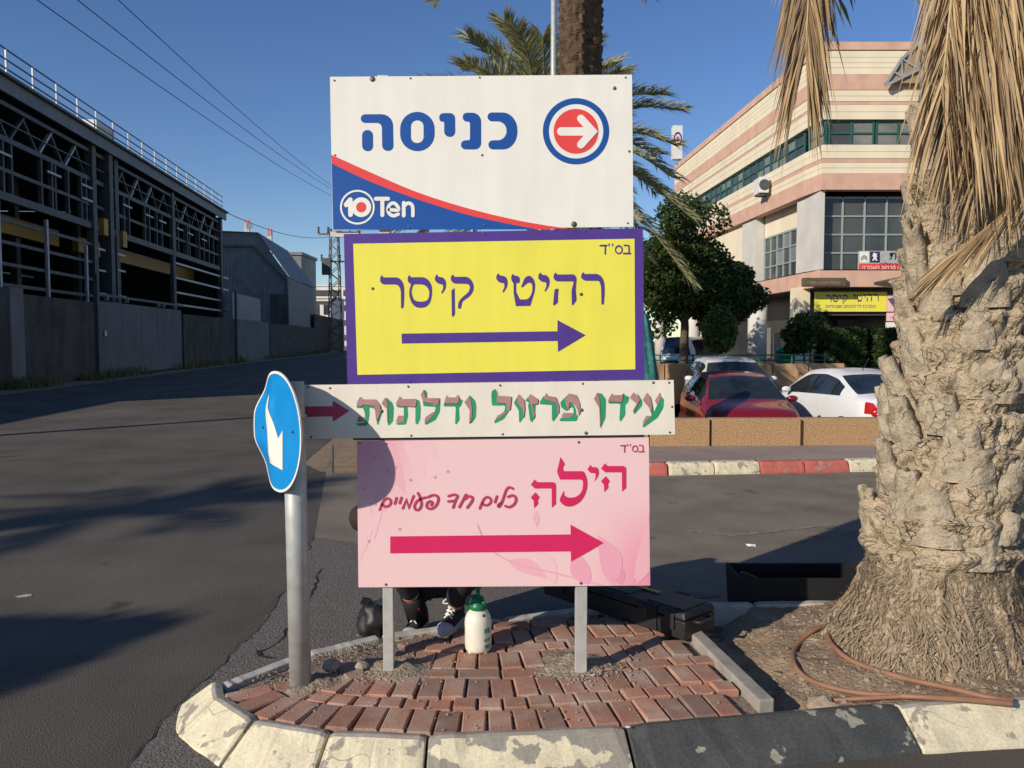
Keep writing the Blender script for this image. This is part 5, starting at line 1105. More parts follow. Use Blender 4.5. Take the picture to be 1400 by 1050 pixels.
# ---------------------------------------------------------------- palms
def frond(pts, n, leaf, m, mr, parent, name='frond', spread=.8, droop=.25, wd=.028, start=.12, both=True, side=None, lift=.15, jit=.12, endfac=.45, tipf=1.0, r0=.022):
    P = []
    ctrl = [Vector(p) for p in pts]
    for i in range(len(ctrl)-1):
        a, b_, c_, d_ = ctrl[max(i-1, 0)], ctrl[i], ctrl[i+1], ctrl[min(i+2, len(ctrl)-1)]
        for j in range(10): t = j/10; P.append(.5*((2*b_) + (c_-a)*t + (2*a-5*b_+4*c_-d_)*t*t + (3*b_-a-3*c_+d_)*t**3))
    P.append(ctrl[-1]); k = len(P)
    rb = MB(); rb.tube(P, [r0*(1-.85*i/(k-1)) for i in range(k)], 6); fo = rb.build(name, mr, parent)
    b = MB(); up = Vector((0, 0, 1))
    for i in range(n):
        s_ = start + (1-start)*(i+random.random()*.6)/n; x = s_*(k-1); i0 = min(int(x), k-2); p = P[i0].lerp(P[i0+1], x-i0); T_ = (P[i0+1]-P[i0]).normalized()
        sd = side if side is not None else T_.cross(up)
        if sd.length < .05: sd = Vector((1, 0, 0))
        sd = sd.normalized(); nn = sd.cross(T_).normalized()
        L = leaf*(math.sin(math.pi*min(1, .18+.82*s_*.92))**.6*(1-endfac) + endfac)*random.uniform(.8, 1.12)
        for q in ((-1, 1) if both else (random.choice((-1, 1)),)):
            d = (T_*tipf + sd*q*spread*random.uniform(.7, 1.2) + nn*lift*random.uniform(.3, 1.6) + Vector((random.uniform(-jit, jit), random.uniform(-jit, jit), random.uniform(-jit, jit)))).normalized()
            m1 = p + d*L*.5; d2 = (d + Vector((0, 0, -droop*random.uniform(.6, 1.4)))).normalized(); e = m1 + d2*L*.5
            ws = d.cross(nn if random.random() < .5 else sd + nn*.5).normalized()*wd*.5
            if ws.length < .001: ws = sd*wd*.5
            b.add([p - ws*.5, p + ws*.5, m1 + ws, e, m1 - ws], [(0, 1, 2, 4), (4, 2, 3)])
    b.build('leaflets', m, fo); return fo
# far palms
def palm(base, hgt, rad, lab, nf, flen, seed, lean=(0, 0), m='palm_green', rough_tr=True, dates=0, down=.0, group='palms beyond the road', nleaf=46, leaf=.55, wd=.035):
    random.seed(seed); base = Vector(base); e = empty('palm_tree', base, lab, 'palm tree', group); top_ = base + Vector((lean[0], lean[1], hgt)); b = MB(); n, kk = 40, int(hgt/.035); vs = []
    for i in range(kk+1):
        t = i/kk; c = base.lerp(top_, t)
        for j in range(n):
            a = 2*math.pi*j/n; row_ = t*hgt/.16 + j*.05; fu = (j*9/n + math.floor(row_)*.5) % 1; ph = row_ % 1; rr = rad*(.88 + .22*ph*(1 - ss(.86, 1, ph))*(.4 + .6*(1-ss(.3, .5, abs(fu-.5)))) + .10*noise.noise(Vector((math.cos(a)*3, math.sin(a)*3, t*hgt*4)))); vs.append((c.x + rr*math.cos(a), c.y + rr*math.sin(a), c.z))
    b.add(vs, [(i*n+j, i*n+(j+1) % n, (i+1)*n+(j+1) % n, (i+1)*n+j) for i in range(kk) for j in range(n)] + [tuple(range(kk*n, kk*n+n))]); b.build('trunk', M['bark_far'], e)
    for k in range(nf):
        a = 2.399*k + random.uniform(-.2, .2); el = R(78 - 105*(k/nf)) + random.uniform(-.1, .1) - down; L = flen*random.uniform(.85, 1.1); h = Vector((math.cos(a), math.sin(a), 0)); d = h*math.cos(el) + Vector((0, 0, math.sin(el)))
        g_ = .32 + .25*(k/nf); pts = [top_ + Vector((0, 0, -.1)), top_ + d*L*.33, top_ + d*L*.66 + Vector((0, 0, -g_*L*.22)), top_ + d*L*.92 + Vector((0, 0, -g_*L*.62)) + h*L*.02]
        frond(pts, nleaf, leaf, M[m], M['palm_rachis'], e, spread=.75, droop=.35, wd=wd, lift=.35, r0=.03)
    for k in range(dates):
        a = random.uniform(0, 6.28); h = Vector((math.cos(a), math.sin(a), 0)); b = MB(); q = top_ + h*.2 + Vector((0, 0, -.2)); w_ = q + h*.7 + Vector((0, 0, -.1)); b.tube([q, w_], .03, 5)
        for j in range(40): z = w_ + Vector((random.gauss(0, .15), random.gauss(0, .15), -random.uniform(.5, 1.1))); b.tube([w_, w_.lerp(z, .5) + Vector((0, 0, .1)), z], .012, 3, False)
        b.build('date_stalk', M['dates'], e)
    return e
p = at(794, 60, 13.4); palm((p.x, 13.4, SW), 9.6, .36, 'tall palm with dark shaggy trunk rising behind the white entrance sign', 26, 3.0, 5, (0, .1), dates=4)
p = at(745, 215, 17.5); palm((p.x, 17.5, PZ), p.z - PZ, .36, 'shorter green palm whose crown shows round the white entrance sign', 58, 3.5, 14, (0, 0), dates=7, nleaf=105, leaf=.62, wd=.030)
# street light column
p = at(757, 60, 12.6); LP = empty('street_lamp', (p.x, 12.6, SW), 'slim grey lamp column in front of the tall palm trunk', 'street lamp')
b = MB(); b.tube([(p.x, 12.6, SW), (p.x, 12.6, 9.5)], [.055, .04], 12); b.build('column', M['galv'], LP); b = MB(); b.tube([(p.x, 12.6, 9.5), (p.x-.3, 12.2, 9.9), (p.x-.6, 11.4, 10.0)], .03, 8); b.build('arm', M['galv'], LP)
b = MB(); b.add([(p.x-.7, 11.45, 9.98), (p.x-.5, 11.4, 9.98), (p.x-.52, 10.85, 9.95), (p.x-.72, 10.9, 9.95), (p.x-.68, 11.45, 10.1), (p.x-.52, 11.4, 10.1), (p.x-.56, 10.95, 10.04), (p.x-.69, 10.98, 10.04)], [(0,3,2,1),(4,5,6,7),(0,1,5,4),(1,2,6,5),(2,3,7,6),(3,0,4,7)]); b.build('lamp_head', M['galv'], LP, bevel=.02)
# palms out of frame, sunward of the left road: their shadows cross the asphalt
SD = Vector((math.sin(SUN_AZ), math.cos(SUN_AZ), 0)); TE = math.tan(SUN_EL)
for k, (q, hgt, lab, flen) in enumerate((((-4.3, 7.6), 8.6, 'tall roadside palm behind the viewpoint', 1.7),)):
    p = Vector((*q, 0)) + SD*hgt/TE; palm(p, hgt, .26, lab, 22, flen, 40+k, group='palms behind the viewpoint', nleaf=30)
p = Vector((-3.3, 3.9, 0)) + SD*4.6/TE
tree('shade_tree', p, 4, [((p.x, p.y, 4.4), (.85, .9, .55), 1.6)] + blobset((p.x, p.y, 4.5), (.95, 1.0, .55), 14, .4), M['ficus'], 'unseen round tree added behind the viewpoint to shade the near left road', .15, 3800)  # unseen tree, added to throw a compact shadow on the near road
# --- the big palm in the island
random.seed(77)
PB0 = Vector((2.24, 4.12, 0.0)); GP = empty('date_palm', PB0, 'thick date palm trunk with dead hanging fronds and root mat in the island', 'palm tree')
def axis(z): return Vector((2.235 + .095*max(0, z-.6), 4.12, z))
def trad(z):
    if z < .62: t = max(0, (.62-z)/.62); return .335 + .30*t**1.7
    return .335 - .05*ss(.62, 1.5, z) + .03*ss(1.6, 2.6, z)
def scar(a, z):
    row = z/.17 + .35*noise.noise(Vector((math.cos(a)*1.3, math.sin(a)*1.3, z*1.2))); ri = math.floor(row); fz = row - ri; u = a/(2*math.pi)*6.5 + (ri % 2)*.5 + ri*.21; ui = math.floor(u); fu = u - ui
    h = noise.noise(Vector((ui*3.7, ri*5.1, 0)))
    prof = (fz**.7)*(1 - ss(.82, 1.0, fz))*1.15; side = 1 - ss(.30, .5, abs(fu-.5))
    return .062*prof*(.55 + .45*side)*(1 + .6*h) + .016*h - .010*(1-side)
b = MB(); n, kk = 220, 330; vs = []; ZT = 5.2
for i in range(kk+1):
    z = -.02 + (ZT+.02)*(i/kk)**1.12; c = axis(z)
    for j in range(n):
        a = 2*math.pi*j/n; d = Vector((math.cos(a), math.sin(a), 0)); q = Vector((d.x*.4, d.y*.4, z))
        rr = trad(z) + .02*noise.noise(q*6) + .012*noise.noise(q*17) + .006*noise.noise(q*45)
        f = ss(.45, .66, z); rr += scar(a, z)*f + .016*noise.noise(q*11)*f + .010*noise.noise(q*26)*f + (1-f)*(.05*noise.noise(Vector((math.cos(a)*2.4, math.sin(a)*2.4, z*4+7))) + .035*noise.noise(Vector((a*9, z*3, 1))) + .016*noise.noise(Vector((a*26, z*7, 2))))
        cr = abs(noise.noise(Vector((a*3.1, z*8, 9.0)))); rr -= .020*max(0, 1-cr/.04)*f; cr = abs(noise.noise(Vector((a*7.1, z*5, 4.0)))); rr -= .012*max(0, 1-cr/.05)*f
        vs.append((c.x + d.x*rr, c.y + d.y*rr, z))
b.add(vs, [(i*n+j, i*n+(j+1) % n, (i+1)*n+(j+1) % n, (i+1)*n+j) for i in range(kk) for j in range(n)] + [tuple(range(kk*n, kk*n+n))], smooth=True)
TR = b.build('trunk', M['bark'], GP)
# fibrous root mat: thousands of short rootlets lying on the flare
b = MB()
for k in range(15000):
    a = random.uniform(0, 2*math.pi); z = .02 + .60*random.random()**1.25; c = axis(z); d = Vector((math.cos(a), math.sin(a), 0))
    rr = trad(z) + .01 + random.uniform(-.005, .03)*(1 if z < .48 else .4); p = c + d*rr
    t_ = Vector((-d.y, d.x, 0)); dn = (c + d*rr) - (axis(z-.03) + d*(trad(z-.03))); lump = .05*noise.noise(Vector((d.x*2.4, d.y*2.4, z*4+7))) + .035*noise.noise(Vector((a*9, z*3, 1))); p += d*lump*(1 - ss(.45, .66, z)); dr = (-(dn.normalized()) + t_*(1.7*noise.noise(p*7) + random.gauss(0, .35)) + d*random.uniform(-.15, .35)).normalized(); L = random.uniform(.02, .085); s_ = dr.cross(d).normalized()*random.uniform(.0008, .0026)
    m_ = p + dr*L*.5 + d*random.uniform(-.004, .012); e_ = p + dr*L + t_*random.gauss(0, .012) 
    b.add([p - s_, p + s_, m_ + s_, e_, m_ - s_], [(0,1,2,4), (4,2,3)])
tag(b.build('root_mat', M['root'], GP), kind='stuff')
for k in range(150):                                  # thicker roots creeping down over the mat
    a = random.uniform(0, 2*math.pi); z = random.uniform(.12, .52); pts = []; da = random.uniform(-.5, .5); r_ = random.uniform(.004, .0105)
    for i in range(9):
        zz = max(.03, z - i*.035); aa = a + da*i*.06 + .10*noise.noise(Vector((k, i*.6, 0))); d = Vector((math.cos(aa), math.sin(aa), 0)); lump = .05*noise.noise(Vector((d.x*2.4, d.y*2.4, zz*4+7))) + .035*noise.noise(Vector(((aa % 6.2832)*9, zz*3, 1)))
        pts.append(axis(zz) + d*(trad(zz) + lump*(1 - ss(.45, .66, zz)) + .012 + .01*noise.noise(Vector((k, i, 5)))))
        if zz <= .031: break
    if len(pts) > 2: b = MB(); b.tube(pts, [r_*(1 - .5*i/len(pts)) for i in range(len(pts))], 5); b.build('root', M['root_thick'], GP)
# cut leaf bases standing off the trunk
def stub(pos, ang, h, w0, w1, th, tilt, lean=0, seed=0):
    pos = Vector(pos); out = Vector((math.cos(ang), math.sin(ang), 0)); side = Vector((-out.y, out.x, 0)); up = (Vector((0, 0, 1)) + out*tilt + side*lean).normalized(); nrm = side.cross(up)
    if nrm.dot(out) < 0: nrm = -nrm
    b = MB(); nx, nz = 12, 16; vs = []; rag = random.random()*9
    for fr in (1, 0):
        for i in range(nz+1):
            t = i/nz; wv = w0*(1-t)**1.0*.9 + w1*t + w0*.1*(1-t)
            for j in range(nx+1):
                s_ = j/nx*2 - 1; thk = th*(1-.35*t)*(1 - .75*s_*s_); q = pos + up*(h*t*(1 + .16*noise.noise(Vector((s_*1.8, seed, rag)))*t + .08*noise.noise(Vector((s_*6, seed, rag)))*t)) + side*(wv*s_*.5) + nrm*((thk if fr else -.035) - .02*s_*s_*t)
                q += Vector((noise.noise(q*19), noise.noise(q*19 + Vector((5, 0, 0))), 0))*.010 + nrm*(.006*noise.noise(Vector((s_*14, seed, t*1.5))) + .010*noise.noise(Vector((s_*4, t*5, seed)))); vs.append(q)
    m_ = (nz+1)*(nx+1); fs = []
    for i in range(nz):
        for j in range(nx):
            a = i*(nx+1)+j; fs += [(a, a+1, a+nx+2, a+nx+1), (m_+a+1, m_+a, m_+a+nx+1, m_+a+nx+2)]
        a = i*(nx+1); fs += [(a, a+nx+1, m_+a+nx+1, m_+a), (a+nx, m_+a+nx, m_+a+2*nx+1, a+2*nx+1)]
    a = nz*(nx+1)
    for j in range(nx): fs.append((a+j, a+j+1, m_+a+j+1, m_+a+j))
    b.add(vs, fs, smooth=True); o = b.build('leaf_base', M['stub'], GP); return o
def onT(ang, z, off=0): c = axis(z); r_ = trad(z) + off; return c + Vector((math.cos(ang), math.sin(ang), 0))*r_
W_ = R(270)  # towards the camera
for ang, z, h, w0, w1, th, tilt, lean in ((252, 1.86, .34, .22, .13, .07, .10, 0), (190, 1.92, .34, .16, .08, .05, .22, .15), (196, 1.55, .30, .17, .07, .05, .14, -.1), (188, 1.34, .26, .18, .06, .05, .24, -.2), (200, 1.16, .26, .19, .08, .05, .2, -.1), (192, .92, .24, .17, .05, .05, .18, 0), (205, .70, .22, .18, .07, .05, .12, .1),
      (248, 1.02, .30, .24, .14, .05, .08, .05), (236, .70, .30, .26, .15, .055, .06, -.1), (292, .93, .28, .22, .12, .06, .16, .2), (300, 1.45, .26, .2, .1, .06, .14, .1), (224, 1.30, .22, .2, .12, .04, .1, .0), (275, .60, .22, .22, .12, .05, .1, 0), (212, 1.80, .3, .18, .09, .05, .12, .1), (268, 1.42, .2, .24, .16, .045, .05, 0), (160, 1.2, .28, .2, .09, .05, .2, 0), (130, 1.7, .3, .2, .09, .05, .2, 0), (60, 1.5, .3, .2, .09, .05, .2, 0), (20, 1.1, .3, .2, .09, .05, .2, 0), (340, 1.8, .3, .2, .1, .05, .2, 0), (330, 1.2, .28, .2, .1, .05, .2, 0)):
    lf = 180 < ang < 215; stub(onT(R(ang), z, .015 if lf else .005), R(ang), h*(1.05 if lf else .9), w0, w1, th*(.55 if lf else .75), tilt*(1.5 if lf else 1.0), lean, ang)
for k in range(30):
    ang = k*137.5 + 20; z = .62 + k*.052; stub(onT(R(ang), z, .012), R(ang), random.uniform(.15, .24), random.uniform(.15, .2), random.uniform(.08, .12), .035, random.uniform(.1, .25), random.uniform(-.1, .1), k*3.1)
for k in range(60):  # older bases higher up under the skirt
    ang = k*137.5; z = 2.2 + k*.047; stub(onT(R(ang), z, -.02), R(ang), .30, .17, .08, .04, .25, 0, k)
# dead skirt
TOPC = axis(4.9)
def dead(ang, out, zt, n=95, leaf=.62, m='dead', sp=.34, dx=0, dy=0, z0=4.6, wd=.012):
    n = int(n*1.2); sp *= .85
    d = Vector((math.cos(R(ang)), math.sin(R(ang)), 0)); a = axis(z0) + d*.25; tip = axis(zt) + d*out + Vector((dx, dy, 0)); k = axis(z0) + d*(out*.75 + .15) + Vector((dx*.3, dy*.3, .12)); m1 = Vector((tip.x*.6 + k.x*.4, tip.y*.6 + k.y*.4, (zt + z0)*.5))
    return frond([a, k, m1, tip], n, leaf, M[m], M['rachis'], GP, 'dead_frond', spread=sp, droop=.55, wd=wd, start=.25, side=Vector((-d.y, d.x, 0)), lift=.05, jit=.10, endfac=.7)
def dead_at(x, y, zt, n, leaf, m, sp, z0=4.6):
    c = axis(zt); dead(math.degrees(math.atan2(y - c.y, x - c.x)), math.hypot(x - c.x, y - c.y), zt, n, leaf, m, sp, 0, 0, z0)
for x, y, zt, n, leaf_, m in ((1.90, 3.60, 2.78, 120, .66, 'dead'), (1.93, 3.70, 2.95, 110, .62, 'dead_grey'), (1.99, 3.56, 2.70, 130, .68, 'dead'), (2.07, 3.54, 2.74, 130, .68, 'dead'), (2.02, 3.66, 2.9, 110, .66, 'dead_grey'), (2.14, 3.56, 2.62, 120, .66, 'dead'), (2.22, 3.60, 2.86, 110, .66, 'dead_grey'),
      (2.28, 3.52, 2.98, 120, .66, 'dead'), (2.42, 3.56, 3.35, 90, .60, 'dead_grey'), (2.52, 3.52, 3.3, 90, .6, 'dead'), (2.62, 3.56, 3.1, 90, .6, 'dead_grey'), (2.72, 3.60, 2.9, 100, .66, 'dead'), (2.9, 3.8, 2.8, 90, .66, 'dead'), (3.02, 4.2, 2.8, 80, .66, 'dead_grey'), (2.85, 4.6, 2.8, 80, .66, 'dead'), (2.45, 4.7, 2.75, 80, .66, 'dead')): dead_at(x, y, zt, n, leaf_, m, .30)
# one broken frond sweeping down to the left
frond([axis(3.4) + Vector((.12, -.5, 0)), axis(2.75) + Vector((.05, -.56, 0)), axis(2.35) + Vector((-.14, -.55, 0)), axis(2.12) + Vector((-.33, -.50, 0))], 80, .42, M['dead'], M['rachis'], GP, 'dead_frond', spread=.10, droop=.15, wd=.014, start=.1, side=Vector((1, 0, 0)), lift=.03, jit=.05, endfac=.9)
# the separate frond hanging in front of the building
fa = [axis(4.9) + Vector((-.2, -.1, .1)), Vector((1.85, 4.0, 5.15)), Vector((1.53, 3.92, 4.55)), Vector((1.42, 3.86, 3.75)), Vector((1.375, 3.82, 3.05))]
frond(fa, 190, .66, M['dead'], M['rachis'], GP, 'dead_frond', spread=.24, droop=.5, wd=.012, start=.3, side=Vector((1, .1, 0)), lift=.05, jit=.08, endfac=.75)
frond([p + Vector((.03, .08, .05)) for p in fa], 90, .6, M['dead_grey'], M['rachis'], GP, 'dead_frond', spread=.32, droop=.5, wd=.011, start=.35, side=Vector((1, .2, 0)), lift=.05, jit=.1, endfac=.7)
# living crown above the picture
for k in range(22):
    a = 2.399*k; el = R(75 - 85*k/22); d = Vector((math.cos(a)*math.cos(el), math.sin(a)*math.cos(el), math.sin(el))); h = Vector((math.cos(a), math.sin(a), 0)); L = 2.7; c = axis(5.1)
    if h.y < -.2 and k > 12: L = 1.7
    frond([c, c + d*L*.35, c + d*L*.7 + Vector((0, 0, -.3)), c + d*L + Vector((0, 0, -.9))], 44, .5, M['palm_green'], M['palm_rachis'], GP, 'green_frond', spread=.75, droop=.3, wd=.03, lift=.3)
# ---------------------------------------------------------------- cars
def lerpf(tab, x):
    if x <= tab[0][0]: return tab[0][1]
    for (a, p), (c, q) in zip(tab, tab[1:]):
        if x <= c: t = (x-a)/(c-a); return p + (q-p)*t
    return tab[-1][1]
def smf(tab, x, h=.09): return (lerpf(tab, x-h) + 2*lerpf(tab, x) + lerpf(tab, x+h))/4
M['c_glass'] = mat('car_glass', (.010, .014, .017), (.03, .036, .04), scale=2.5, rough=.03, spec=.7)
M['c_trim'] = plain('car_black_trim', (.015, .015, .016), .5); M['c_lamp'] = plain('headlamp_glass', (.16, .17, .175), .1, .2, .8); M['c_tail'] = plain('tail_lamp_red', (.45, .015, .015), .15, 0, .7); M['c_tailw'] = plain('tail_lamp_clear', (.6, .5, .5), .15, 0, .7)
M['rim'] = plain('wheel_rim', (.45, .45, .46), .35, .7); M['plate'] = plain('number_plate', (.75, .62, .08), .5)
def car(name, loc, yaw, Lc, Wc, paint, lab, top, belt, win, ws, rw, cat='car', black_roof=False, tail=False, pillars=()):
    """local x = forward, y = left. top/belt: profile tables; win: side glass x-range; ws / rw: windscreen and rear window x-ranges."""
    e = empty(name, loc, lab, cat); e['_local'] = 1; e.rotation_euler = (0, 0, yaw)
    xs = sorted(set([round(-Lc/2 + Lc*i/64, 3) for i in range(65)] + [win[0], win[1], ws[0], ws[1], rw[0], rw[1]] + [q for p in pillars for q in p]))
    secs = []
    for x in xs:
        u = x/(Lc/2); w_ = Wc/2*(1 - .16*abs(u)**4 - .10*max(0, abs(u)-.82)/.18*abs(u)); zt = smf(top, x); zb = .2 + .10*max(0, abs(u)-.85)/.15; bl = min(smf(belt, x), zt - .035)
        h = max(0, min(1, (zt-bl)/.5)); wr = w_*(.97 - .30*h); zr = zt - .05 - .05*h
        pts = [(0, zb), (.84*w_, zb), (.96*w_, zb+.08), (1.0*w_, zb+.25), (1.0*w_, bl*.72+zb*.2), (.985*w_, bl-.04), (.965*w_, bl)]
        for q in (.03, .36, .70, .97): 
            s_ = q; wv = .955*w_*(1-s_) + wr*s_ + .035*math.sin(math.pi*s_)*h; pts.append((wv, bl + (zr-bl)*q))
        pts += [(wr*.93, zt-.022), (wr*.6, zt-.006*h), (0, zt + .012*h)]
        secs.append(pts)
    m = len(secs[0]); parts = {}
    def put(key, quad): parts.setdefault(key, []).append(quad)
    for i in range(len(xs)-1):
        xm = (xs[i]+xs[i+1])/2
        for j in range(m-1):
            for sgn in (1, -1):
                q = [(xs[i], sgn*secs[i][j][0], secs[i][j][1]), (xs[i+1], sgn*secs[i+1][j][0], secs[i+1][j][1]), (xs[i+1], sgn*secs[i+1][j+1][0], secs[i+1][j+1][1]), (xs[i], sgn*secs[i][j+1][0], secs[i][j+1][1])]
                if sgn < 0: q = q[::-1]
                key = 'body'
                if 7 <= j <= 9 and win[0] < xm < win[1]:
                    if any(a < xm < c for a, c in pillars): key = ('pillar', sum(1 for a, c in pillars if xm > c), sgn)
                    else:
                        seg = sum(1 for a, c in pillars if xm > c); key = ('side_window', seg, sgn)
                elif j in (4, 5) and xm > Lc/2 - .50: key = ('headlight', 0, sgn)
                elif tail and j in (4, 5) and xm < -Lc/2 + .30: key = ('tail_light', 0, sgn)
                elif j >= 10 and ws[0] < xm < ws[1]: key = 'windscreen' if j >= 11 else 'body'
                elif j >= 10 and rw[0] < xm < rw[1]: key = 'rear_window' if j >= 11 else 'body'
                elif j >= 11 and black_roof and rw[1] <= xm <= ws[0]: key = 'roof_panel'
                put(key, q)
    for i, flip in ((0, 1), (len(xs)-1, 0)):
        for j in range(m-1):
            q = [(xs[i], secs[i][j][0], secs[i][j][1]), (xs[i], -secs[i][j][0], secs[i][j][1]), (xs[i], -secs[i][j+1][0], secs[i][j+1][1]), (xs[i], secs[i][j+1][0], secs[i][j+1][1])]
            put('body' if j not in (3,) or flip else 'grille', q if flip else q[::-1])
    mt = {'grille': M['c_trim'], 'headlight': M['c_lamp'], 'tail_light': M['c_tail'], 'body': paint, 'pillar': M['c_trim'], 'windscreen': M['c_glass'], 'rear_window': M['c_glass'], 'roof_panel': M['c_glass']}
    for key, qs in parts.items():
        idx = {}; vs = []; fs = []
        for q in qs:
            f = []
            for p in q:
                kk = tuple(round(c, 5) for c in p)
                if kk not in idx: idx[kk] = len(vs); vs.append(p)
                if idx[kk] not in f: f.append(idx[kk])
            if len(f) > 2: fs.append(tuple(f))
        b = MB(); b.add(vs, fs, smooth=True); kn = key if isinstance(key, str) else key[0]; b.build(kn, mt.get(kn, M['c_glass']), e)
    wx = Lc*.30
    for sx in (1, -1):
        for sy in (1, -1):
            b = MB(); c = Vector((sx*wx, sy*(Wc/2-.09), .31)); prof = [(.20, -.10), (.29, -.10), (.31, -.06), (.31, .06), (.29, .10), (.20, .10)]
            b.lathe(prof, (0, 0, 0), 24); o = b.build('wheel', M['rubber'], e); o.data.transform(Matrix.Translation(c)@Matrix.Rotation(R(90), 4, 'X'))
            b = MB(); b.lathe([(.05, -.112), (.19, -.105), (.19, .105), (.05, .112)], (0, 0, 0), 16); q = b.build('rim', M['rim'], o); q.data.transform(Matrix.Translation(c)@Matrix.Rotation(R(90), 4, 'X'))
    def ell(name, c, r_, m_, n=14, k=8):
        b = MB(); vs = []; fs = []
        for i in range(k+1):
            ph = math.pi*i/k
            for j in range(n): t = 2*math.pi*j/n; vs.append((c[0]+r_[0]*math.sin(ph)*math.cos(t), c[1]+r_[1]*math.sin(ph)*math.sin(t), c[2]+r_[2]*math.cos(ph)))
        for i in range(k):
            for j in range(n): fs.append((i*n+j, (i+1)*n+j, (i+1)*n+(j+1) % n, i*n+(j+1) % n))
        b.add(vs, fs, smooth=True); return b.build(name, m_, e)
    for sy in (1, -1):
        ell('mirror', (win[1]-.22, sy*(Wc/2+.09), smf(belt, win[1]-.2)+.07), (.055, .105, .062), paint)
        zh = smf(top, Lc/2-.35)
        if tail:
            ell('tail_lamp', (-Lc/2+.09, sy*(Wc/2-.27), smf(top, -Lc/2+.1)-.20), (.10, .15, .10), M['c_tail']); ell('tail_lens', (-Lc/2+.03, sy*(Wc/2-.27), smf(top, -Lc/2+.1)-.22), (.055, .09, .035), M['c_tailw'])
    b = MB(); sx = -1 if tail else 1; b.box((sx*Lc/2 - .01 + (.0 if sx > 0 else -.02), -.26, .50), (sx*Lc/2 + .03, .26, .62)); b.build('number_plate', M['plate'], e)
    # shut lines and wiper
    return e, ell
P_red = mat('red_car_paint', (.21, .007, .014), (.19, .006, .012), scale=2, rough=.28, spec=.5, coat=.6); P_white = mat('white_car_paint', (.74, .75, .76), (.70, .71, .72), scale=2, rough=.3, spec=.5, coat=.5)
hatch_top = [(-1.95, .55), (-1.9, .95), (-1.62, 1.22), (-1.25, 1.42), (-.55, 1.50), (.1, 1.48), (.32, 1.43), (1.02, 1.06), (1.15, 1.01), (1.6, .90), (1.86, .74), (1.95, .52)]
hatch_belt = [(-1.95, .9), (-1.4, 1.02), (.9, .94), (1.2, .9), (1.95, .7)]
p = at(1004, 560, 15.6); e, ell = car('parked_car', (p.x, 15.6, PZ-.09), R(-93), 3.95, 1.72, P_red, 'dark red hatchback facing the low aggregate wall', hatch_top, hatch_belt, (-1.45, .78), (.30, 1.05), (-1.66, -1.28), pillars=((-.52, -.42), (-1.2, -1.1), (.52, .60)))
ell('rear_view_mirror', (.42, 0, 1.32), (.02, .12, .035), M['c_trim'])
sed_top = [(-2.22, .55), (-2.17, .98), (-1.60, 1.05), (-.82, 1.38), (-.3, 1.47), (.3, 1.45), (.5, 1.40), (1.16, 1.00), (1.8, .88), (2.1, .74), (2.22, .5)]
sed_belt = [(-2.22, .9), (-1.2, .98), (1.0, .92), (2.22, .68)]
p = at(1157, 560, 16.3); e, ell = car('parked_car', (p.x, 16.3, PZ), R(97), 4.4, 1.73, P_white, 'white sedan seen from behind beside the palm trunk', sed_top, sed_belt, (-1.18, .92), (.46, 1.18), (-1.62, -.84), tail=True, pillars=((-.12, -.02), (-.95, -.86), (.62, .72)))
b = MB(); b.tube([(-.55, 0, 1.44), (-.78, 0, 1.68)], .008, 5); b.build('aerial', M['c_trim'], e)
b = MB(); b.box((-2.235, -.13, .86), (-2.21, .13, .90)); b.build('name_badge', M['rim'], e)
suv_top = [(-2.1, .6), (-2.05, 1.1), (-1.8, 1.45), (-1.3, 1.58), (-.5, 1.62), (.2, 1.58), (.4, 1.53), (1.12, 1.12), (1.3, 1.06), (1.8, .96), (2.02, .8), (2.1, .55)]
suv_belt = [(-2.1, 1.0), (-1.4, 1.12), (.9, 1.02), (2.1, .75)]
p = at(996, 510, 19.4); e, ell = car('parked_car', (p.x, 19.4, PZ), R(-94), 4.2, 1.8, P_white, 'white crossover parked behind the red hatchback', suv_top, suv_belt, (-1.6, .50), (.42, 1.08), (-1.95, -1.6), black_roof=False, pillars=((-.5, -.4), (-1.25, -1.15)))
van_top = [(-2.1, .6), (-2.08, 1.7), (-1.9, 1.82), (.4, 1.85), (.7, 1.78), (1.35, 1.2), (1.9, 1.0), (2.05, .85), (2.1, .55)]
van_belt = [(-2.1, 1.1), (1.0, 1.08), (2.1, .8)]
p = at(935, 470, 33.0); e, ell = car('parked_car', (p.x+.35, 33, -.0), R(60), 4.2, 1.8, P_white, 'far white van parked behind the tree trunks', van_top, van_belt, (-1.9, 1.1), (.66, 1.4), (-2.09, -1.9), cat='van', pillars=((-.6, -.5), (.5, .6)))
# orange sticker on the white sedan is built with it
# ---------------------------------------------------------------- things on and round the island
# pressure sprayer
bp0 = gnd(653, 896, ZI); SP = empty('pressure_sprayer', (bp0.x, bp0.y, ZI), 'white plastic pressure sprayer bottle with green pump head on the pavers', 'sprayer')
q = (bp0.x, bp0.y + .06, ZI + .004); SZ = .84; M['bottle'] = mat('milky_plastic', (.78, .74, .62), (.72, .67, .54), scale=10, rough=.3, spec=.5); M['pump'] = plain('green_plastic', (.012, .16, .07), .35)
b = MB(); b.lathe([(.045, 0), (.060, .004), (.0665, .02), (.068, .06), (.067, .13), (.0685, .17), (.066, .20), (.055, .232), (.040, .25), (.034, .256)], q, 32); b.build('tank', M['bottle'], SP)
for k in range(4):
    a = R(45 + 90*k); b = MB(); b.lathe([(.012, 0), (.015, .012), (.012, .03)], (q[0] + .05*math.cos(a), q[1] + .05*math.sin(a), q[2]-.004), 10); b.build('foot', M['bottle'], SP)
b = MB(); b.lathe([(.036, .250), (.042, .254), (.042, .282), (.036, .288), (.032, .318), (.026, .33), (.012, .334), (.010, .372), (.016, .374), (.016, .388), (.004, .39)], q, 24); hd = b.build('pump_head', M['pump'], SP)
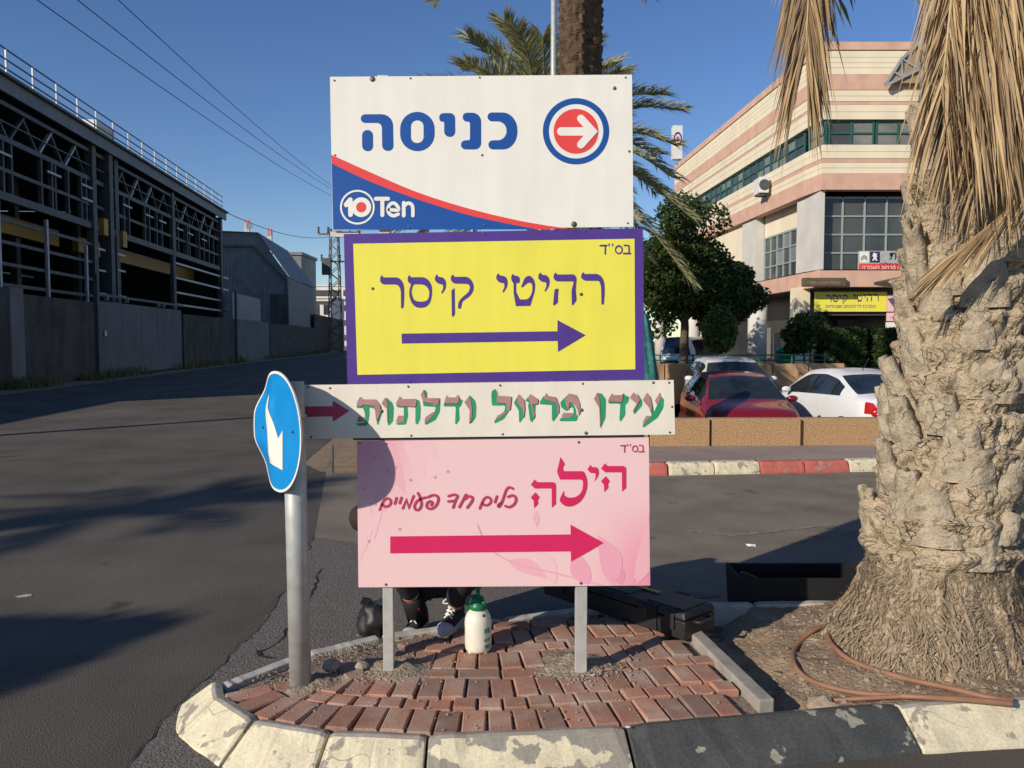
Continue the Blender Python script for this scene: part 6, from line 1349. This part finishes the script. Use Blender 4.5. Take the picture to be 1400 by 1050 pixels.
b = MB(); b.tube([(q[0]+.01, q[1]-.02, q[2]+.312), (q[0]+.03, q[1]-.055, q[2]+.318), (q[0]+.038, q[1]-.075, q[2]+.314)], [.013, .010, .008], 10); b.build('nozzle', M['pump'], hd)
b = MB(); b.tube([(q[0]-.015, q[1]+.0, q[2]+.33), (q[0]-.045, q[1]+.01, q[2]+.325), (q[0]-.056, q[1]+.01, q[2]+.29), (q[0]-.054, q[1]+.01, q[2]+.24)], [.011, .012, .011, .008], 8); b.build('trigger', M['pump'], hd)
b = MB(); b.tube([(q[0]-.0+.030, q[1]-.058, q[2]+.236), (q[0]+.034, q[1]-.064, q[2]+.236)], .009, 10); b.build('valve', M['pump'], SP)
M['sp_print'] = plain('green_print', (.05, .27, .06), .5)
for zz, hh in ((.14, .05), (.085, .03), (.045, .035)):
    for k in range(4):
        a0 = R(-60 + k*9 + random.uniform(-2, 2)); r_ = .0692; b = MB(); vs = []
        for t in (0, 1): 
            for z in (zz - hh*random.uniform(.2, .5), zz + hh*random.uniform(.2, .5)): a = a0 + t*R(random.uniform(4, 7)); vs.append((q[0]+r_*math.cos(a), q[1]+r_*math.sin(a), q[2]+z))
        b.add(vs, [(0, 2, 3, 1)]); b.build('print_mark', M['sp_print'], SP)
for o_ in [x for x in bpy.data.objects if x.parent is SP or (x.parent and x.parent.parent is SP)]:
    for v_ in o_.data.vertices: v_.co.z = q[2] + (v_.co.z - q[2])*SZ
# long black tool case lying on the pavers
def obox(b, o, ux, uy, x0, x1, y0, y1, z0, z1, taper=0):
    o, ux, uy = Vector(o), Vector(ux), Vector(uy); vs = []
    for z, t in ((z0, 0), (z1, taper)):
        for x, y in ((x0+t, y0+t), (x1-t, y0+t), (x1-t, y1-t), (x0+t, y1-t)): vs.append(o + ux*x + uy*y + Vector((0, 0, z)))
    return b.add(vs, [(0,3,2,1),(4,5,6,7),(0,1,5,4),(1,2,6,5),(2,3,7,6),(3,0,4,7)])
c1 = gnd(936, 878, ZI); c0 = gnd(800, 832, ZI); ux = Vector((c1.x-c0.x, c1.y-c0.y, 0)); LT = ux.length + .35; ux.normalize(); uy = Vector((-ux.y, ux.x, 0)); o0 = Vector((c1.x, c1.y, ZI)) - ux*LT
TB = empty('tool_case', o0 + ux*LT*.5, 'long black plastic tool case lying on the pavers beside the right post', 'tool case'); DT = .27
b = MB(); obox(b, o0, ux, uy, 0, LT, 0, DT, .004, .105, -.004); b.build('base_shell', M['black_plastic'], TB, bevel=.01, seg=3)
b = MB(); obox(b, o0, ux, uy, -.006, LT+.006, -.006, DT+.006, .110, .150, .012); lid = b.build('lid', M['black_plastic'], TB, bevel=.012, seg=3)
b = MB(); obox(b, o0, ux, uy, .03, LT*.62, .03, DT-.03, .150, .157, .004); b.build('lid_rib', M['black_plastic'], lid, bevel=.003); b = MB(); obox(b, o0, ux, uy, LT*.74, LT-.03, .03, DT-.03, .150, .157, .004); b.build('lid_rib', M['black_plastic'], lid, bevel=.003)
for x in (.12, LT-.30, LT-.12): b = MB(); obox(b, o0, ux, uy, x, x+.06, -.016, -.004, .05, .135); b.build('latch', M['black_plastic'], TB, bevel=.004)
b = MB(); obox(b, o0, ux, uy, LT-.245, LT-.175, -.013, DT+.012, .02, .153); b.build('strap', M['black_matte'], TB)
b = MB(); obox(b, o0, ux, uy, LT*.52, LT*.72, DT*.58, DT*.70, .158, .160); b.build('yellow_label', mat('yellow_tape', (.55, .47, .05), rough=.5), TB)
b = MB(); b.tube([o0 + ux*(LT+.0) + uy*.07 + Vector((0, 0, .09)), o0 + ux*(LT+.045) + uy*.08 + Vector((0, 0, .095)), o0 + ux*(LT+.045) + uy*(DT-.08) + Vector((0, 0, .095)), o0 + ux*LT + uy*(DT-.07) + Vector((0, 0, .09))], .009, 8); b.build('handle', M['black_plastic'], TB)
# opened black tray on the back kerb
t0, t1 = at(1012, 832, 4.74), at(1196, 832, 4.74); TY = empty('black_tray', ((t0.x+t1.x)/2, 4.8, 0), 'open black plastic tray standing on the far side of the island', 'tray')
zt_ = at(1100, 791, 4.74).z; zb_ = .02
b = MB(); x0, x1, y0, y1 = t0.x, t1.x + .1, 4.74, 5.08
vs = []
for z, k in ((zb_, .012), (zt_, 0)):
    vs += [(x0+k, y0+k, z), (x1-k, y0+k, z), (x1-k, y1-k, z), (x0+k, y1-k, z)]
for z, k in ((zt_, .012), (zb_+.012, .024)):
    vs += [(x0+k, y0+k, z), (x1-k, y0+k, z), (x1-k, y1-k, z), (x0+k, y1-k, z)]
b.add(vs, [(0,3,2,1)] + [(k+i, k+(i+1) % 4, k+4+(i+1) % 4, k+4+i) for k in (0, 4, 8) for i in range(4)] + [(12,13,14,15)]); b.build('shell', M['black_matte'], TY)
for xx in (x0, x1-.09):
    b = MB(); b.add([(xx, y0-.012, zt_-.05), (xx+.10, y0-.012, zt_-.05), (xx+.10, y0-.012, zt_+.004), (xx+.03, y0-.012, zt_+.035), (xx, y0-.012, zt_+.035), (xx, y0+.03, zt_-.05), (xx+.10, y0+.03, zt_-.05), (xx+.10, y0+.03, zt_+.004), (xx+.03, y0+.03, zt_+.035), (xx, y0+.03, zt_+.035)], [(0,1,2,3,4),(9,8,7,6,5),(0,5,6,1),(1,6,7,2),(2,7,8,3),(3,8,9,4),(4,9,5,0)]); b.build('corner_hinge', M['black_matte'], TY)
# irrigation hose loops
def hosept(u, v, z):
    p = gnd(u, v, z)
    for _ in range(4): z2 = max(z, soil_z(p.x, p.y) + .016); p = gnd(u, v, z2)
    return p
H1 = [(1262, 828, .30), (1226, 826, .20), (1190, 838, .13), (1150, 848, .11), (1132, 868, .09), (1148, 892, .085), (1180, 910, .09), (1240, 928, .095), (1300, 941, .10), (1350, 953, .10), (1385, 958, .10)]
H2 = [(1245, 830, .24), (1180, 843, .13), (1120, 858, .085), (1090, 882, .075), (1085, 905, .07), (1100, 925, .07), (1130, 938, .075), (1180, 948, .085), (1260, 953, .09), (1330, 957, .09), (1385, 962, .09)]
H3 = [(1120, 958, .065), (1180, 955, .08), (1240, 952, .095), (1290, 953, .095), (1350, 958, .09)]
def cr(pts, k=8):
    P = [Vector(p) for p in pts]; out = []
    for i in range(len(P)-1):
        a, b_, c, d = P[max(i-1, 0)], P[i], P[i+1], P[min(i+2, len(P)-1)]
        for j in range(k): t = j/k; out.append(.5*((2*b_) + (c-a)*t + (2*a-5*b_+4*c-d)*t*t + (3*b_-a-3*c+d)*t**3))
    return out + [P[-1]]
for k, (H_, r_, lab) in enumerate(((H1, .0125, 'inner brown irrigation hose loop round the palm roots'), (H2, .0125, 'outer brown irrigation hose loop lying on the soil'), (H3, .010, 'short cut end of brown irrigation hose on the soil'))):
    b = MB(); b.tube(cr([hosept(*q) for q in H_]), r_, 12); tag(b.build('irrigation_hose', M['hose']), lab, 'hose', 'brown irrigation hoses')
# litter
def scrap(u, v, z, s, m, lab, seed, name='paper_scrap', cat='litter', flat=.4):
    random.seed(seed); p = gnd(u, v, z); b = MB(); n = 7; vs = [p + Vector((0, 0, s*flat))]
    for i in range(n): a = 2*math.pi*i/n; r_ = s*random.uniform(.6, 1.2); vs.append(p + Vector((r_*math.cos(a), r_*.7*math.sin(a), random.uniform(.003, s*flat))))
    b.add(vs, [(0, i+1, (i+1) % n + 1) for i in range(n)]); return tag(b.build(name, m), lab, cat)
scrap(1027, 747, 0, .05, M['s_white'], 'crumpled white paper scrap on the sunlit road', 1); scrap(1187, 772, 0, .07, M['s_white'], 'white crumpled plastic behind the palm root mat', 2, 'plastic_scrap'); scrap(1170, 769, 0, .12, M['steel_dark'], 'dark plastic bag scrap in the shadow behind the palm', 3, 'plastic_scrap', flat=.08)
scrap(302, 711, 0, .12, M['asphalt_patch'], 'flattened grey cardboard scrap on the left road', 4, 'cardboard_scrap', flat=.04); scrap(33, 815, 0, .05, M['concrete_pale'], 'pale flattened paper on the left road edge', 5, flat=.05)
scrap(1062, 920, .05, .022, M['pump'], 'small green bottle cap on the soil', 6, 'bottle_cap'); scrap(858, 995, .135, .018, M['s_white'], 'tiny white paper chip on the kerb joint', 7, flat=.3); scrap(810, 924, ZI+.01, .016, M['s_white'], 'tiny white chip at the foot of the right post', 8)
# black rubbish bag / glove bundle beside the left post
p = gnd(510, 872, ZI-.05); BG = empty('black_bag', (p.x, p.y, ZI-.02), 'knotted black plastic bag beside the left sign post', 'bag'); random.seed(5)
b = MB(); n, k = 28, 18; vs = []
for i in range(k+1):
    t = i/k
    for j in range(n):
        a = 2*math.pi*j/n; r_ = .086*math.sin(math.pi*min(1, .10+.80*t))**.55*(1 + .34*noise.noise(Vector((math.cos(a)*1.6, math.sin(a)*1.6, t*2.2))) + .16*noise.noise(Vector((math.cos(a)*6, math.sin(a)*6, t*4)))); vs.append((p.x + .0 + r_*math.cos(a)*1.05, p.y+.05 + r_*math.sin(a), .06 + .19*t))
b.add(vs, [(i*n+j, i*n+(j+1) % n, (i+1)*n+(j+1) % n, (i+1)*n+j) for i in range(k) for j in range(n)] + [tuple(range(n))[::-1], tuple(range(k*n, k*n+n))], smooth=True); b.build('bag_body', M['black_plastic'], BG)
for sx in (-1, 1):
    b = MB(); q = Vector((p.x, p.y+.04, .235)); b.add([q + Vector((sx*.0, 0, 0)), q + Vector((sx*.035, -.02, .012)), q + Vector((sx*.075, -.015, .022)), q + Vector((sx*.062, .01, .050)), q + Vector((sx*.02, .02, .035))], [(0,1,2,3,4)]); o = b.build('tied_handle', M['black_plastic'], BG); s_ = o.modifiers.new('t', 'SOLIDIFY'); s_.thickness = .008
# ---------------------------------------------------------------- the crouching person behind the signs
HP = Vector((-.42, 4.52, .0)); PE = empty('person', HP, 'person in dark clothes and black canvas sneakers crouching behind the pink sign', 'person')
M['skin'] = mat('skin', (.46, .27, .19), (.42, .24, .165), scale=12, rough=.55); M['cloth'] = mat('dark_shirt', (.045, .022, .02), (.03, .016, .015), scale=30, rough=.9, bump=.4, bscale=90); M['pants'] = mat('black_trousers', (.016, .016, .018), (.024, .024, .026), scale=20, rough=.9, bump=.4, bscale=60)
M['hair'] = mat('dark_hair', (.02, .012, .009), (.03, .018, .012), scale=60, rough=.6, bump=.8, bscale=120)
def skin(name, verts, edges, m, parent=PE, root=0, lv=2):
    me = bpy.data.meshes.new(name); me.from_pydata([tuple(v[0]) for v in verts], edges, []); o = link(name, me, m, parent)
    o.modifiers.new('skin', 'SKIN'); sv = me.skin_vertices[0].data if me.skin_vertices else None
    if sv is None:
        me.skin_vertices.new() if hasattr(me.skin_vertices, 'new') else None; sv = me.skin_vertices[0].data
    for i, v in enumerate(verts): sv[i].radius = v[1] if isinstance(v[1], tuple) else (v[1], v[1]); sv[i].use_root = (i == root)
    s_ = o.modifiers.new('sub', 'SUBSURF'); s_.levels = lv; s_.render_levels = lv
    ev_ = o.evaluated_get(bpy.context.evaluated_depsgraph_get()); m2 = bpy.data.meshes.new_from_object(ev_); o.modifiers.clear(); o.data = m2
    if not m2.materials: m2.materials.append(m)
    for f in m2.polygons: f.use_smooth = True
    return o
V = lambda x, y, z: HP + Vector((x, y, z))
# feet: right foot (image right) at (-.36, 4.14); left foot at (-.55, 4.24)
FRt, FLt = Vector((-.372, 4.16, .13)), Vector((-.575, 4.30, .05))
ankR, ankL = FRt + Vector((.055, .17, .095)), FLt + Vector((.04, .16, .10))
kneeR, kneeL = Vector((-.20, 4.08, .60)), Vector((-.62, 4.10, .62)); pel = Vector((-.40, 4.56, .36))
hipR, hipL = pel + Vector((.10, -.02, .0)), pel + Vector((-.10, -.02, 0)); sp1 = pel + Vector((0, -.05, .20)); chest = pel + Vector((-.02, -.14, .40)); neck = pel + Vector((-.02, -.22, .52)); head = pel + Vector((-.02, -.27, .60))
shR, shL = chest + Vector((.19, -.02, .05)), chest + Vector((-.19, -.02, .05)); elR, elL = Vector((-.10, 4.12, .62)), Vector((-.83, 4.22, .74)); hdR, hdL = Vector((-.22, 3.93, .80)), Vector((-.56, 3.95, .86))
body = [(pel, (.13, .12)), (sp1, (.14, .11)), (chest, (.16, .12)), (neck, .058), (head, .06), (hipR, .10), (kneeR, .066), (ankR, .045), (hipL, .10), (kneeL, .066), (ankL, .045), (shR, .075), (elR, .050), (hdR, .036), (shL, .075), (elL, .052), (hdL, .036)]
skin('body', body, [(0,1),(1,2),(2,3),(3,4),(0,5),(5,6),(6,7),(0,8),(8,9),(9,10),(2,11),(11,12),(12,13),(2,14),(14,15),(15,16)], M['skin'])
skin('shirt', [(pel + Vector((0, 0, .02)), (.155, .14)), (sp1, (.165, .135)), (chest, (.185, .145)), (neck - Vector((0, -.01, .05)), .085), (shR, .095), (shR.lerp(elR, .85), .072), (shL, .095), (shL.lerp(elL, 1.0), .078), (elL.lerp(hdL, .35), .06)], [(0,1),(1,2),(2,3),(2,4),(4,5),(2,6),(6,7),(7,8)], M['cloth'])
skin('trousers', [(pel, (.15, .14)), (hipR, .125), (kneeR, .085), (kneeR.lerp(ankR, .55), .068), (ankR + Vector((0, 0, .03)), .066), (hipL, .125), (kneeL, .085), (kneeL.lerp(ankL, .55), .066), (kneeL.lerp(ankL, .72), .060)], [(0,1),(1,2),(2,3),(3,4),(0,5),(5,6),(6,7),(7,8)], M['pants'])
# head
b = MB(); hc = head + Vector((0, -.03, .10)); n, k = 32, 24; vs = []
for i in range(k+1):
    ph = math.pi*i/k
    for j in range(n):
        t = 2*math.pi*j/n; d = Vector((math.sin(ph)*math.cos(t), math.sin(ph)*math.sin(t), math.cos(ph))); q = Vector((d.x*.074, d.y*.095, d.z*.118))
        if d.z < -.2: q.x *= 1 + .35*(d.z+.2); q.y = q.y*(1 + .25*(d.z+.2)) - .012*max(0, -d.z)
        if d.y < 0:
            q.y -= .022*math.exp(-((d.x)/.13)**2 - ((d.z+.12)/.16)**2); q.y += .010*(math.exp(-((abs(d.x)-.38)/.14)**2 - ((d.z-.08)/.10)**2)); q.y -= .007*math.exp(-(d.x/.3)**2 - ((d.z+.52)/.07)**2)
        vs.append(hc + q)
b.add(vs, [(i*n+j, (i+1)*n+j, (i+1)*n+(j+1) % n, i*n+(j+1) % n) for i in range(k) for j in range(n)], smooth=True); hd_ = b.build('head', M['skin'], PE)
b = MB(); vs = []
for i in range(k+1):
    ph = math.pi*.62*i/k
    for j in range(n):
        t = 2*math.pi*j/n; d = Vector((math.sin(ph)*math.cos(t), math.sin(ph)*math.sin(t), math.cos(ph))); q = Vector((d.x*.083, d.y*.102 + .012, d.z*.126)); 
        if d.y < -.2 and d.z < .55: q = q*.80
        q += d*.006*noise.noise(d*9); vs.append(hc + q)
b.add(vs, [(i*n+j, (i+1)*n+j, (i+1)*n+(j+1) % n, i*n+(j+1) % n) for i in range(k) for j in range(n)], smooth=True); b.build('hair', M['hair'], hd_)
for sx in (-1, 1):
    b = MB(); b.lathe([(.004, -.006), (.016, -.003), (.02, .004), (.012, .01)], (0, 0, 0), 14); o = b.build('ear', M['skin'], hd_); o.data.transform(Matrix.Translation(hc + Vector((sx*.076, .005, -.01)))@Matrix.Rotation(R(90*sx), 4, 'Y')@Matrix.Scale(1.5, 4, (1, 0, 0)))
    b = MB(); b.lathe([(.002, -.010), (.009, -.005), (.011, 0), (.009, .005), (.002, .010)], hc + Vector((sx*.03, -.083, .008)), 12); b.build('eye', M['s_white'], hd_)
b = MB(); b.tube([hc + Vector((-.024, -.096, -.062)), hc + Vector((0, -.104, -.064)), hc + Vector((.024, -.096, -.062))], [.003, .006, .003], 8); b.build('mouth', mat('lips', (.36, .15, .12), rough=.5), hd_)
# hands: palm and five bent fingers
for hp_, el_, nm in ((hdR, elR, 1), (hdL, elL, -1)):
    f = (hp_ - el_).normalized(); side = f.cross(Vector((0, 0, 1))).normalized()*nm; upv = side.cross(f).normalized()
    skin('hand', [(hp_, (.030, .022)), (hp_ + f*.05, (.040, .020)), (hp_ + f*.085, (.040, .016))], [(0,1),(1,2)], M['skin'], lv=2)
    for k_, (o_, L) in enumerate(((-.03, .060), (-.010, .075), (.011, .082), (.032, .070))):
        a = hp_ + f*.085 + side*o_; p1 = a + f*L*.45 - upv*.006*nm; p2 = p1 + (f*.6 - upv*.8*nm).normalized()*L*.32; p3 = p2 + (f*.1 - upv*nm).normalized()*L*.26; skin('finger', [(a - f*.02, .0095), (p1, .0088), (p2, .008), (p3, .0068)], [(0,1),(1,2),(2,3)], M['skin'], lv=1)
    a = hp_ + f*.03 - side*.035; p1 = a + (f*.6 - side*.8).normalized()*.035; p2 = p1 + (f*.9 - side*.2 - upv*.3*nm).normalized()*.032; skin('thumb', [(a, .012), (p1, .0105), (p2, .008)], [(0,1),(1,2)], M['skin'], lv=1)
# sneakers with soles, toe caps and laces
M['sole'] = mat('sneaker_rubber', (.42, .42, .44), (.34, .34, .36), scale=30, rough=.6); M['canvas'] = mat('black_canvas', (.018, .018, .02), (.028, .028, .03), scale=60, rough=.9, bump=.4, bscale=200); M['lace'] = plain('white_lace', (.80, .78, .74), .8); M['redtag'] = plain('red_patch', (.75, .05, .03), .6)
def shoe(toe, ank, parent):
    d = Vector((ank.x-toe.x, ank.y-toe.y, 0)).normalized(); s_ = Vector((-d.y, d.x, 0)); z0 = toe.z; L = .285
    def ring(x, wd, z): return toe + d*x + s_*wd + Vector((0, 0, z))
    outl = [(0, 0), (.008, .024), (.03, .041), (.07, .049), (.12, .045), (.18, .037), (.24, .036), (.275, .026), (.285, 0)]
    def loopz(k, z, rise=0): return [ring(x, w_*k, z) for x, w_ in outl] + [ring(x, -w_*k, z) for x, w_ in outl[1:-1][::-1]]
    b = MB(); n = 16; vs = loopz(.97, .0) + loopz(1.04, .012) + loopz(1.02, .034); b.add(vs, [tuple(range(n))[::-1]] + [(k*n+i, k*n+(i+1) % n, (k+1)*n+(i+1) % n, (k+1)*n+i) for k in (0, 1) for i in range(n)] + [tuple(range(2*n, 3*n))], smooth=False); sh_ = b.build('sneaker', M['sole'], parent)
    b = MB(); prof = [(.006, .034, .012, 0.02), (.02, .047, .030, .034), (.05, .060, .042, .042), (.09, .074, .045, .04), (.13, .100, .042, .033), (.17, .125, .038, .028), (.205, .135, .037, .03), (.25, .135, .034, .03), (.276, .125, .022, .02)]; vs = []; m_ = 11
    for x, h, w_, tw in prof:
        for j in range(m_):
            a = math.pi*j/(m_-1); ca = math.cos(a); vs.append(ring(x, (w_ if math.sin(a) < .6 else tw + (w_-tw)*.2)*ca*1.0, .030 + (h-.030)*math.sin(a)**.75))
    b.add(vs, [(i*m_+j, i*m_+j+1, (i+1)*m_+j+1, (i+1)*m_+j) for i in range(len(prof)-1) for j in range(m_-1)] + [tuple(range(m_)), tuple(range((len(prof)-1)*m_, len(prof)*m_))[::-1]], smooth=True); b.build('canvas_upper', M['canvas'], sh_)
    b = MB(); vs = [];
    for x, h, w_ in ((-.003, .032, .014), (.008, .046, .03), (.028, .054, .0425), (.045, .058, .0465)):
        for j in range(m_): a = math.pi*j/(m_-1); vs.append(ring(x, (w_)*math.cos(a), .026 + (h-.026)*math.sin(a)**.7 + .003))
    b.add(vs, [(i*m_+j, i*m_+j+1, (i+1)*m_+j+1, (i+1)*m_+j) for i in range(3) for j in range(m_-1)], smooth=True); b.build('toe_cap', M['sole'], sh_)
    for k in range(5):
        x = .085 + .021*k; h = lerpf([(p_[0], p_[1]) for p_ in prof], x) + .006; x2 = x + .021; h2 = lerpf([(p_[0], p_[1]) for p_ in prof], x2) + .006
        for sg in (-1, 1): b = MB(); b.tube([ring(x, -.024*sg, h-.010), ring((x+x2)/2, 0, (h+h2)/2+.004), ring(x2, .024*sg, h2-.010)], .0042, 6); b.build('lace', M['lace'], sh_)
    for sg in (-1, 1):
        q = ring(.175, .0, .140); b = MB(); b.tube(cr([q, q + s_*sg*.03 + Vector((0, 0, .012)) - d*.015, q + s_*sg*.055 - d*.03 + Vector((0, 0, -.008)), q + s_*sg*.03 - d*.025 + Vector((0, 0, -.014)), q], 5), .0036, 6); b.build('lace_bow', M['lace'], sh_)
    return sh_
shoe(FRt, ankR, PE); shoe(FLt, ankL, PE)
b = MB()
for z, a0, a1, hh in ((.09, -125, -65, .030), (.19, -112, -82, .024)):
    c_ = ankL.lerp(kneeL, z); n_ = 8; b.add([c_ + Vector((.0705*math.cos(R(a0+(a1-a0)*i/n_)), .0705*math.sin(R(a0+(a1-a0)*i/n_)) - h_*.75, h_)) for i in range(n_+1) for h_ in (0, hh)], [(2*i, 2*i+2, 2*i+3, 2*i+1) for i in range(n_)])
b.build('red_patch', M['redtag'], PE)
sock = MB(); sock.tube([ankL + Vector((0, 0, -.03)), ankL.lerp(kneeL, .14), ankL.lerp(kneeL, .30)], [.060, .062, .062], 16); sock.build('black_sock', M['black_matte'], PE)
